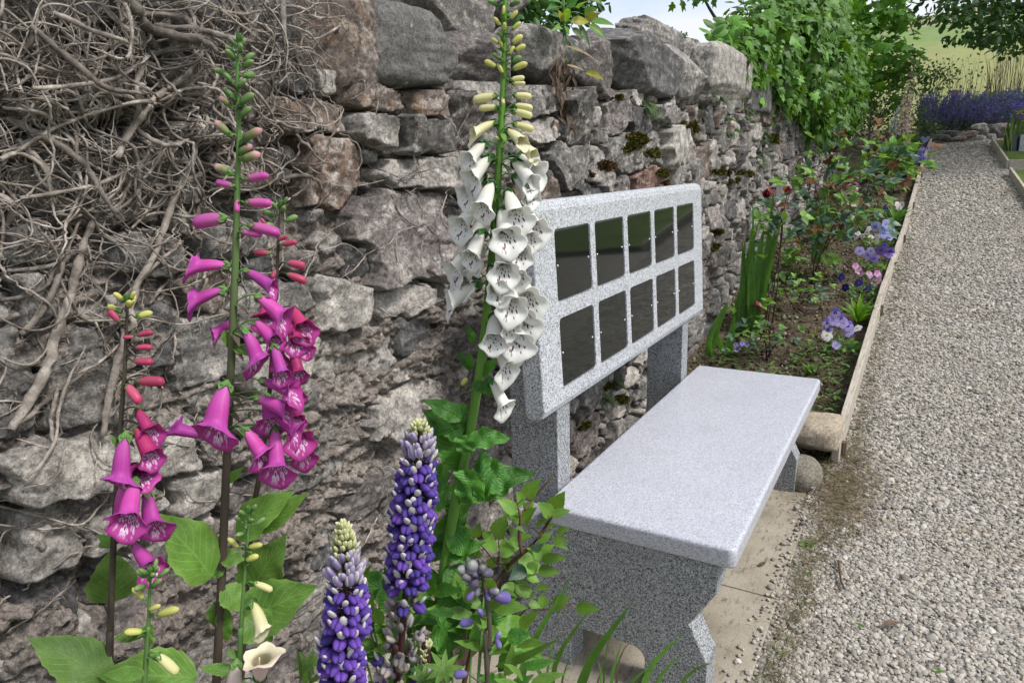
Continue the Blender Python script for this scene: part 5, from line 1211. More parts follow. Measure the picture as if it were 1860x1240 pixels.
blades('strap_leaf_plant', 'clump of long green strap leaves in front of the near bench leg', 'plant', 1.12,
       [r8(1290, 1235, 1400, 1080, 1500, 930, 1590, 795) + [22], r8(1140, 1160, 1230, 1040, 1350, 850) + [15], r8(950, 1239, 1060, 1020, 1140, 860, 1255, 668) + [17], r8(1630, 1239, 1740, 1110, 1870, 975) + [20], r8(1120, 1239, 1050, 1150, 985, 1068) + [13], r8(1110, 1239, 1140, 1120, 1165, 985) + [11], r8(1460, 1239, 1500, 1120, 1535, 1008) + [10], r8(1430, 1100, 1455, 1040, 1480, 960) + [5], r8(1700, 1239, 1790, 1160, 1870, 1080) + [12], r8(1560, 1230, 1640, 1190, 1720, 1165) + [10], r8(1410, 1239, 1440, 1180, 1400, 1120) + [8], r8(980, 1239, 1030, 1120, 1050, 1050) + [9], r8(1830, 1239, 1930, 1170, 2020, 1130) + [14], r8(880, 1239, 900, 1150, 918, 1050) + [10], r8(1190, 1239, 1240, 1160, 1250, 1100) + [8]], ML_BLADE)
blades('straw_stalk', 'dry straw coloured stalks leaning among the strap leaves', 'stalk', 1.15, [r8(1380, 1239, 1450, 1150, 1485, 1120) + [8], r8(1500, 1120, 1540, 1060, 1585, 1010) + [7]], ML_STRAW)
# a serrated leaf shoot low in the corner and the green undergrowth behind the lupins
def leafy(name, label, cat, base_px, D, items, mat, sm=MS_GREEN, group=None, leafkw=None, stems=True):
    g = at(*base_px, D); g[2] = float(gh(g[1]))
    root = thing(name, label, cat, g, group); m = MB()
    for q, (bu, bv, tu, tv, w) in enumerate(items):
        dd = D + 0.05 * math.sin(q * 2.1 + D * 9)
        a = at(bu, bv, dd); c = at(tu, tv, dd - 0.03 * (q % 3))
        kw = dict(nx=5, ny=13, serr=0.07, bend=0.3, fold=0.2, wave=0.04); kw.update(leafkw or {})
        mm = mat[q % len(mat)] if isinstance(mat, list) else mat
        leaf_obj(root, a, c, w * dd / F_PX, mm, **kw)
        if stems and q % 4 == 0:
            V, F, uv = tube(smooth_poly([np.array([g[0], g[1], g[2] - 0.01]), (a + g) / 2 + np.array([0, 0, 0.05]), a], 8), np.linspace(0.003, 0.0016, 8), 5); m.add(V, F, uv)
    if stems: m.build('stem', sm, root)
    return root
rg = np.random.default_rng(77)
it = []
for q in range(120):
    u = rg.uniform(640, 960); v = rg.uniform(1060, 1275)
    if u > 900 and v < 1130: continue
    a = rg.uniform(-0.4, math.pi + 0.4); L = rg.uniform(28, 62)
    it.append((u, v, u + L * math.cos(a), v - L * math.sin(a), rg.uniform(20, 38)))
leafy('leafy_undergrowth', 'low mass of green leaves behind the lupins and grey buds', 'plant', (800, 1235), 1.0, it, [ML_FOXD, ML_FOX, ML_ROSE, ML_FOXD])
it = [(870 + 6 * q, 1238, 870 + 60 * math.cos(a), 1238 - 60 * math.sin(a), 20) for q, a in enumerate(np.linspace(0.1, 2.6, 7))]
def palmate(label, pos, D, R_, n, seed):
    rg = np.random.default_rng(seed); c = at(*pos, D); g = c.copy(); g[2] = float(gh(g[1])); root = thing('lupin_leaf', label, 'leaf', g, 'palmate lupin leaves'); m = MB()
    V, F, uv = tube(smooth_poly([g, (g + c) / 2 + np.array([.01, 0, 0]), c], 8), 0.0016, 5); m.add(V, F, uv); m.build('stalk', MS_GREEN, root)
    nrmv = nrm(nrm(CAM - c) + np.array([0, 0, 0.8])); x = nrm(np.cross(nrmv, (0.3, 0.8, 0.1))); y = np.cross(nrmv, x)
    for q in range(n):
        a = 2 * math.pi * q / n + rg.normal(0, 0.08); d = math.cos(a) * x + math.sin(a) * y
        leaf_obj(root, c, c + d * R_ * D / F_PX * rg.uniform(0.85, 1.1) + nrmv * 0.004, R_ * 0.3 * D / F_PX, ML_FOX, up=nrmv, name='leaflet', nx=3, ny=8, bend=0.2, fold=0.35)
palmate('palmate lupin leaf low beside the faded lupin', R8(560, 1170), 0.86, 44, 9, 1)
palmate('palmate lupin leaf at the bottom edge between the lupin and the grey bud stem', R8(450, 1225), 0.88, 40, 8, 2)
palmate('palmate lupin leaf left of the nearer lupin', (560, 1205), 0.82, 36, 8, 3)
leafy('seedling', 'narrow serrated leaf shoot at the bottom edge below the strap leaves', 'plant', (990, 1238), 0.95, [(965, 1240, 1028, 1222, 24), (950, 1235, 915, 1205, 22), (900, 1210, 1016, 1158, 20)], ML_FOX)
leafy('low_leaf_plant', 'pair of long green leaves left of the nearer lupin', 'plant', (555, 1240), 0.84, [(552, 1240, 575, 1190, 20), (560, 1240, 596, 1200, 18), (545, 1240, 536, 1168, 9)], ML_FOX)
# ================================================================== gravel: loose pebbles (uncountable, one object)
def scatter(name, pts, scl, rot, mat, kindmesh='ico'):
    """instances a small rounded stone on every point"""
    me = bpy.data.meshes.new(name); me.vertices.add(len(pts)); me.vertices.foreach_set('co', np.asarray(pts, np.float32).ravel())
    for nm, dat in (('scl', scl), ('rot', rot)):
        a = me.attributes.new(nm, 'FLOAT_VECTOR', 'POINT'); a.data.foreach_set('vector', np.asarray(dat, np.float32).ravel())
    o = link(name, me)
    ng = bpy.data.node_groups.new(name, 'GeometryNodeTree')
    ng.interface.new_socket('Geometry', in_out='INPUT', socket_type='NodeSocketGeometry'); ng.interface.new_socket('Geometry', in_out='OUTPUT', socket_type='NodeSocketGeometry')
    N = ng.nodes; Lk = ng.links
    gi = N.new('NodeGroupInput'); go = N.new('NodeGroupOutput'); m2p = N.new('GeometryNodeMeshToPoints'); ins = N.new('GeometryNodeInstanceOnPoints')
    icn = N.new('GeometryNodeMeshIcoSphere'); icn.inputs['Radius'].default_value = 1.0; icn.inputs['Subdivisions'].default_value = 2
    sp = N.new('GeometryNodeSetPosition'); nz_ = N.new('ShaderNodeTexNoise'); nz_.inputs['Scale'].default_value = 1.1
    vm = N.new('ShaderNodeVectorMath'); vm.operation = 'SUBTRACT'; vm.inputs[1].default_value = (0.5, 0.5, 0.5)
    vs = N.new('ShaderNodeVectorMath'); vs.operation = 'SCALE'; vs.inputs['Scale'].default_value = 1.1
    Lk.new(nz_.outputs['Color'], vm.inputs[0]); Lk.new(vm.outputs[0], vs.inputs[0]); Lk.new(icn.outputs['Mesh'], sp.inputs['Geometry']); Lk.new(vs.outputs[0], sp.inputs['Offset'])
    sm_ = N.new('GeometryNodeSetMaterial'); sm_.inputs['Material'].default_value = mat; Lk.new(sp.outputs['Geometry'], sm_.inputs['Geometry'])
    ss = N.new('GeometryNodeSetShadeSmooth'); Lk.new(sm_.outputs['Geometry'], ss.inputs['Geometry'])
    Lk.new(gi.outputs[0], m2p.inputs['Mesh']); Lk.new(m2p.outputs['Points'], ins.inputs['Points']); Lk.new(ss.outputs['Geometry'], ins.inputs['Instance'])
    for nm, sk in (('scl', 'Scale'), ('rot', 'Rotation')):
        na = N.new('GeometryNodeInputNamedAttribute'); na.data_type = 'FLOAT_VECTOR'; na.inputs['Name'].default_value = nm; Lk.new(na.outputs['Attribute'], ins.inputs[sk])
    Lk.new(ins.outputs['Instances'], go.inputs[0])
    md = o.modifiers.new('scatter', 'NODES'); md.node_group = ng
    me.materials.append(mat)
    return tag(o, kind='stuff')
rg = np.random.default_rng(3)
pts = []; scl = []
def in_view(P, pad=40):
    d = P - CAM; z = d @ FW; u = 930 + F_PX * (d @ RT) / np.maximum(z, 1e-3); v = 620 - F_PX * (d @ UP) / np.maximum(z, 1e-3)
    return (z > 0.05) & (u > -pad) & (u < 1860 + pad) & (v > -pad) & (v < 1240 + pad)
for y0, y1, n, s in ((-0.3, 2.2, 72000, 0.0073), (2.2, 4.5, 62000, 0.0079), (4.5, 8.0, 44000, 0.0096), (8.0, 15.0, 30000, 0.013)):
    y = rg.uniform(y0, y1, n); xl = np.where(y > 2.45, edge_x(y) + 0.02, 0.209); x = xl + (rg.uniform(0, 1, n) ** 1.0) * (min(2.6, 1.1 + 0.22 * y1) - 0.2)
    P = np.stack([x, y, gh(y) - 0.012 + rg.uniform(-0.004, 0.006, n)], -1); P = P[in_view(P)]
    kp = ~((P[:, 1] > _far[1][1] * 0.0 + 6.5) & (P[:, 0] > right_x(P[:, 1])) & (P[:, 1] > _far[3][1]))
    P = P[kp]; k_ = s * np.exp(rg.normal(0, 0.28, len(P)))
    pts.append(P); scl.append(np.stack([k_ * rg.uniform(0.8, 1.35, len(P)), k_ * rg.uniform(0.75, 1.1, len(P)), k_ * rg.uniform(0.42, 0.75, len(P))], -1))
# stragglers on the slab edge
n = 260; y = rg.uniform(0.2, 2.3, n); P = np.stack([0.207 - np.abs(rg.normal(0, 0.028, n)), y, gh(y) + 0.008], -1); k_ = 0.006 * np.exp(rg.normal(0, 0.3, n)); pts.append(P); scl.append(np.stack([k_, k_, k_ * 0.6], -1))
pts = np.concatenate(pts); scl = np.concatenate(scl); rot = np.stack([rg.normal(0, 0.35, len(pts)), rg.normal(0, 0.35, len(pts)), rg.uniform(0, 6.28, len(pts))], -1)
scatter('gravel', pts, scl, rot, M_PEBBLE)
# stones, clods in the flower bed
n = 5200; y = rg.uniform(2.2, 9, n); x = rg.uniform(XW + 0.02, 0.2, n); P = np.stack([x, y, gh(y) + 0.0 + rg.uniform(-0.01, 0.006, n)], -1); P = P[in_view(P)]
k_ = 0.009 * np.exp(rg.normal(0, 0.45, len(P)))
k = NT('soil_clod'); r = k.rnd(); M_CLOD = k.done(k.ramp(r, [(0.0, (0.04, 0.028, 0.02)), (0.6, (0.10, 0.075, 0.055)), (0.8, (0.16, 0.13, 0.10)), (0.9, (0.27, 0.24, 0.2)), (1.0, (0.36, 0.33, 0.28))]), 0.95, k.bump(k.noise(k.pos(), 200, 4), 0.6, 0.003), 0.1)
scatter('soil_crumbs', P, np.stack([k_, k_ * 0.9, k_ * 0.7], -1), rg.uniform(0, 6, (len(P), 3)), M_CLOD)

# ================================================================== litter and weeds (uncountable)
def strands(name, N_, region, mats, L=(0.03, 0.09), w=0.0016, lie=0.8, seed=0, curve=0.5, zoff=0.0):
    """thin curved strips lying on or growing from the ground: one object"""
    rg = np.random.default_rng(seed); b = MB()
    for q in range(N_):
        x, y = region(rg); z = float(gh(y)) + zoff
        a = rg.uniform(0, 6.28); Lq = rg.uniform(*L); el = rg.uniform(0, 1) * (1 - lie) * 1.5 + 0.05
        d = np.array([math.cos(a) * math.cos(el), math.sin(a) * math.cos(el), math.sin(el)]); side = nrm(np.cross(d, (0, 0, 1)))
        t = np.linspace(0, 1, 5)[:, None]; cv = rg.normal(0, curve)
        P = np.array([x, y, z]) + d * Lq * t + side * cv * Lq * t * t + np.array([0, 0, -1]) * (Lq * 0.5 * math.sin(el)) * t * t
        P[:, 2] = np.maximum(P[:, 2], gh(P[:, 1]) + 0.002)
        W = w * rg.uniform(0.6, 1.5) * np.array([1, 1, 0.85, 0.6, 0.1])[:, None]
        tw = nrm(np.cross(d, side + 0.3)); sd = nrm(side + 0.8 * rg.normal() * np.array([0, 0, 1]))
        V = np.stack([P - sd * W, P + sd * W], 1).reshape(-1, 3); uv = np.stack([np.tile([0.2, 0.8], 5), np.repeat(t[:, 0], 2)], -1)
        b.add(V, grid_faces(5, 2), uv, rg.integers(len(mats)))
    return tag(b.build(name, mats), kind='stuff')
def bed_xy(rg):
    y = 2.25 + 6.5 * rg.random() ** 1.5; return XW + 0.04 + (float(edge_x(y)) - XW - 0.06) * rg.random(), y
strands('dry_litter', 3800, bed_xy, [ML_STRAW, ML_DRY, ML_STRAW, ML_GRASS], (0.03, 0.12), 0.0018, 0.85, 4)
strands('weed_grass', 3600, bed_xy, [ML_GRASS, ML_GRASS, ML_STRAW], (0.03, 0.11), 0.002, 0.25, 5, 0.3)
def verge_xy(rg):
    y = rg.uniform(0.25, 2.4); return 0.235 + abs(rg.normal(0, 0.05)) + (0.04 if y > 1.7 else 0), y
strands('dead_grass', 1500, verge_xy, [ML_STRAW, ML_DRY, ML_STRAW, ML_GRASS], (0.02, 0.07), 0.0011, 0.75, 6)
def verge2(rg):
    return 0.33 + rg.normal(0, 0.09), 2.2 + rg.normal(0, 0.22)
strands('dead_moss', 3800, verge2, [ML_STRAW, ML_DRY, ML_STRAW], (0.015, 0.05), 0.0009, 0.7, 8)
def slab_xy(rg):
    return rg.uniform(-0.5, 0.2), rg.uniform(0.1, 2.1)
strands('slab_litter', 340, slab_xy, [ML_DRY, MS_BROWN], (0.006, 0.03), 0.0012, 0.95, 9, 0.6, 0.003)
strands('gravel_litter', 420, lambda r: (0.35 + abs(r.normal(0, 0.45)), r.uniform(0.3, 7)), [ML_DRY, ML_STRAW, MS_BROWN], (0.01, 0.05), 0.0013, 0.95, 10, 0.4, 0.004)
for (u, v), (u2, v2), w, m, nm, lab in (((1378, 1028), (1392, 1020), 10, ML_DRY, 'fallen_leaf', 'brown fallen leaf on the concrete slab'), ((1602, 1134), (1640, 1130), 14, ML_DRY, 'fallen_leaf', 'grey-brown fallen leaf on the gravel near the bottom edge'), ((1570, 1140), (1552, 1130), 8, ML_FOX, 'fallen_leaf', 'small dark green leaf on the gravel')):
    a = hit(u, v, 0.008); c = hit(u2, v2, 0.012); o = leaf_obj(None, a, c, w * 0.0016, m, up=np.array([0.1, -0.2, 1.0]), name=nm, nx=5, ny=8, fold=0.5, bend=0.2); tag(o, lab, 'leaf')
P = smooth_poly([hit(1523, 1018, 0.012), hit(1526, 1040, 0.016), hit(1528, 1055, 0.012), hit(1534, 1068, 0.012)], 10); V, F, uv = tube(P, np.linspace(0.005, 0.004, 10), 7); tag(MB().add(V, F, uv).build('twig', MS_BROWN), 'short bent twig lying on the gravel beside the slab', 'twig')
strands('dead_grass', 1300, lambda r: (lambda y_: (float(edge_x(y_)) + 0.05 + abs(r.normal(0, 0.05)), y_))(2.5 + 4.5 * r.random() ** 1.6), [ML_STRAW, ML_DRY, ML_STRAW, ML_GRASS], (0.02, 0.07), 0.0012, 0.7, 16)
# weeds in the gravel
for (u, v), n_, s_, lab in (((1744, 610), 18, 0.035, 'tiny green weed growing alone in the gravel path'), ((1655, 434), 14, 0.04, 'small weed in the gravel beside the edging peg'), ((1466, 990), 22, 0.035, 'mossy weed at the corner of the concrete slab'), ((1706, 1218), 14, 0.02, 'small dark moss tuft in the gravel')):
    c = hit(u, v); b = MB()
    for q in range(n_):
        a = rg.uniform(0, 6.28); d = np.array([math.cos(a), math.sin(a), rg.uniform(0.1, 0.8)]); x, y, z = frame_leaf(c, c + d, np.array([0, 0, 1.0])); V, F, uv = leaf_geo(s_ * rg.uniform(0.5, 1), s_ * 0.25, 3, 6, 0.5, 0.2); b.add(V[:, 0:1] * x + V[:, 1:2] * y + V[:, 2:3] * z + c + rg.normal(0, s_ * 0.3, 3) * np.array([1, 1, 0.0]), F, uv)
    tag(b.build('weed', ML_FOX), lab, 'weed')

# ================================================================== border plants
def pansy_mesh(name, mats, seed):
    """flat face of five petals, unit radius, facing +Z; mats: upper, lower, dark eye"""
    rg = np.random.default_rng(seed); b = MB()
    for q, (a, r, m, zz) in enumerate([(58, 0.50, 0, 0.0), (122, 0.50, 0, 0.05), (195, 0.44, 1, 0.10), (-15, 0.44, 1, 0.13), (270, 0.52, 1, 0.18)]):
        a = math.radians(a + rg.normal(0, 5)); c = np.array([math.cos(a), math.sin(a)]) * 0.52
        t = np.arange(10) * 2 * math.pi / 10; rr = r * (1 + 0.10 * np.cos(4 * t + seed + q))
        V = [(c[0] * 0.8, c[1] * 0.8, zz + 0.02)] + [(c[0] + rr[i] * math.cos(t[i]), c[1] + rr[i] * math.sin(t[i]), zz - 0.1 + 0.12 * rg.random()) for i in range(10)]
        b.add(V, np.array([(0, 1 + i, 1 + (i + 1) % 10) for i in range(10)]), None, m)
    t = np.arange(8) * math.pi / 4; b.add([(0, 0, 0.18)] + [(0.3 * math.cos(x), 0.27 * math.sin(x) - 0.06, 0.17) for x in t], np.array([(0, 1 + i, 1 + (i + 1) % 8) for i in range(8)]), None, 2)
    t = np.arange(6) * math.pi / 3; b.add([(0, 0, 0.22)] + [(0.09 * math.cos(x), 0.09 * math.sin(x) - 0.03, 0.2) for x in t], np.array([(0, 1 + i, 1 + (i + 1) % 6) for i in range(6)]), None, 3)
    return b.mesh(name, mats)
def flat_petal(name, c): 
    k = NT(name); p = k.pos(); cc = k.hsv(c, 0.5, 1.0, rng_map(k, k.rnd(), 0.8, 1.2)); return k.done(cc, 0.55, None, 0.3, 0.3, cc)
PC = dict(violet=flat_petal('petal_violet', (0.20, 0.13, 0.50)), lilac=flat_petal('petal_lilac', (0.42, 0.36, 0.66)), paleblue=flat_petal('petal_paleblue', (0.40, 0.44, 0.72)), navy=flat_petal('petal_navy', (0.022, 0.014, 0.15)), white=flat_petal('petal_white', (0.72, 0.72, 0.74)), pink=flat_petal('petal_pink', (0.55, 0.2, 0.42)), rosepale=flat_petal('petal_rosepale', (0.68, 0.48, 0.62)), eye=flat_petal('petal_eye', (0.02, 0.008, 0.08)), yellow=flat_petal('petal_yellow', (0.65, 0.45, 0.04)), red=flat_petal('petal_red', (0.33, 0.02, 0.035)), blue=flat_petal('petal_blue', (0.16, 0.13, 0.52)))
PAN = {}
def pansy(kind, q):
    key = (kind, q % 2)
    if key not in PAN:
        u, l, e = {'violet': ('violet', 'lilac', 'eye'), 'paleblue': ('paleblue', 'paleblue', 'violet'), 'navy': ('navy', 'navy', 'eye'), 'lilac': ('lilac', 'lilac', 'violet'), 'white': ('white', 'white', 'yellow'), 'pink': ('pink', 'rosepale', 'pink'), 'blue': ('blue', 'blue', 'eye'), 'purple': ('violet', 'violet', 'eye')}[kind]
        PAN[key] = pansy_mesh('pansy_face', [PC[u], PC[l], PC[e], PC['yellow']], q)
    return PAN[key]
def pansies(label, flowers, r_px, leafy_n, seed, group='pansies along the timber edging', cat='pansy', name='pansy', leaf_mats=None, ground_px=None):
    """flowers: (u, v, kind). The clump stands on the ground under them"""
    rg = np.random.default_rng(seed)
    um = np.mean([f[0] for f in flowers]); vm = max(f[1] for f in flowers)
    c = hit(*(ground_px or (um, vm + 22))); D = float((c - CAM) @ FH)
    root = thing(name, label, cat, c, group); m = MB()
    for q, (u, v, kd) in enumerate(flowers):
        p_ = at(u, v, D - 0.03 - 0.02 * rg.random()); z = nrm(nrm(CAM - p_) + np.array([0.1, 0.0, 0.15]) + rg.normal(0, 0.28, 3)); y = nrm(np.array([0, 0, 1.0]) - z * z[2]); x = np.cross(y, z)
        s = r_px * D / F_PX * rg.uniform(0.85, 1.1)
        link('flower', pansy(kd, q), root, mat4(p_, x, y, z, s))
        V, F, uv = tube(smooth_poly([c + rg.normal(0, 0.02, 3) * (1, 1, 0), (p_ + c) / 2 + rg.normal(0, 0.012, 3), p_ - z * 0.004], 6), 0.0012, 4); m.add(V, F, uv)
    m.build('stem', MS_GREEN, root)
    spread = max(0.05, (max(f[0] for f in flowers) - min(f[0] for f in flowers)) * 0.5 * D / F_PX * 1.1)
    lm = leaf_mats or [ML_FOX, ML_FOXD]
    for q in range(leafy_n):
        a = rg.uniform(0, 6.28); rr = spread * math.sqrt(rg.random()); b0 = c + np.array([rr * math.cos(a), rr * math.sin(a) * 0.8, 0.0]); b0[2] = float(gh(b0[1])) + rg.uniform(0.0, 0.07)
        d = np.array([math.cos(a), math.sin(a), rg.uniform(0.1, 0.9)]); L = rg.uniform(0.025, 0.05)
        leaf_obj(root, b0, b0 + nrm(d) * L, L * 0.5, lm[q % len(lm)], nx=3, ny=7, bend=0.3)
    return root
G6 = lambda x, y: (1260 + x * 0.3387, 280 + y * 0.3387)
def fl(kd, *xy): return [G6(xy[i], xy[i + 1]) + (kd,) for i in range(0, len(xy), 2)]
pansies('violet and white pansy clump beside the bright lime plant', fl('violet', 715, 905, 760, 850, 720, 940, 770, 895, 825, 920, 790, 880) + fl('lilac', 745, 890, 800, 905, 765, 1025, 830, 950) + fl('navy', 855, 945) + fl('white', 878, 935, 715, 970), 10.5, 60, 1, ground_px=(1527, 640))
pansies('pale blue pansy clump above the violet ones by the edging', fl('paleblue', 975, 388, 1030, 395, 1055, 420, 1020, 425, 1050, 440, 1030, 375), 10, 30, 2, ground_px=(1612, 452))
pansies('purple pansy clump with dark eyes right of the white bedding flowers', fl('purple', 1022, 495, 1005, 515, 968, 560, 1055, 520, 1045, 540) + fl('lilac', 950, 520, 930, 540, 890, 520), 8.5, 34, 3, ground_px=(1602, 490))
pansies('small white bedding flowers among rose leaves', fl('white', 880, 425, 905, 440, 930, 420, 950, 445, 870, 440, 980, 470, 940, 400, 985, 445), 5.5, 40, 4, None, 'bedding plant', 'bedding_plant', ground_px=(1580, 455))
pansies('dark navy pansies left of the pink flowers', fl('navy', 792, 662, 886, 690, 936, 722, 815, 715), 8, 60, 5, ground_px=(1562, 540))
pansies('pink stock-like flowers close to the edging', fl('pink', 868, 600, 885, 615, 895, 640, 945, 650, 965, 690, 985, 700, 990, 680, 955, 670, 940, 640) + [G6(985, 640) + ('pink',), G6(992, 655) + ('pink',), G6(880, 628) + ('pink',)], 6.5, 22, 6, None, 'bedding plant', 'bedding_plant', ground_px=(1590, 522))
pansies('blue bellflower lying low by the far end of the bench', fl('violet', 225, 1020, 240, 1040, 260, 1015, 285, 1020, 250, 1030, 230, 1050, 270, 1030), 5, 14, 7, None, 'flower', 'bellflower', ground_px=(1345, 645))
pansies('blue pansy mass at the far stretch of the edging', fl('blue', 1160, 12, 1180, 8, 1200, 20, 1220, 12, 1235, 25, 1190, 28, 1210, 5, 1170, 22) + [(1661, 283, 'blue'), (1668, 288, 'blue'), (1672, 280, 'violet'), (1655, 280, 'blue'), (1664, 292, 'blue')], 5, 26, 8, ground_px=(1665, 305))
pansies('small violet pansies above the blue mass near the path end', [(1675, 270, 'violet'), (1680, 273, 'violet'), (1684, 271, 'violet'), (1672, 275, 'violet')], 4, 10, 9, ground_px=(1680, 285))
pansies('farthest pale blue pansies by the catmint bed', [(1676, 252, 'paleblue'), (1682, 254, 'paleblue'), (1685, 251, 'paleblue'), (1679, 256, 'paleblue')], 3.5, 10, 10, ground_px=(1682, 266))
pansies('white bedding flower alone above the pale blue pansies', fl('white', 1090, 270, 1105, 280, 1115, 270, 1100, 290), 6, 12, 11, None, 'bedding plant', 'bedding_plant', ground_px=(1636, 388))
pansies('dark blue pansy beside the white bedding flower', fl('navy', 1030, 290, 1130, 118, 1040, 300), 6, 18, 12, ground_px=(1612, 392))
# rosettes of bright strap leaves
def rosette(label, ground_px, R_px, n, mat, seed, wide=0.16, rise=(0.3, 1.2), name='lily_plant', cat='plant'):
    rg = np.random.default_rng(seed); c = hit(*ground_px); D = float((c - CAM) @ FH); root = thing(name, label, cat, c)
    for q in range(n):
        a = 2 * math.pi * q / n * 2.4 + rg.normal(0, 0.2); el = rg.uniform(*rise); L = R_px * D / F_PX * rg.uniform(0.7, 1.1)
        d = np.array([math.cos(a) * math.cos(el), math.sin(a) * math.cos(el), math.sin(el)]); b0 = c + np.array([math.cos(a), math.sin(a), 0.0]) * 0.01 + np.array([0, 0, 0.02 * rg.random()])
        leaf_obj(root, b0, b0 + d * L, L * wide, mat, up=np.array([0, 0, 1.0]) - 0.3 * d, nx=3, ny=9, bend=0.5, fold=0.4)
    return root
rosette('bright lime strap leaved rosette touching the edging board', G6(880, 905), 52, 26, ML_LIME, 1)
rosette('dark green rosette at the edging above the pale blue pansies', G6(1080, 385), 42, 22, ML_BLADE, 2)
rosette('small green seedling behind the far seat corner', (1472, 682), 26, 14, ML_FOX, 3, 0.3)
rosette('leafy green plant by the edging under the rose shrub top', (1625, 335), 30, 24, ML_FOX, 4, 0.4)
rosette('broad leaved green plant below the tall blush foxgloves', (1640, 275), 40, 34, ML_FOX, 5, 0.4)
rosette('grassy green clump left of the catmint', (1672, 245), 50, 40, ML_GRASS, 6, 0.06, (0.6, 1.4))
rosette('low leafy plant among the far pansies', (1652, 300), 34, 30, ML_LIME, 7, 0.5)
rosette('small leafy plant beneath the blush foxglove', (1570, 430), 32, 26, ML_SHRUB, 8, 0.4)
# iris clumps
blades('iris_leaves', 'tall clump of upright iris leaves behind the far end of the bench', 'iris', float((hit(1366, 600) - CAM) @ FH),
       [[G6(250, 960), G6(262, 700), G6(275, 450), 8], [G6(290, 920), G6(300, 600), G6(320, 360), 11], [G6(300, 930), G6(330, 680), G6(375, 400), 12], [G6(280, 900), G6(285, 600), G6(350, 360), 10], [G6(320, 900), G6(350, 600), G6(395, 520), 10], [G6(330, 850), G6(390, 600), G6(475, 325), 15], [G6(320, 880), G6(400, 480), G6(430, 180), 8], [G6(345, 840), G6(420, 520), G6(460, 400), 12], [G6(240, 820), G6(262, 740), G6(300, 660), 12], [G6(310, 900), G6(310, 640), G6(300, 470), 10], [G6(270, 900), G6(265, 640), G6(262, 480), 9], [G6(315, 700), G6(320, 500), G6(316, 250), 5]], ML_BLADE)
blades('iris_leaves', 'short iris leaves at the wall beside the far bench post', 'iris', float((hit(*G6(85, 1090)) - CAM) @ FH), [[G6(80, 1085), G6(110, 950), G6(185, 790), 13], [G6(170, 1085), G6(140, 1010), G6(120, 945), 8], [G6(180, 1080), G6(205, 950), G6(220, 865), 9], [G6(90, 1090), G6(85, 1000), G6(130, 900), 8]], ML_BLADE)
blades('iris_leaves', 'leaning iris leaves behind the rose stems', 'iris', float((hit(*G6(510, 600)) - CAM) @ FH), [[G6(505, 590), G6(550, 510), G6(600, 455), 14], [G6(520, 590), G6(540, 530), G6(570, 450), 9], [G6(680, 320), G6(690, 230), G6(712, 165), 9], [G6(700, 320), G6(715, 240), G6(735, 160), 7], [G6(660, 320), G6(665, 250), G6(690, 190), 6]], ML_BLADE)
# rose bushes of the border
def rose_bush(label, base_px, top, n_leaf, mats, seed, stems_px, leaf_px=17, spread=(60, 60), fl_=None):
    """top: centre pixel of the leafy part; leaves are scattered round the stems"""
    rg = np.random.default_rng(seed); c = hit(*base_px); D = float((c - CAM) @ FH); root = thing('rose_bush', label, 'rose bush', c, 'rose bushes in the border'); m = MB()
    tips = []
    for pts in stems_px:
        P = [at(u, v, D + rg.normal(0, 0.06)) for u, v in pts]; P[0] = c + rg.normal(0, 0.015, 3) * (1, 1, 0) - np.array([0, 0, 0.01]); P = smooth_poly(P, 14)
        V, F, uv = tube(P, np.linspace(0.0065, 0.0022, 14), 6); m.add(V, F, uv); tips.append(P)
    for q in range(n_leaf):
        P = tips[q % len(tips)]; k_ = int(rg.uniform(0.35, 1.0) ** 0.7 * 13); b0 = P[k_] 
        e0 = b0 + RT * rg.normal(0, spread[0] * 0.5) * D / F_PX + np.array([0, 0, 1.0]) * rg.normal(4, spread[1] * 0.4) * D / F_PX + FH * rg.normal(0, 0.08)
        if e0[2] < gh(e0[1]) + 0.08: continue
        V, F, uv = tube(smooth_poly([b0, (b0 + e0) / 2 + np.array([0, 0, 0.02]), e0], 6), 0.0013, 4); m.add(V, F, uv)
        dn = nrm(e0 - b0 + 1e-4); upv = nrm(np.array([0, 0, 1.0]) + rg.normal(0, 0.35, 3) + 0.4 * nrm(CAM - e0)); sd = nrm(np.cross(dn, upv))
        L = leaf_px * D / F_PX * rg.uniform(0.8, 1.25)
        hgt = (e0[2] - c[2]); mm = mats[rg.integers(len(mats))]
        for d_, w_ in ((dn, 1.0), (nrm(dn * 0.3 + sd), 0.85), (nrm(dn * 0.3 - sd), 0.85)):
            leaf_obj(root, e0, e0 + d_ * L * w_, L * w_ * 0.62, mm, up=upv, nx=3, ny=7, bend=0.3, fold=0.25, serr=0.05)
    m.build('stem', MS_MAROON, root)
    for (u, v, kd) in (fl_ or []):
        p_ = at(u, v, D - 0.06)
        for q in range(12):
            a = q * 2.4; r_ = 0.2 + 0.8 * q / 12; d_ = nrm(math.cos(a) * RT * r_ + math.sin(a) * UP * r_ - FH * (1.1 - r_)); leaf_obj(root, p_, p_ + d_ * 0.045, 0.036, kd, up=nrm(-FH + UP * 0.5), name='petal', nx=3, ny=6, bend=-0.3, fold=0.4)
    return root
g6 = lambda *a: [G6(a[i], a[i + 1]) for i in range(0, len(a), 2)]
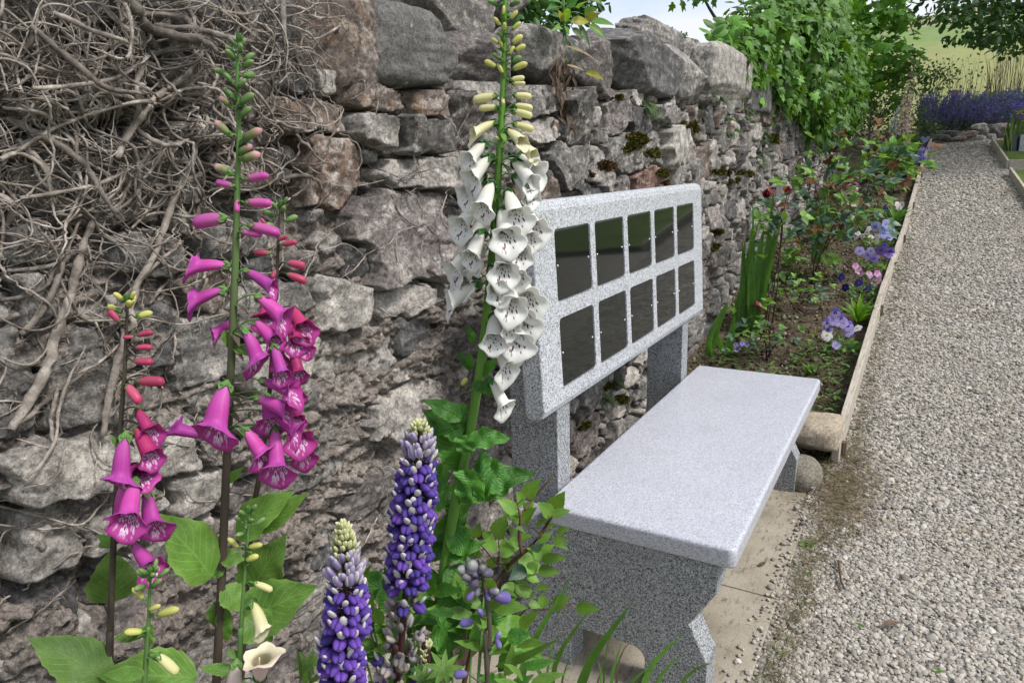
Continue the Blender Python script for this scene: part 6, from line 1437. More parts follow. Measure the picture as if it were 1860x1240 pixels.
rose_bush('large rose bush with bronze and blue-green leaves in the middle of the border', G6(630, 690), None, 120, [ML_BLUEGREEN, ML_BRONZE, ML_BLUEGREEN, ML_ROSE, ML_BLUEGREEN, ML_ROSE, ML_FOX], 1, [g6(630, 690, 650, 560, 690, 420, 720, 250, 700, 60), g6(630, 690, 660, 600, 720, 480, 800, 380, 840, 300), g6(640, 690, 700, 500, 780, 330, 880, 230, 930, 120), g6(630, 690, 640, 560, 560, 440, 520, 330), g6(650, 640, 690, 480, 680, 300, 640, 120)], 19, (80, 70))
rose_bush('rose bush with orange-bronze young leaves, farther along the wall', (1560, 400), None, 110, [ML_BRONZE, ML_BLUEGREEN, ML_ROSE, ML_ROSE, ML_BLUEGREEN, ML_BRONZE], 2, [[(1560, 400), (1545, 360), (1510, 310), (1495, 275)], [(1560, 400), (1575, 350), (1580, 310), (1575, 270)], [(1565, 400), (1590, 350), (1610, 300), (1625, 255)], [(1560, 400), (1530, 370), (1480, 330), (1475, 300)]], 17, (66, 46))
rose_bush('rose bush with glossy green and yellow leaves near the far pansies', (1625, 350), None, 90, [ML_ROSE, ML_LIME, ML_BLUEGREEN, ML_ROSE, ML_FOX], 3, [[(1625, 350), (1620, 320), (1610, 290)], [(1625, 350), (1635, 320), (1640, 290)], [(1622, 350), (1600, 320), (1585, 300)]], 17, (56, 40))
rose_bush('thin rose bush with a red bloom and red leaves close to the wall', G6(395, 950), None, 44, [ML_BLUEGREEN, ML_ROSE, ML_REDLEAF, ML_BLUEGREEN, ML_ROSE], 4, [g6(395, 950, 400, 800, 405, 620, 410, 500), g6(400, 950, 450, 700, 470, 400, 500, 210), g6(460, 660, 465, 500, 470, 350, 410, 230), g6(395, 950, 380, 850, 300, 800)], 19, (50, 50), [G6(500, 200) + (ML_REDLEAF,), G6(385, 215) + (ML_REDLEAF,)])
rose_bush('low rose sprouts with grey-green leaves in front of the iris clump', G6(385, 1090), None, 40, [ML_BLUEGREEN, ML_FOX], 5, [g6(385, 1090, 380, 1000, 330, 960), g6(390, 1090, 410, 960, 440, 870), g6(380, 1090, 300, 1040, 260, 1070), g6(390, 1090, 440, 1020, 500, 1000)], 13, (44, 36))
rose_bush('small rose sprouts left of the violet pansies', G6(550, 850), None, 34, [ML_BLUEGREEN, ML_ROSE, ML_LIME], 6, [g6(550, 850, 570, 760, 590, 700), g6(555, 850, 600, 780, 650, 740), g6(550, 850, 500, 760, 480, 700)], 12, (46, 36))
# blush foxgloves in the distance
def far_foxglove(label, base_px, stem_px, n, v0, v1, Lpx, kind, seed):
    rg = np.random.default_rng(seed); c = hit(*base_px); D = float((c - CAM) @ FH); root = thing('foxglove', label, 'foxglove', c); m = MB()
    P = smooth_poly([c] + [at(u, v, D) for u, v in stem_px], 30); V, F, uv = tube(P, np.linspace(0.009, 0.003, 30), 6); m.add(V, F, uv); m.build('stem', MS_GREEN, root)
    vv = np.array([pix(p_)[1] for p_ in P]); o_ = np.argsort(vv)
    for q in range(n):
        f = q / (n - 1); v = v0 + (v1 - v0) * f; b0 = np.array([np.interp(v, vv[o_], P[o_, k_]) for k_ in range(3)]); a = q * 2.4
        out = math.cos(a) * RT - 0.7 * math.sin(a) * FH; d = nrm(out * 0.8 + np.array([0, 0, -0.25 - 0.5 * f])); L = Lpx * D / F_PX * (0.45 + 0.55 * min(1, f * 1.8))
        me = BELLS[kind][q % 4] if f > 0.25 else BUDS['cream' if kind == 'white' else 'pink' if f > 0.12 else 'tip'][q % 3]
        o = link('flower', me, root, aim(b0 + out * 0.012, d, L)); 
    for q in range(5):
        a = q * 1.3; d = math.cos(a) * RT + math.sin(a) * FH; leaf_obj(root, c + np.array([0, 0, .05]), c + d * 0.28 + np.array([0, 0, 0.12 + 0.1 * rg.random()]), 0.1, ML_FOX, up=np.array([0, 0, 1.0]))
    return root
far_foxglove('tall leaning blush foxglove in front of the ivy', (1632, 285), [(1638, 240), (1646, 190), (1654, 150), (1660, 112)], 46, 112, 238, 9, 'pale', 1)
far_foxglove('shorter pink foxglove right of the tall leaning one', (1645, 280), [(1645, 255), (1649, 215), (1654, 178)], 30, 180, 255, 9, 'pale', 2)
far_foxglove('pale foxglove leaning left behind the tall blush one', (1622, 280), [(1620, 245), (1632, 205), (1648, 170)], 28, 172, 240, 9, 'white', 3)
far_foxglove('low pale pink foxglove among the rose bushes', G6(840, 420), [G6(845, 330), G6(835, 230), G6(865, 110)], 17, 322, 372, 15, 'blush', 4)

# creeping weeds of the bed: small leaves nobody would count
rg = np.random.default_rng(404); gc = MB()
for q in range(5200):
    f = rg.random(); y = 2.5 + 9.5 * f ** 1.3; x = XW + 0.05 + (float(edge_x(y)) - XW - 0.08) * rg.random()
    if vnoise(np.array([x * 4.0]), np.array([y * 2.2]), 6)[0] < 0.55 - 0.22 * min(1, (y - 2.5) / 4): continue
    a = rg.uniform(0, 6.28); el = rg.uniform(0, 0.9); d = np.array([math.cos(a) * math.cos(el), math.sin(a) * math.cos(el), math.sin(el)]); c = np.array([x, y, float(gh(y)) + rg.uniform(0, 0.09)])
    L = rg.uniform(0.025, 0.06); xx, yy, zz = frame_leaf(c, c + d, np.array([0, 0, 1.0])); V, F, uv = leaf_geo(L, L * 0.5, 3, 5, 0.3, 0.3); gc.add(V[:, 0:1] * xx + V[:, 1:2] * yy + V[:, 2:3] * zz + c, F, uv, int(rg.integers(4)))
tag(gc.build('ground_cover', [ML_FOX, ML_SHRUB, ML_ROSE, ML_SHRUB]), kind='stuff')
# ================================================================== bare ivy stems on the wall
k = NT('dead_ivy_wood'); p = k.pos()
c = k.ramp(k.noise(k.pos((1, 1, 1)), 26, 6, 0.7), [(0.3, (0.11, 0.092, 0.078)), (0.5, (0.27, 0.232, 0.20)), (0.7, (0.49, 0.445, 0.40))])
c = k.hsv(c, 0.5, 0.95, rng_map(k, k.rnd(), 0.5, 1.4)); fz = k.noise(k.pos((1, 1, 1)), 130, 6, 0.75)
M_IVYWOOD = k.done(c, 0.9, k.bump(fz, 0.9, 0.004), 0.15)
rg = np.random.default_rng(123)
ivy_root = thing('dead_ivy', 'tangle of bare dead ivy stems clinging to the left part of the wall', 'dead ivy', (XW, -0.1, 1.4))
STEMS = []
def wallpath(yz, r, off, name=None, wig=0.004):
    yz = smooth_poly(np.asarray(yz, float), max(10, int(len(yz) * 6)))
    x = np.array([HS(a, b) for a, b in yz])
    ker = np.ones(9) / 9; xp = np.pad(x, 4, mode='edge'); x = np.maximum(np.convolve(xp, ker, 'valid'), x - 0.012)
    n = len(yz); P = np.stack([x + off + r * 0.7 + wig * np.cumsum(rg.normal(0, 1, n)) * 0.3, yz[:, 0], yz[:, 1]], -1)
    return P
def px_path(pts): return [tuple(onx(u, v, XW)[1:]) for u, v in pts]
MAIN = [  # pixel course, radius, distance off the stones
    ([(95, -30), (150, 15), (215, 55), (275, 85), (300, 110)], 0.016, 0.10), ([(-10, 770), (40, 690), (75, 600), (120, 500), (150, 420), (175, 330)], 0.013, 0.02), ([(150, 780), (165, 690), (185, 600), (215, 520), (260, 430), (300, 330), (320, 230), (330, 140)], 0.011, 0.02),
    ([(450, -10), (449, 40), (452, 105)], 0.010, 0.07), ([(245, 55), (300, 72), (360, 85), (415, 92)], 0.009, 0.08), ([(0, 215), (60, 255), (120, 300), (150, 350), (185, 400)], 0.010, 0.05), ([(170, 290), (210, 210), (270, 160), (305, 95)], 0.010, 0.06),
    ([(200, 250), (270, 290), (320, 300)], 0.005, 0.02), ([(230, 240), (300, 235), (380, 240)], 0.0035, 0.03), ([(0, 490), (70, 480), (120, 455), (165, 470)], 0.006, 0.03), ([(20, 360), (80, 350), (160, 330), (230, 290)], 0.006, 0.05), ([(0, 600), (40, 560), (90, 480), (130, 400)], 0.009, 0.03),
    ([(110, 580), (180, 575), (240, 575), (300, 585), (360, 570), (410, 560)], 0.0032, 0.02), ([(205, 540), (260, 470), (300, 440), (350, 420)], 0.006, 0.02), ([(140, 580), (180, 650), (215, 700)], 0.004, 0.02), ([(105, 670), (160, 640), (215, 590)], 0.004, 0.015),
    ([(0, 760), (50, 730), (90, 690), (140, 650)], 0.007, 0.02), ([(310, 560), (325, 490), (335, 430), (360, 390)], 0.004, 0.015), ([(250, 550), (300, 500), (330, 440)], 0.006, 0.015), ([(0, 285), (80, 230), (160, 200), (250, 190)], 0.005, 0.06), ([(520, 520), (545, 460), (570, 430), (620, 400)], 0.0035, 0.015), ([(300, 30), (340, 70), (355, 120), (345, 180)], 0.007, 0.05),
    ([(620, 30), (540, 75), (500, 70)], 0.005, 0.03), ([(0, 920), (60, 930), (120, 940), (170, 900), (210, 850)], 0.0035, 0.015), ([(100, 940), (140, 950), (185, 975)], 0.003, 0.015), ([(70, 800), (50, 850), (0, 870)], 0.004, 0.02), ([(0, 1140), (50, 1100), (110, 1060)], 0.0035, 0.02), ([(75, 690), (65, 750), (60, 800), (10, 790)], 0.006, 0.02), ([(0, 850), (60, 790), (80, 700), (110, 620)], 0.005, 0.02),
    ([(520, 180), (580, 200), (600, 245)], 0.0025, 0.01), ([(735, 210), (720, 280), (735, 330), (700, 360)], 0.0025, 0.012), ([(820, 210), (800, 280), (790, 340)], 0.002, 0.012), ([(1000, 350), (1030, 310), (1050, 270), (1065, 245)], 0.0025, 0.012), ([(650, 170), (655, 190), (640, 250), (670, 290)], 0.002, 0.01), ([(560, 330), (620, 340), (700, 320), (760, 290)], 0.002, 0.012),
    ([(0, 60), (80, 130), (130, 170), (200, 180)], 0.009, 0.08), ([(140, 0), (160, 70), (150, 120), (90, 100)], 0.005, 0.11), ([(260, 0), (330, 40), (400, 90)], 0.004, 0.09), ([(30, 40), (90, 70), (150, 90), (160, 95)], 0.007, 0.1), ([(0, 170), (70, 165), (150, 150), (210, 110)], 0.006, 0.09)]
for pts, r, off in MAIN:
    r = r * 0.68; off = off * 0.8
    yz = px_path(pts); P = wallpath(yz, r, off)
    STEMS.append((P, r))
def dens(u, v):
    d = 0
    if v < 330: d = max(d, np.interp(u, [0, 300, 420, 560], [1, 1, 0.75, 0.0]))
    if v >= 330: d = max(d, np.interp(u, [0, 200, 330, 470], [0.7, 0.45, 0.26, 0.0]) * np.interp(v, [330, 430, 560, 760, 1000], [1, 0.5, 0.2, 0.10, 0.06]))
    d = max(d, 0.055 if u < 860 and v < 520 and v > 170 else 0.02 if u < 700 else 0)
    return d
n_try = 0
while len(STEMS) < 560 and n_try < 60000:
    n_try += 1
    u, v = rg.uniform(-120, 1150), rg.uniform(-60, 1100)
    if rg.random() > dens(u, v): continue
    y, z = onx(u, v, XW)[1:]
    if z > cap_z(y) + 0.2 or y < -1.25 or z < 0.05: continue
    upper = v < 200 and u < 470
    r = float(np.exp(rg.normal(math.log(0.0019), 0.42))); r = min(r, 0.006)
    if dens(u, v) < 0.1: r = min(r, 0.002)
    th = rg.choice([0.9, 1.25, -0.35, 0.2, 2.6, -1.2]) + rg.normal(0, 0.45); n = int(rg.uniform(8, 34)); st = rg.uniform(0.012, 0.022); kap = 0; off = rg.uniform(0.0, 0.075 if upper else 0.035 if v < 450 else 0.012)
    pts = [(y, z)]
    for q in range(n):
        kap = 0.75 * kap + rg.normal(0, 0.17); th += kap
        y += st * math.cos(th); z += st * math.sin(th)
        if y < -1.3 or y > 2.3 or z < 0.04 or z > float(cap_z(y)) + 0.26: break
        pts.append((y, z))
    if len(pts) < 6: continue
    P = wallpath(pts[::2] if len(pts) > 8 else pts, r, off)
    if rg.random() < 0.4:
        P[-3:, 0] += np.array([0.006, 0.016, 0.03]) * rg.uniform(0, 1.5)
    STEMS.append((P, r))
order = sorted(range(len(STEMS)), key=lambda q: -(STEMS[q][1] * len(STEMS[q][0])))
rest = MB()
for q, i in enumerate(order):
    P, r = STEMS[i]; n = len(P); prof = np.interp(np.linspace(0, 1, n), [0, 0.1, 0.7, 1], [0.8, 1, 0.85, 0.35]) * (1 + (0.07 if r > 0.006 else 0.16) * rg.normal(size=n).clip(-1, 1)) * r
    V, F, uv = tube(P, prof, 8 if r > 0.008 else 6)
    if r > 0.006: V = V + 0.4 * r * (np.random.default_rng(i).random(V.shape) - 0.5)
    if q < 290: MB().add(V, F, uv).build('stem', M_IVYWOOD, ivy_root)
    else: rest.add(V, F, uv)
# fine aerial roots along the stems
for q in range(5200):
    P, r = STEMS[int(rg.integers(len(STEMS)) if rg.random() < 0.6 else rg.integers(len(MAIN)))]; i = rg.integers(len(P) - 1); a = P[i]
    d = rg.normal(0, 1, 3); d[0] = abs(d[0]) * 0.2; L = rg.uniform(0.006, 0.026); d = nrm(d) * L
    V, F, uv = tube(np.array([a, a + d * 0.5 + rg.normal(0, 0.002, 3), a + d + rg.normal(0, 0.004, 3)]), [0.0006, 0.0005, 0.0002], 3, False); rest.add(V, F, uv)
tag(rest.build('fine_twigs', M_IVYWOOD, ivy_root), kind='stuff')

# ================================================================== ivy-shaped, maple-shaped and small leaves
def lobed(points, dome=0.12):
    P = np.array(points, float); n = len(P)
    V = np.vstack([[0, 0.38, dome], np.column_stack([P, np.zeros(n)])]); V[1:, 2] = -0.05 * np.abs(P[:, 0])
    F = np.array([(0, 1 + i, 1 + (i + 1) % n) for i in range(n)]); uv = np.stack([V[:, 0] * 0.5 + 0.5, V[:, 1]], -1)
    return V, F, uv
IVY_L = lobed([(0, 0), (0.2, -0.08), (0.48, 0.12), (0.32, 0.34), (0.44, 0.6), (0.18, 0.66), (0, 1.0), (-0.18, 0.66), (-0.44, 0.6), (-0.32, 0.34), (-0.48, 0.12), (-0.2, -0.08)])
MAPLE_L = lobed([(0, 0), (0.3, -0.05), (0.62, 0.12), (0.42, 0.3), (0.66, 0.66), (0.3, 0.6), (0.0, 1.05), (-0.3, 0.6), (-0.66, 0.66), (-0.42, 0.3), (-0.62, 0.12), (-0.3, -0.05)])
OVAL_L = lobed([(0, 0), (0.22, 0.2), (0.3, 0.5), (0.2, 0.8), (0, 1.0), (-0.2, 0.8), (-0.3, 0.5), (-0.22, 0.2)])
def place_leaf(geo, c, d, up, s):
    V, F, uv = geo; y = nrm(d); x = nrm(np.cross(y, up)); z = np.cross(x, y)
    return (V[:, 0:1] * x + V[:, 1:2] * y + V[:, 2:3] * z) * s + c, F, uv
def foliage(root, geo, P, D_, UPV, S, mat, n_parts, part='leaf', stuff='foliage', smooth=True):
    """the leaves that show largest are parts, the others one mass"""
    P = np.asarray(P); d = np.linalg.norm(P - CAM, axis=1); vis = in_view(P, 10)
    sc_ = S / d * np.where(vis, 1, 0.01) * (0.6 + 0.4 * np.abs(np.einsum('ij,ij->i', UPV, (CAM - P) / d[:, None]))); o_ = np.argsort(-sc_)
    me = MB().add(*geo).mesh(part, mat, smooth); rest = MB()
    for q, i in enumerate(o_):
        if q < n_parts:
            y = nrm(D_[i]); x = nrm(np.cross(y, UPV[i])); z = np.cross(x, y); link(part, me, root, mat4(P[i], x, y, z, float(S[i])))
        else: rest.add(*place_leaf(geo, P[i], D_[i], UPV[i], S[i]))
    if rest.n: tag(rest.build(stuff, mat, root, smooth), kind='stuff')
# ---------------------------------------------------------------- the ivy mass on the wall
root = thing('ivy', 'large mass of glossy green ivy spilling over the far wall top', 'ivy', (XW, 7.5, 1.0))
rg = np.random.default_rng(9)
P = []; Dv = []; Uv = []; S = []
def ivy_prof(y):
    top = np.interp(y, [4.4, 5.0, 5.6, 6.3, 7.2, 9.5, 12], [2.22, 2.36, 2.6, 3.05, 3.5, 3.6, 3.2]); bot = np.interp(y, [4.4, 5.4, 6.0, 6.8, 7.6, 8.6, 9.6, 12], [2.18, 2.14, 2.06, 1.98, 1.85, 1.82, 1.9, 2.1])
    return top, bot
lumps = [(4.5 + 7.5 * rg.random() ** 1.15, rg.random(), rg.uniform(0.12, 0.40)) for _ in range(105)]
lumps = [(a, f_, min(r_, 0.10 + 0.14 * (a - 4.3))) for a, f_, r_ in lumps]
for (ly, lf, lr) in lumps:
    top, bot = ivy_prof(ly); lz = bot + (top - bot) * lf; over = XW + 0.10 + 0.30 * math.sin(math.pi * np.clip(lf * 0.9 + 0.12, 0, 1)) * np.interp(ly, [4.4, 5.6, 6.8], [-0.7, 0.1, 1]); lx = over - lr * 0.65
    n = int(150 * (lr / 0.3) ** 2)
    for q in range(n):
        v = nrm(rg.normal(size=3)); 
        if v[0] < -0.35 and v[2] < 0.5: continue
        p_ = np.array([lx, ly, lz]) + v * lr * rg.uniform(0.72, 1.14) * np.array([0.8, 1, 1])
        P.append(p_); out = nrm(v + np.array([0.5, -0.35, 0.25])); dn = nrm(np.array([0, 0, -1.0]) + 0.5 * out + rg.normal(0, 0.45, 3)); Dv.append(dn); Uv.append(nrm(out + rg.normal(0, 0.3, 3))); S.append(float(np.exp(rg.normal(-2.5, 0.3))))
for q in range(1500):   # a curtain hanging down the face
    y = rg.uniform(5.7, 10.8); top, bot = ivy_prof(y); z = bot + (top - bot) * 0.55 * rg.random() ** 1.4; P.append(np.array([XW + 0.06 + 0.22 * rg.random() * (z - bot + 0.2), y, z])); Dv.append(nrm(np.array([0.3, 0, -1]) + rg.normal(0, 0.3, 3))); Uv.append(nrm(np.array([1, -0.4, 0.3]) + rg.normal(0, 0.3, 3))); S.append(rg.uniform(0.055, 0.1))
foliage(root, IVY_L, P, np.array(Dv), np.array(Uv), np.array(S), ML_IVY, 290)
m = MB()
for q in range(40):
    y = rg.uniform(5.5, 11); top, bot = ivy_prof(y); m_ = smooth_poly([(XW + 0.03, y, bot), (XW + 0.06, y + rg.normal(0, 0.2), (top + bot) / 2), (XW - 0.1, y + rg.normal(0, 0.3), top - 0.15)], 10); V, F, uv = tube(m_, 0.012, 5); m.add(V, F, uv)
m.build('stems', M_BARK, root)
# loose shoots sticking out of the ivy at its left end
root = thing('ash_sapling', 'feathery sapling shoots rising left of the ivy against the sky', 'sapling', (XW - 0.2, 5.6, 1.6)); m = MB(); P = []; Dv = []; Uv = []; S = []
for pts in ([(1330, 100), (1318, 70), (1300, 52)], [(1345, 95), (1330, 60), (1318, 38)], [(1370, 90), (1365, 40), (1350, 5), (1352, -25)], [(1385, 85), (1390, 30), (1380, -20)], [(1340, 90), (1312, 80), (1292, 62)]):
    Q = smooth_poly([onx(u, v, XW - 0.25) for u, v in pts], 12); V, F, uv = tube(Q, np.linspace(0.007, 0.002, 12), 5); m.add(V, F, uv)
    for q in range(2, 12):
        for sgn in (-1, 1):
            d = nrm(sgn * RT * 0.8 + UP * rg.uniform(-0.1, 0.6) + FH * rg.normal(0, 0.5)); P.append(Q[q]); Dv.append(d); Uv.append(nrm(-FH + np.array([0, 0, 0.8]) + rg.normal(0, 0.3, 3))); S.append(rg.uniform(0.08, 0.14))
V, F, uv = tube(smooth_poly([np.array([XW - 0.25, 5.6, 1.6]), onx(1345, 98, XW - 0.25)], 5), 0.01, 5); m.add(V, F, uv)
m.build('stem', M_BARK, root); foliage(root, OVAL_L, P, np.array(Dv), np.array(Uv), np.array(S), ML_TREE, 200)

# ---------------------------------------------------------------- trees
def tree(name, label, base, trunk_r, trunk_top, limbs, clumps, geo, leaf_s, mat, n_parts, dens_=60, group=None, seed=1, droop=0.4, up_bias=0.6, cat='tree'):
    rg = np.random.default_rng(seed); base = np.asarray(base, float); root = thing(name, label, cat, base, group)
    T = smooth_poly([base - (0, 0, 0.1), base * 0.6 + np.asarray(trunk_top) * 0.4 + rg.normal(0, 0.05, 3), trunk_top], 14); V, F, uv = tube(T, np.linspace(trunk_r, trunk_r * 0.45, 14), 10); MB().add(V, F, uv).build('trunk', M_BARK, root)
    for L_ in limbs:
        Q = smooth_poly(L_, 14); V, F, uv = tube(Q, np.linspace(trunk_r * 0.32, trunk_r * 0.05, 14), 6); MB().add(V, F, uv).build('limb', M_BARK, root)
    P = []; Dv = []; Uv = []; S = []
    for (cx, cy, cz, rx, ry, rz) in clumps:
        n = int(dens_ * (rx * ry + rx * rz + ry * rz) / 3 / leaf_s ** 2 * 0.012)
        for q in range(n):
            v = nrm(rg.normal(size=3)); r_ = rg.uniform(0.45, 1.05); p_ = np.array([cx + v[0] * rx * r_, cy + v[1] * ry * r_, cz + v[2] * rz * r_]); P.append(p_)
            Dv.append(nrm(v * (0.7, 0.7, 0.2) + np.array([0, 0, -droop]) + rg.normal(0, 0.4, 3))); Uv.append(nrm(np.array([0, 0, up_bias]) + 0.5 * v + rg.normal(0, 0.3, 3))); S.append(leaf_s * rg.uniform(0.7, 1.25))
    if P: foliage(root, geo, P, np.array(Dv), np.array(Uv), np.array(S), mat, n_parts, stuff='crown')
    return root
rg = np.random.default_rng(31)
cl = []
for q in range(26):
    u = rg.uniform(1540, 1655); v = rg.uniform(-40, 175); 
    D = rg.uniform(12.6, 14.2); c = at(u, v, D); cl.append((c[0], c[1], c[2], rg.uniform(0.3, 0.5), rg.uniform(0.3, 0.5), rg.uniform(0.12, 0.24)))
for q in range(26):
    c = np.array([rg.uniform(-3.4, -0.6), rg.uniform(9.5, 13.5), rg.uniform(3.2, 5.6)]); cl.append((c[0], c[1], c[2], 0.6, 0.6, 0.35))
tree('sycamore_tree', 'broad leaved sycamore behind the wall, its boughs drooping over the ivy and path', (-2.2, 12.0, 0.9), 0.16, (-2.0, 11.8, 4.2), [[(-2.1, 11.9, 2.6), (-1.7, 12.2, 3.2), tuple(at(1600, 60, 13.2))], [(-2.1, 11.9, 2.2), (-1.5, 12.4, 2.6), tuple(at(1650, 120, 13.2))], [(-2.1, 11.9, 3), (-2.8, 11.5, 3.8), (-3.2, 11.2, 4.6)], [(-2, 11.8, 3.6), (-1.2, 12.2, 4.4), (-0.7, 12.4, 5.0)]], cl, MAPLE_L, 0.16, ML_TREE, 280, 520, None, 3)
cl = []
for q in range(46):
    u = rg.uniform(1690, 1930); v = rg.uniform(-60, np.interp(u, [1690, 1740, 1800, 1930], [40, 75, 80, 110])); D = rg.uniform(11.5, 13.5); c = at(u, v, D); cl.append((c[0], c[1], c[2], rg.uniform(0.3, 0.55), rg.uniform(0.3, 0.5), rg.uniform(0.1, 0.18)))
for q in range(34):
    c = np.array([rg.uniform(2.0, 7.0), rg.uniform(11, 16.5), rg.uniform(4.3, 7.2)]); cl.append((c[0], c[1], c[2], 0.8, 0.8, 0.45))
tree('overhanging_tree', 'dark tree whose low boughs hang over the path end at the top right', (5.0, 13.5, 1.5), 0.2, (4.8, 13.4, 5.4), [[(4.9, 13.4, 3.9), (3.8, 12.6, 4.2), tuple(at(1800, 40, 12.2))], [(4.9, 13.4, 4.2), (3.2, 12.2, 4.2), tuple(at(1720, 30, 12.2))], [(4.9, 13.4, 4.6), (5.8, 14.2, 5.4), (6.4, 14.6, 6.2)], [(4.9, 13.4, 4.8), (4.0, 14.2, 5.8), (3.4, 14.8, 6.6)]], cl, OVAL_L, 0.12, ML_DARKTREE, 240, 620, None, 5, 0.5)
# pale shrub between the ivy and the path
cl = []
for q in range(40):
    u = rg.uniform(1560, 1700); v = rg.uniform(np.interp(u, [1560, 1640, 1700], [150, 105, 130]), 255); D = rg.uniform(12.8, 14.2); c = at(u, v, D); cl.append((c[0], c[1], c[2], 0.3, 0.3, 0.24))
tree('wild_shrub', 'loose small-leaved green shrub between the ivy and the catmint', (-0.45, 13.2, 1.4), 0.03, (-0.45, 13.2, 2.4), [[(-0.45, 13.2, 2.0), (-0.2, 13.1, 2.4), (0.0, 13.0, 2.7)], [(-0.45, 13.2, 2.0), (-0.7, 13.1, 2.3), (-0.9, 13.2, 2.6)]], cl, OVAL_L, 0.06, ML_SHRUB, 0, 240, None, 7, 0.1, 0.4, 'shrub')
# sprays trailing on the wall face under the ivy (dry, fine twigs)
root = thing('dry_creeper', 'dry fine-twigged creeper on the wall below the ivy', 'creeper', (XW, 9.5, 1.1)); m = MB(); P = []; Dv = []; Uv = []; S = []
for q in range(150):
    u = rg.uniform(1535, 1625); v = rg.uniform(175, 290); a = onx(u, v, XW + 0.02 + 0.12 * rg.random()); 
    if a[2] < gh(a[1]) + 0.05: continue
    Q = smooth_poly([a, a + rg.normal(0, 0.08, 3) + (0.02, 0, -0.1), a + rg.normal(0, 0.12, 3) + (0.04, 0, -0.25)], 7); V, F, uv = tube(Q, 0.004, 4); m.add(V, F, uv)
    for k_ in range(7): P.append(Q[k_]); Dv.append(nrm(rg.normal(size=3) + (0.3, 0, -0.5))); Uv.append(nrm(rg.normal(size=3) + (1, -0.5, 0.5))); S.append(rg.uniform(0.04, 0.07))
tag(m.build('twigs', MS_BROWN, root), kind='stuff'); foliage(root, OVAL_L, P, np.array(Dv), np.array(Uv), np.array(S), ML_SHRUB, 0)
# dark bush right behind the near coping stones
cl = []
for q in range(22):
    u = rg.uniform(920, 1075); v = rg.uniform(-70, np.interp(u, [920, 1000, 1075], [52, 55, 5])); c = onx(u, v, XW - 0.55 - 0.35 * rg.random()); cl.append((c[0], c[1], c[2], 0.14, 0.14, 0.11))
tree('dark_shrub', 'dark leafy bush standing behind the wall above the white foxglove', (XW - 0.75, 1.55, 0.0), 0.02, (XW - 0.75, 1.55, 1.8), [[(XW - 0.75, 1.55, 1.6), (XW - 0.7, 1.4, 2.0), (XW - 0.7, 1.3, 2.3)], [(XW - 0.75, 1.55, 1.6), (XW - 0.7, 1.7, 2.0), (XW - 0.7, 1.8, 2.25)]], cl, OVAL_L, 0.06, ML_DARKTREE, 230, 1100, None, 8, 0.3, 0.5, 'shrub')
# sapling rooted in the wall top with broad leaflets
g = onx(1048, 78, XW + 0.03); root = thing('wall_sapling', 'young plant with broad green and yellowing leaves rooted in the wall top', 'plant', g); m = MB()
SX = lambda x, y: (900 + x * 0.2688, y * 0.2688)
V, F, uv = tube(smooth_poly([onx(*SX(470, 260), XW + 0.03), onx(*SX(462, 120), XW + 0.06), onx(*SX(460, -40), XW + 0.06)], 10), np.linspace(0.007, 0.005, 10), 6); m.add(V, F, uv)
for q, (bx, by, tx, ty, w, mm) in enumerate([(640, 150, 800, 175, 13, ML_LIME), (630, 170, 740, 260, 14, ML_ROSE), (600, 150, 710, 90, 14, ML_YELLOW), (510, 150, 630, 150, 14, ML_YELLOW), (560, 160, 640, 330, 8, ML_SHRUB), (440, 190, 370, 215, 9, ML_ROSE), (470, 180, 490, 245, 7, ML_LIME), (440, 150, 400, 60, 12, ML_YELLOW), (470, 150, 490, 60, 10, ML_LIME), (520, 190, 590, 270, 10, ML_SHRUB), (600, 100, 690, 60, 14, ML_ROSE), (560, 60, 640, 10, 14, ML_ROSE), (480, 40, 560, -20, 14, ML_FOXD), (440, 30, 360, 10, 13, ML_FOXD), (430, 60, 340, 80, 12, ML_FOXD), (470, 310, 690, 430, 5, ML_STRAW), (480, 440, 600, 480, 4, ML_STRAW), (610, 490, 730, 540, 12, ML_YELLOW), (640, -20, 720, 30, 12, ML_ROSE)]):
    a = onx(*SX(bx, by), XW + 0.08); c = onx(*SX(tx, ty), XW + 0.12 + 0.02 * (q % 3)); s_ = onx(*SX(465, min(240, max(by, -30))), XW + 0.04)
    leaf_obj(root, a, c, w * 0.0028, mm, nx=5, ny=9, bend=0.35, fold=0.3); V, F, uv = tube(smooth_poly([s_, (s_ + a) / 2 + (0, 0, 0.01), a], 6), 0.0018, 4); m.add(V, F, uv)
m.build('stem', MS_GREEN, root)
# withered brown plant hanging on the wall
g = onx(1018, 120, XW + 0.02); root = thing('withered_plant', 'withered brown plant hanging down the wall beneath the green sapling', 'dead plant', g); m = MB()
for q in range(56):
    u = 1018 + rg.normal(0, 10); v = rg.uniform(105, 225); a = onx(u, v, XW + 0.05 + 0.03 * rg.random()); c = a + np.array([rg.normal(0, 0.02), rg.normal(0, 0.02), -rg.uniform(0.03, 0.08)]); leaf_obj(root, a, c, 0.013, ML_DRY, name='leaf', nx=3, ny=7, bend=0.6, fold=0.7, wave=0.3)
    if q % 4 == 0: V, F, uv = tube(smooth_poly([onx(1018, 95, XW + 0.03), (a + onx(1018, 95, XW + 0.04)) / 2, a], 6), 0.002, 4); m.add(V, F, uv)
m.build('stem', MS_BROWN, root)

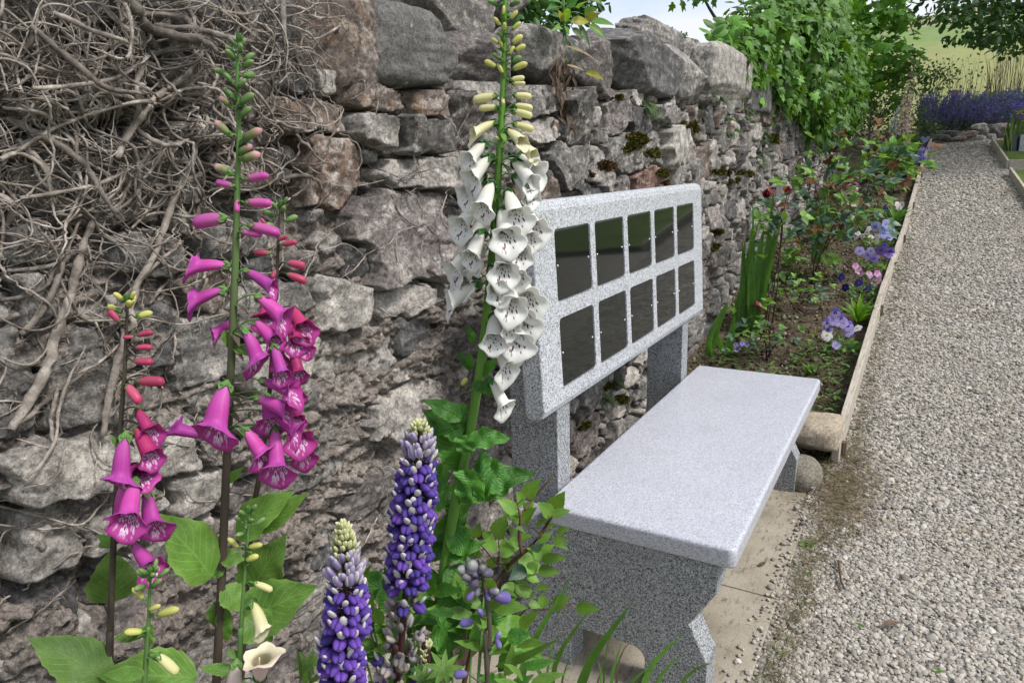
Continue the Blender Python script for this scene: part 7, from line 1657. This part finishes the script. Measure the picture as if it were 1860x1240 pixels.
# ================================================================== moss and ferns on the wall
k = NT('moss_olive'); M_MOSS = k.done(k.ramp(k.noise(k.pos(), 60, 5, 0.7), [(0.3, (0.035, 0.03, 0.008)), (0.6, (0.11, 0.10, 0.02)), (0.8, (0.21, 0.165, 0.04))]), 0.95, k.bump(k.noise(k.pos(), 300, 4), 0.8, 0.004), 0.1)
k = NT('moss_rust'); M_MOSSR = k.done(k.ramp(k.noise(k.pos(), 60, 5, 0.7), [(0.3, (0.05, 0.028, 0.012)), (0.6, (0.12, 0.065, 0.025)), (0.8, (0.17, 0.10, 0.03))]), 0.95, k.bump(k.noise(k.pos(), 300, 4), 0.8, 0.004), 0.1)
def moss(px, R_, mat, n=5):
    b = MB(); lob = [(px[0] + rg.normal(0, R_ * 0.6), px[1] + rg.normal(0, R_ * 0.3)) for _ in range(n)]
    for q in range(n * 150):
        lu, lv = lob[q % n]; a = rg.uniform(0, 6.28); rr = R_ * 0.62 * math.sqrt(rg.random()); u = lu + rr * math.cos(a) * 1.2; v = lv + rr * math.sin(a) * 0.75
        y, z = onx(u, v, XW)[1:]; x = HS(y, z) - 0.002; c = np.array([x, y, z]); dist = math.hypot(x - CAM[0], y - CAM[1]); s = 4.6 * dist / F_PX * rg.uniform(0.6, 1.5); hgt = 1 - rr / (R_ * 0.62)
        d_ = nrm(np.array([1.0, -0.15, 0.25]) + rg.normal(0, 0.55, 3)) * s * (0.8 + 0.9 * hgt); c = c + np.array([0.010 * hgt, 0, 0]); sd = nrm(np.cross(d_, rg.normal(size=3))) * s * 0.33
        b.add([c - sd, c + sd, c + d_ * 0.6 + sd * 0.6, c + d_, c + d_ * 0.6 - sd * 0.6], np.array([(0, 1, 2, 3, 4)]))
    return b
mo = MB()
for px, R_, mm, n in (((1130, 252), 16, 0, 6), ((1120, 268), 12, 0, 4), ((1080, 300), 14, 1, 5), ((1165, 280), 14, 0, 5), ((1190, 310), 14, 0, 5), ((1200, 330), 8, 1, 3), ((1250, 225), 8, 0, 3), ((1265, 235), 7, 0, 3), ((1300, 315), 9, 0, 5), ((1350, 315), 8, 0, 3), ((820, 412), 14, 1, 4), ((1100, 182), 8, 0, 3), ((1060, 318), 8, 1, 3), ((1300, 420), 9, 0, 4), ((1290, 450), 8, 0, 3), ((1320, 330), 6, 0, 3), ((1120, 720), 12, 0, 5), ((1050, 770), 10, 0, 4), ((1400, 250), 7, 0, 4), ((1095, 700), 8, 0, 3), ((770, 585), 8, 1, 2)):
    b = moss(px, R_, mm, n)
    for (F, mi) in b.F: mo.F.append((F + mo.n, mm))
    mo.V += b.V; mo.U += b.U; mo.n += b.n
tag(mo.build('moss', [M_MOSS, M_MOSSR]), kind='stuff')
def fern(label, px_list, seed, mat=ML_SHRUB):
    rg = np.random.default_rng(seed); y, z = onx(*px_list[0], XW)[1:]; root = thing('wall_fern', label, 'fern', (HS(y, z), y, z), 'ferns rooted in the wall')
    for (u, v) in px_list:
        y, z = onx(u, v, XW)[1:]; x = HS(y, z); 
        for q in range(7):
            a = rg.uniform(-1.6, 1.6); L = rg.uniform(0.05, 0.1); d = np.array([0.7, math.sin(a) * 0.9, math.cos(a) * 0.5 - 0.45]); b = MB(); Q = np.array([x, y, z]) + np.linspace(0, 1, 9)[:, None] * nrm(d) * L + np.linspace(0, 1, 9)[:, None] ** 2 * np.array([0, 0, -0.5]) * L
            V, F, uv = tube(Q, 0.0008, 3); b.add(V, F, uv)
            for k_ in range(1, 9):
                for sg in (-1, 1):
                    sd = nrm(np.cross(d, (1, 0, 0.3))) * sg; b.add(*place_leaf(OVAL_L, Q[k_], sd + 0.3 * nrm(d), np.array([1, -0.3, 0.4]), 0.024 * (1 - k_ / 11)))
            b.build('frond', mat, root)
    return root
fern('thick fern clumps on the wall face left of the ivy, under the pale coping stone', [(1290, 170), (1300, 195), (1310, 215), (1330, 185), (1285, 215), (1315, 240), (1345, 215), (1275, 190), (1330, 235), (1300, 180), (1320, 160), (1350, 200)], 1)
fern('trailing fern strip lower on the wall, right of the mossy stones', [(1370, 220), (1380, 250), (1385, 275), (1380, 300), (1372, 285), (1388, 240), (1365, 200), (1390, 290)], 2)
fern('small grey-green fern high on the wall, below the dark angular coping stone', [(1160, 185), (1155, 200), (1168, 192)], 3)
fern('little fern on the wall under the bench backrest', [(1110, 690), (1085, 720)], 4)

# ================================================================== the bed at the end of the path
yE = float(hit(1740, 258)[1])
rg = np.random.default_rng(55)
root = thing('low_stone_border', 'low border of rough grey stones at the end of the gravel path', 'stone border', (1.0, yE + 0.1, float(gh(yE))))
for q, (u, v, w, h) in enumerate([(1706, 250, 26, 8), (1732, 251, 30, 8), (1762, 252, 34, 8), (1720, 243, 30, 7), (1756, 244, 26, 8), (1782, 240, 20, 13), (1800, 238, 22, 16), (1818, 236, 22, 16), (1792, 250, 22, 10), (1814, 249, 22, 10), (1836, 240, 18, 18), (1778, 231, 18, 9)]):
    c = at(u, v, float((np.array([0.9, yE + 0.12, 0]) - CAM) @ FH)); sx = w * 17 / F_PX; V, F = boulder((sx * 1.05, 0.24, h * 17 / F_PX * 1.15), q + 300, 3, 4, 8, 0.05, 0.8); MB().add(V + c, F).build('stone', [M_DARK, M_BROWN, M_GREY][q % 3], root)
# catmint
MP_MINT = flat_petal('catmint_flower', (0.13, 0.11, 0.33)); M_SAGE = leaf_mat('catmint_leaf', (0.07, 0.11, 0.06), (0.14, 0.18, 0.11), None, 0.2, 0.6, 0.2, 5)
root = thing('catmint_bed', 'broad drift of violet-blue catmint along the end of the path', 'catmint', (1.1, yE + 0.7, float(gh(yE + 0.7)) + 0.02))
st = MB(); flw = MB()
for q in range(1500):
    f = rg.random(); u = rg.uniform(1670, 1880); vb = rg.uniform(205, 252); D = float((np.array([0.5, yE + 0.3 + 1.5 * (252 - vb) / 47, 0]) - CAM) @ FH); a = at(u, vb, D); hgt = rg.uniform(0.24, 0.5)
    lean = RT * rg.normal(0.18 if u > 1700 else -0.12, 0.22) + FH * rg.normal(-0.15, 0.2); t_ = a + (np.array([0, 0, 1.0]) + lean) * hgt; mid = (a + t_) / 2 + np.array([0, 0, 0.05])
    Q = smooth_poly([a, mid, t_], 8); V, F, uv = tube(Q, 0.004, 3, False); st.add(V, F, uv)
    for k_ in range(1, 5): st.add(*place_leaf(OVAL_L, Q[k_], nrm(rg.normal(size=3)), nrm(rg.normal(size=3) + (0, 0, 1)), 0.05), 0)
    if rg.random() < 0.7:
        for k_ in range(4, 8):
            for j in range(3):
                flw.add(*place_leaf(OVAL_L, Q[k_] + rg.normal(0, 0.008, 3), nrm(rg.normal(size=3) + (0, 0, 0.5)), nrm(rg.normal(size=3)), rg.uniform(0.022, 0.038)))
tag(st.build('foliage', M_SAGE, root), kind='stuff'); tag(flw.build('blossom', MP_MINT, root), kind='stuff')
root = thing('green_hedge_plants', 'leafy green planting behind the catmint', 'planting', (1.6, yE + 2.0, float(gh(yE + 2)))); P = []; Dv = []; Uv = []; S = []
for q in range(2600):
    u = rg.uniform(1735, 1900); v = rg.uniform(np.interp(u, [1735, 1790, 1900], [185, 172, 166]), 215); D = rg.uniform(15.2, 16.8); P.append(at(u, v, D)); Dv.append(nrm(rg.normal(size=3) + (0, 0, 0.3))); Uv.append(nrm(rg.normal(size=3) + (0, -0.5, 1))); S.append(rg.uniform(0.06, 0.11))
foliage(root, OVAL_L, P, np.array(Dv), np.array(Uv), np.array(S), ML_FOX, 0)
m = MB(); 
for q in range(30): a = P[q * 7]; g_ = np.array([a[0], a[1], float(gh(a[1])) - 0.02]); V, F, uv = tube(smooth_poly([g_, (a + g_) / 2 + (0.03, 0, 0), a], 5), 0.006, 4); m.add(V, F, uv)
tag(m.build('stems', MS_GREEN, root), kind='stuff')
# tall dead grass stems at the right
root = thing('tall_grass', 'tall clump of brown dry stems rising behind the catmint at the right', 'grass clump', tuple(at(1835, 185, 16.0))); st = MB()
for q in range(110):
    u = rg.uniform(1790, 1880); a = at(u, rg.uniform(165, 190), rg.uniform(15.6, 16.6)); 
    hgt = rg.uniform(0.5, 1.3) * (1.0 if u > 1805 else 0.7); lean = RT * rg.normal(0.08 * (u - 1825) / 30, 0.12); t_ = a + (np.array([0, 0, 1.0]) + lean) * hgt
    V, F, uv = tube(smooth_poly([a - (0, 0, 0.5), a, (a + t_) / 2 - lean * 0.08, t_], 8), np.linspace(0.007, 0.0025, 8), 3, False); st.add(V, F, uv)
tag(st.build('stems', MS_BROWN, root), kind='stuff')
root = thing('thin_weeds', 'thin wispy weeds standing in front of the hill field', 'weeds', tuple(at(1770, 165, 16.0))); st = MB(); P = []; Dv = []; Uv = []; S = []
for q in range(60):
    u = rg.uniform(1690, 1800); a = at(u, rg.uniform(150, 190), rg.uniform(15.3, 16.3)); hgt = rg.uniform(0.25, 0.75); lean = RT * rg.normal(0, 0.3); t_ = a + (np.array([0, 0, 1.0]) + lean) * hgt; Q = smooth_poly([a - (0, 0, 0.45), a, (a + t_) / 2 - lean * 0.08, t_], 8); V, F, uv = tube(Q, np.linspace(0.004, 0.002, 8), 3, False); st.add(V, F, uv)
    if q % 2:
        for k_ in range(1, 8): P.append(Q[k_]); Dv.append(nrm(rg.normal(size=3) + (0, 0, 0.3))); Uv.append(nrm(rg.normal(size=3) + (0, -0.5, 1))); S.append(rg.uniform(0.05, 0.09))
tag(st.build('stems', MS_BROWN, root), kind='stuff'); foliage(root, OVAL_L, P, np.array(Dv), np.array(Uv), np.array(S), ML_SHRUB, 0)
# iris in bloom at the right edge
Di = float((hit(1846, 278) - CAM) @ FH); c = hit(1846, 276); root = thing('blue_iris', 'clump of blue and yellow irises at the right edge of the picture', 'iris', c)
for q in range(46):
    u = rg.uniform(1822, 1885); a = at(u, rg.uniform(258, 274), Di + rg.normal(0, 0.12)); t_ = a + np.array([rg.normal(0, 0.1), rg.normal(0, 0.1), rg.uniform(0.35, 0.62)]); leaf_obj(root, a - (0, 0, 0.05), t_, 0.03, ML_GRASS, name='leaf', nx=3, ny=7, bend=0.15)
for u, v, kd in ((1845, 192, 'blue'), (1858, 190, 'blue'), (1840, 210, 'blue'), (1856, 212, 'blue'), (1850, 205, 'yellow'), (1862, 217, 'yellow'), (1870, 195, 'blue')):
    p_ = at(u, v, Di - 0.1); b = MB()
    for q in range(6): a = q * 1.05; b.add(*place_leaf(OVAL_L, p_, np.array([math.cos(a), math.sin(a), 0.5 if q % 2 else -0.4]), np.array([0, 0, 1.0]), 0.09))
    b.build('flower', PC[kd], root); V, F, uv = tube([np.array([p_[0], p_[1], c[2]]), p_], 0.005, 4); MB().add(V, F, uv).build('stem', MS_GREEN, root)
strands('long_grass', 900, lambda r: (lambda P_: (P_[0], P_[1]))(hit(r.uniform(1815, 1870), r.uniform(262, 280))), [ML_GRASS, ML_GRASS, ML_STRAW], (0.1, 0.24), 0.006, 0.15, 12, 0.2)
# dark memorial marker on the lawn and a post by the field
c = hit(1838, 282); V, F = curve_solid([rrect(-0.075, 0.075, -0.04, 0.22, 0.01, 2)], 0.025, 0.004, 1); V = np.stack([V[:, 0], V[:, 2], V[:, 1]], -1)
o = MB().add(V, F).build('stone_marker', M_PLAQUE); weld(o); o.matrix_basis = Matrix.Translation((c[0], c[1], c[2] + 0.09)) @ Matrix.Rotation(-0.25, 4, 'X'); tag(o, 'small dark polished marker standing on the lawn at the right edge', 'marker')
c = hit(1862, 283); V, F = curve_solid([rrect(-0.11, 0.11, -0.04, 0.24, 0.01, 2)], 0.05, 0.006, 1); V = np.stack([V[:, 0], V[:, 2], V[:, 1]], -1)
o = MB().add(V, F).build('stone_marker', M_GRAN); weld(o); o.matrix_basis = Matrix.Translation((c[0] + 0.02, c[1] + 0.05, c[2] + 0.08)); tag(o, 'grey granite marker beside the dark one at the right edge', 'marker')
c = at(1735, 185, 16.2); V, F, uv = tube([c - (0, 0, 0.7), c + (0, 0, 0.24)], [0.11, 0.10], 8); tag(MB().add(V, F, uv).build('fence_post', M_PEG), 'squat dark post between the catmint and the hill field', 'post')
# field boundary and far trees
root = thing('field_hedge', 'thin dark hedge line across the hill field', 'hedge', (30, 95, 10)); P = []; Dv = []; Uv = []; S = []
def hill_z(x, y): 
    el = 0.022 + 0.138 * (1 - math.exp(-(y - 15.6) / 34.0)) - 0.00008 * max(0, y - 190); return 1.4615 + (y + 1.24) * el + 0.06 * min(0, x - 2) * min(1, max(0, (y - 18) / 60)) * math.exp(-abs(x) / 260)
for q in range(2600):
    x = rg.uniform(-20, 60); y = 110 + 0.12 * x + 2 * math.sin(x * 0.1); P.append(np.array([x, y + rg.normal(0, 0.5), hill_z(x, y) + rg.uniform(0, 1.1)])); Dv.append(nrm(rg.normal(size=3))); Uv.append(nrm(rg.normal(size=3) + (0, 0, 1))); S.append(rg.uniform(0.35, 0.7))
foliage(root, OVAL_L, P, np.array(Dv), np.array(Uv), np.array(S), ML_SHRUB, 0)
for q, (u, v, s_) in enumerate(((1715, 56, 1.5), (1735, 60, 1.2), (1180, 55, 0.9), (1205, 62, 1.1), (1232, 70, 1.0))):
    D = 95.0; c = at(u, v, D); cl = [(c[0] + rg.normal(0, s_ * 0.5), c[1] + rg.normal(0, s_ * 0.5), c[2] + rg.normal(0, s_ * 0.25), s_ * 0.6, s_ * 0.6, s_ * 0.5) for _ in range(7)]
    zb = c[2] - 4 * s_ * 0.5
    tree('far_tree', ['small far tree at the left end of the hill field hedge', 'second small far tree on the hill field hedge', 'leftmost distant tree showing over the dark coping stone', 'middle distant tree showing over the coping stones', 'rightmost distant tree showing over the coping stones'][q], (c[0], c[1], zb - 6), 0.35, (c[0], c[1], c[2]), [], cl, OVAL_L, 0.35, ML_DARKTREE, 0, 1500, 'distant trees', 40 + q)
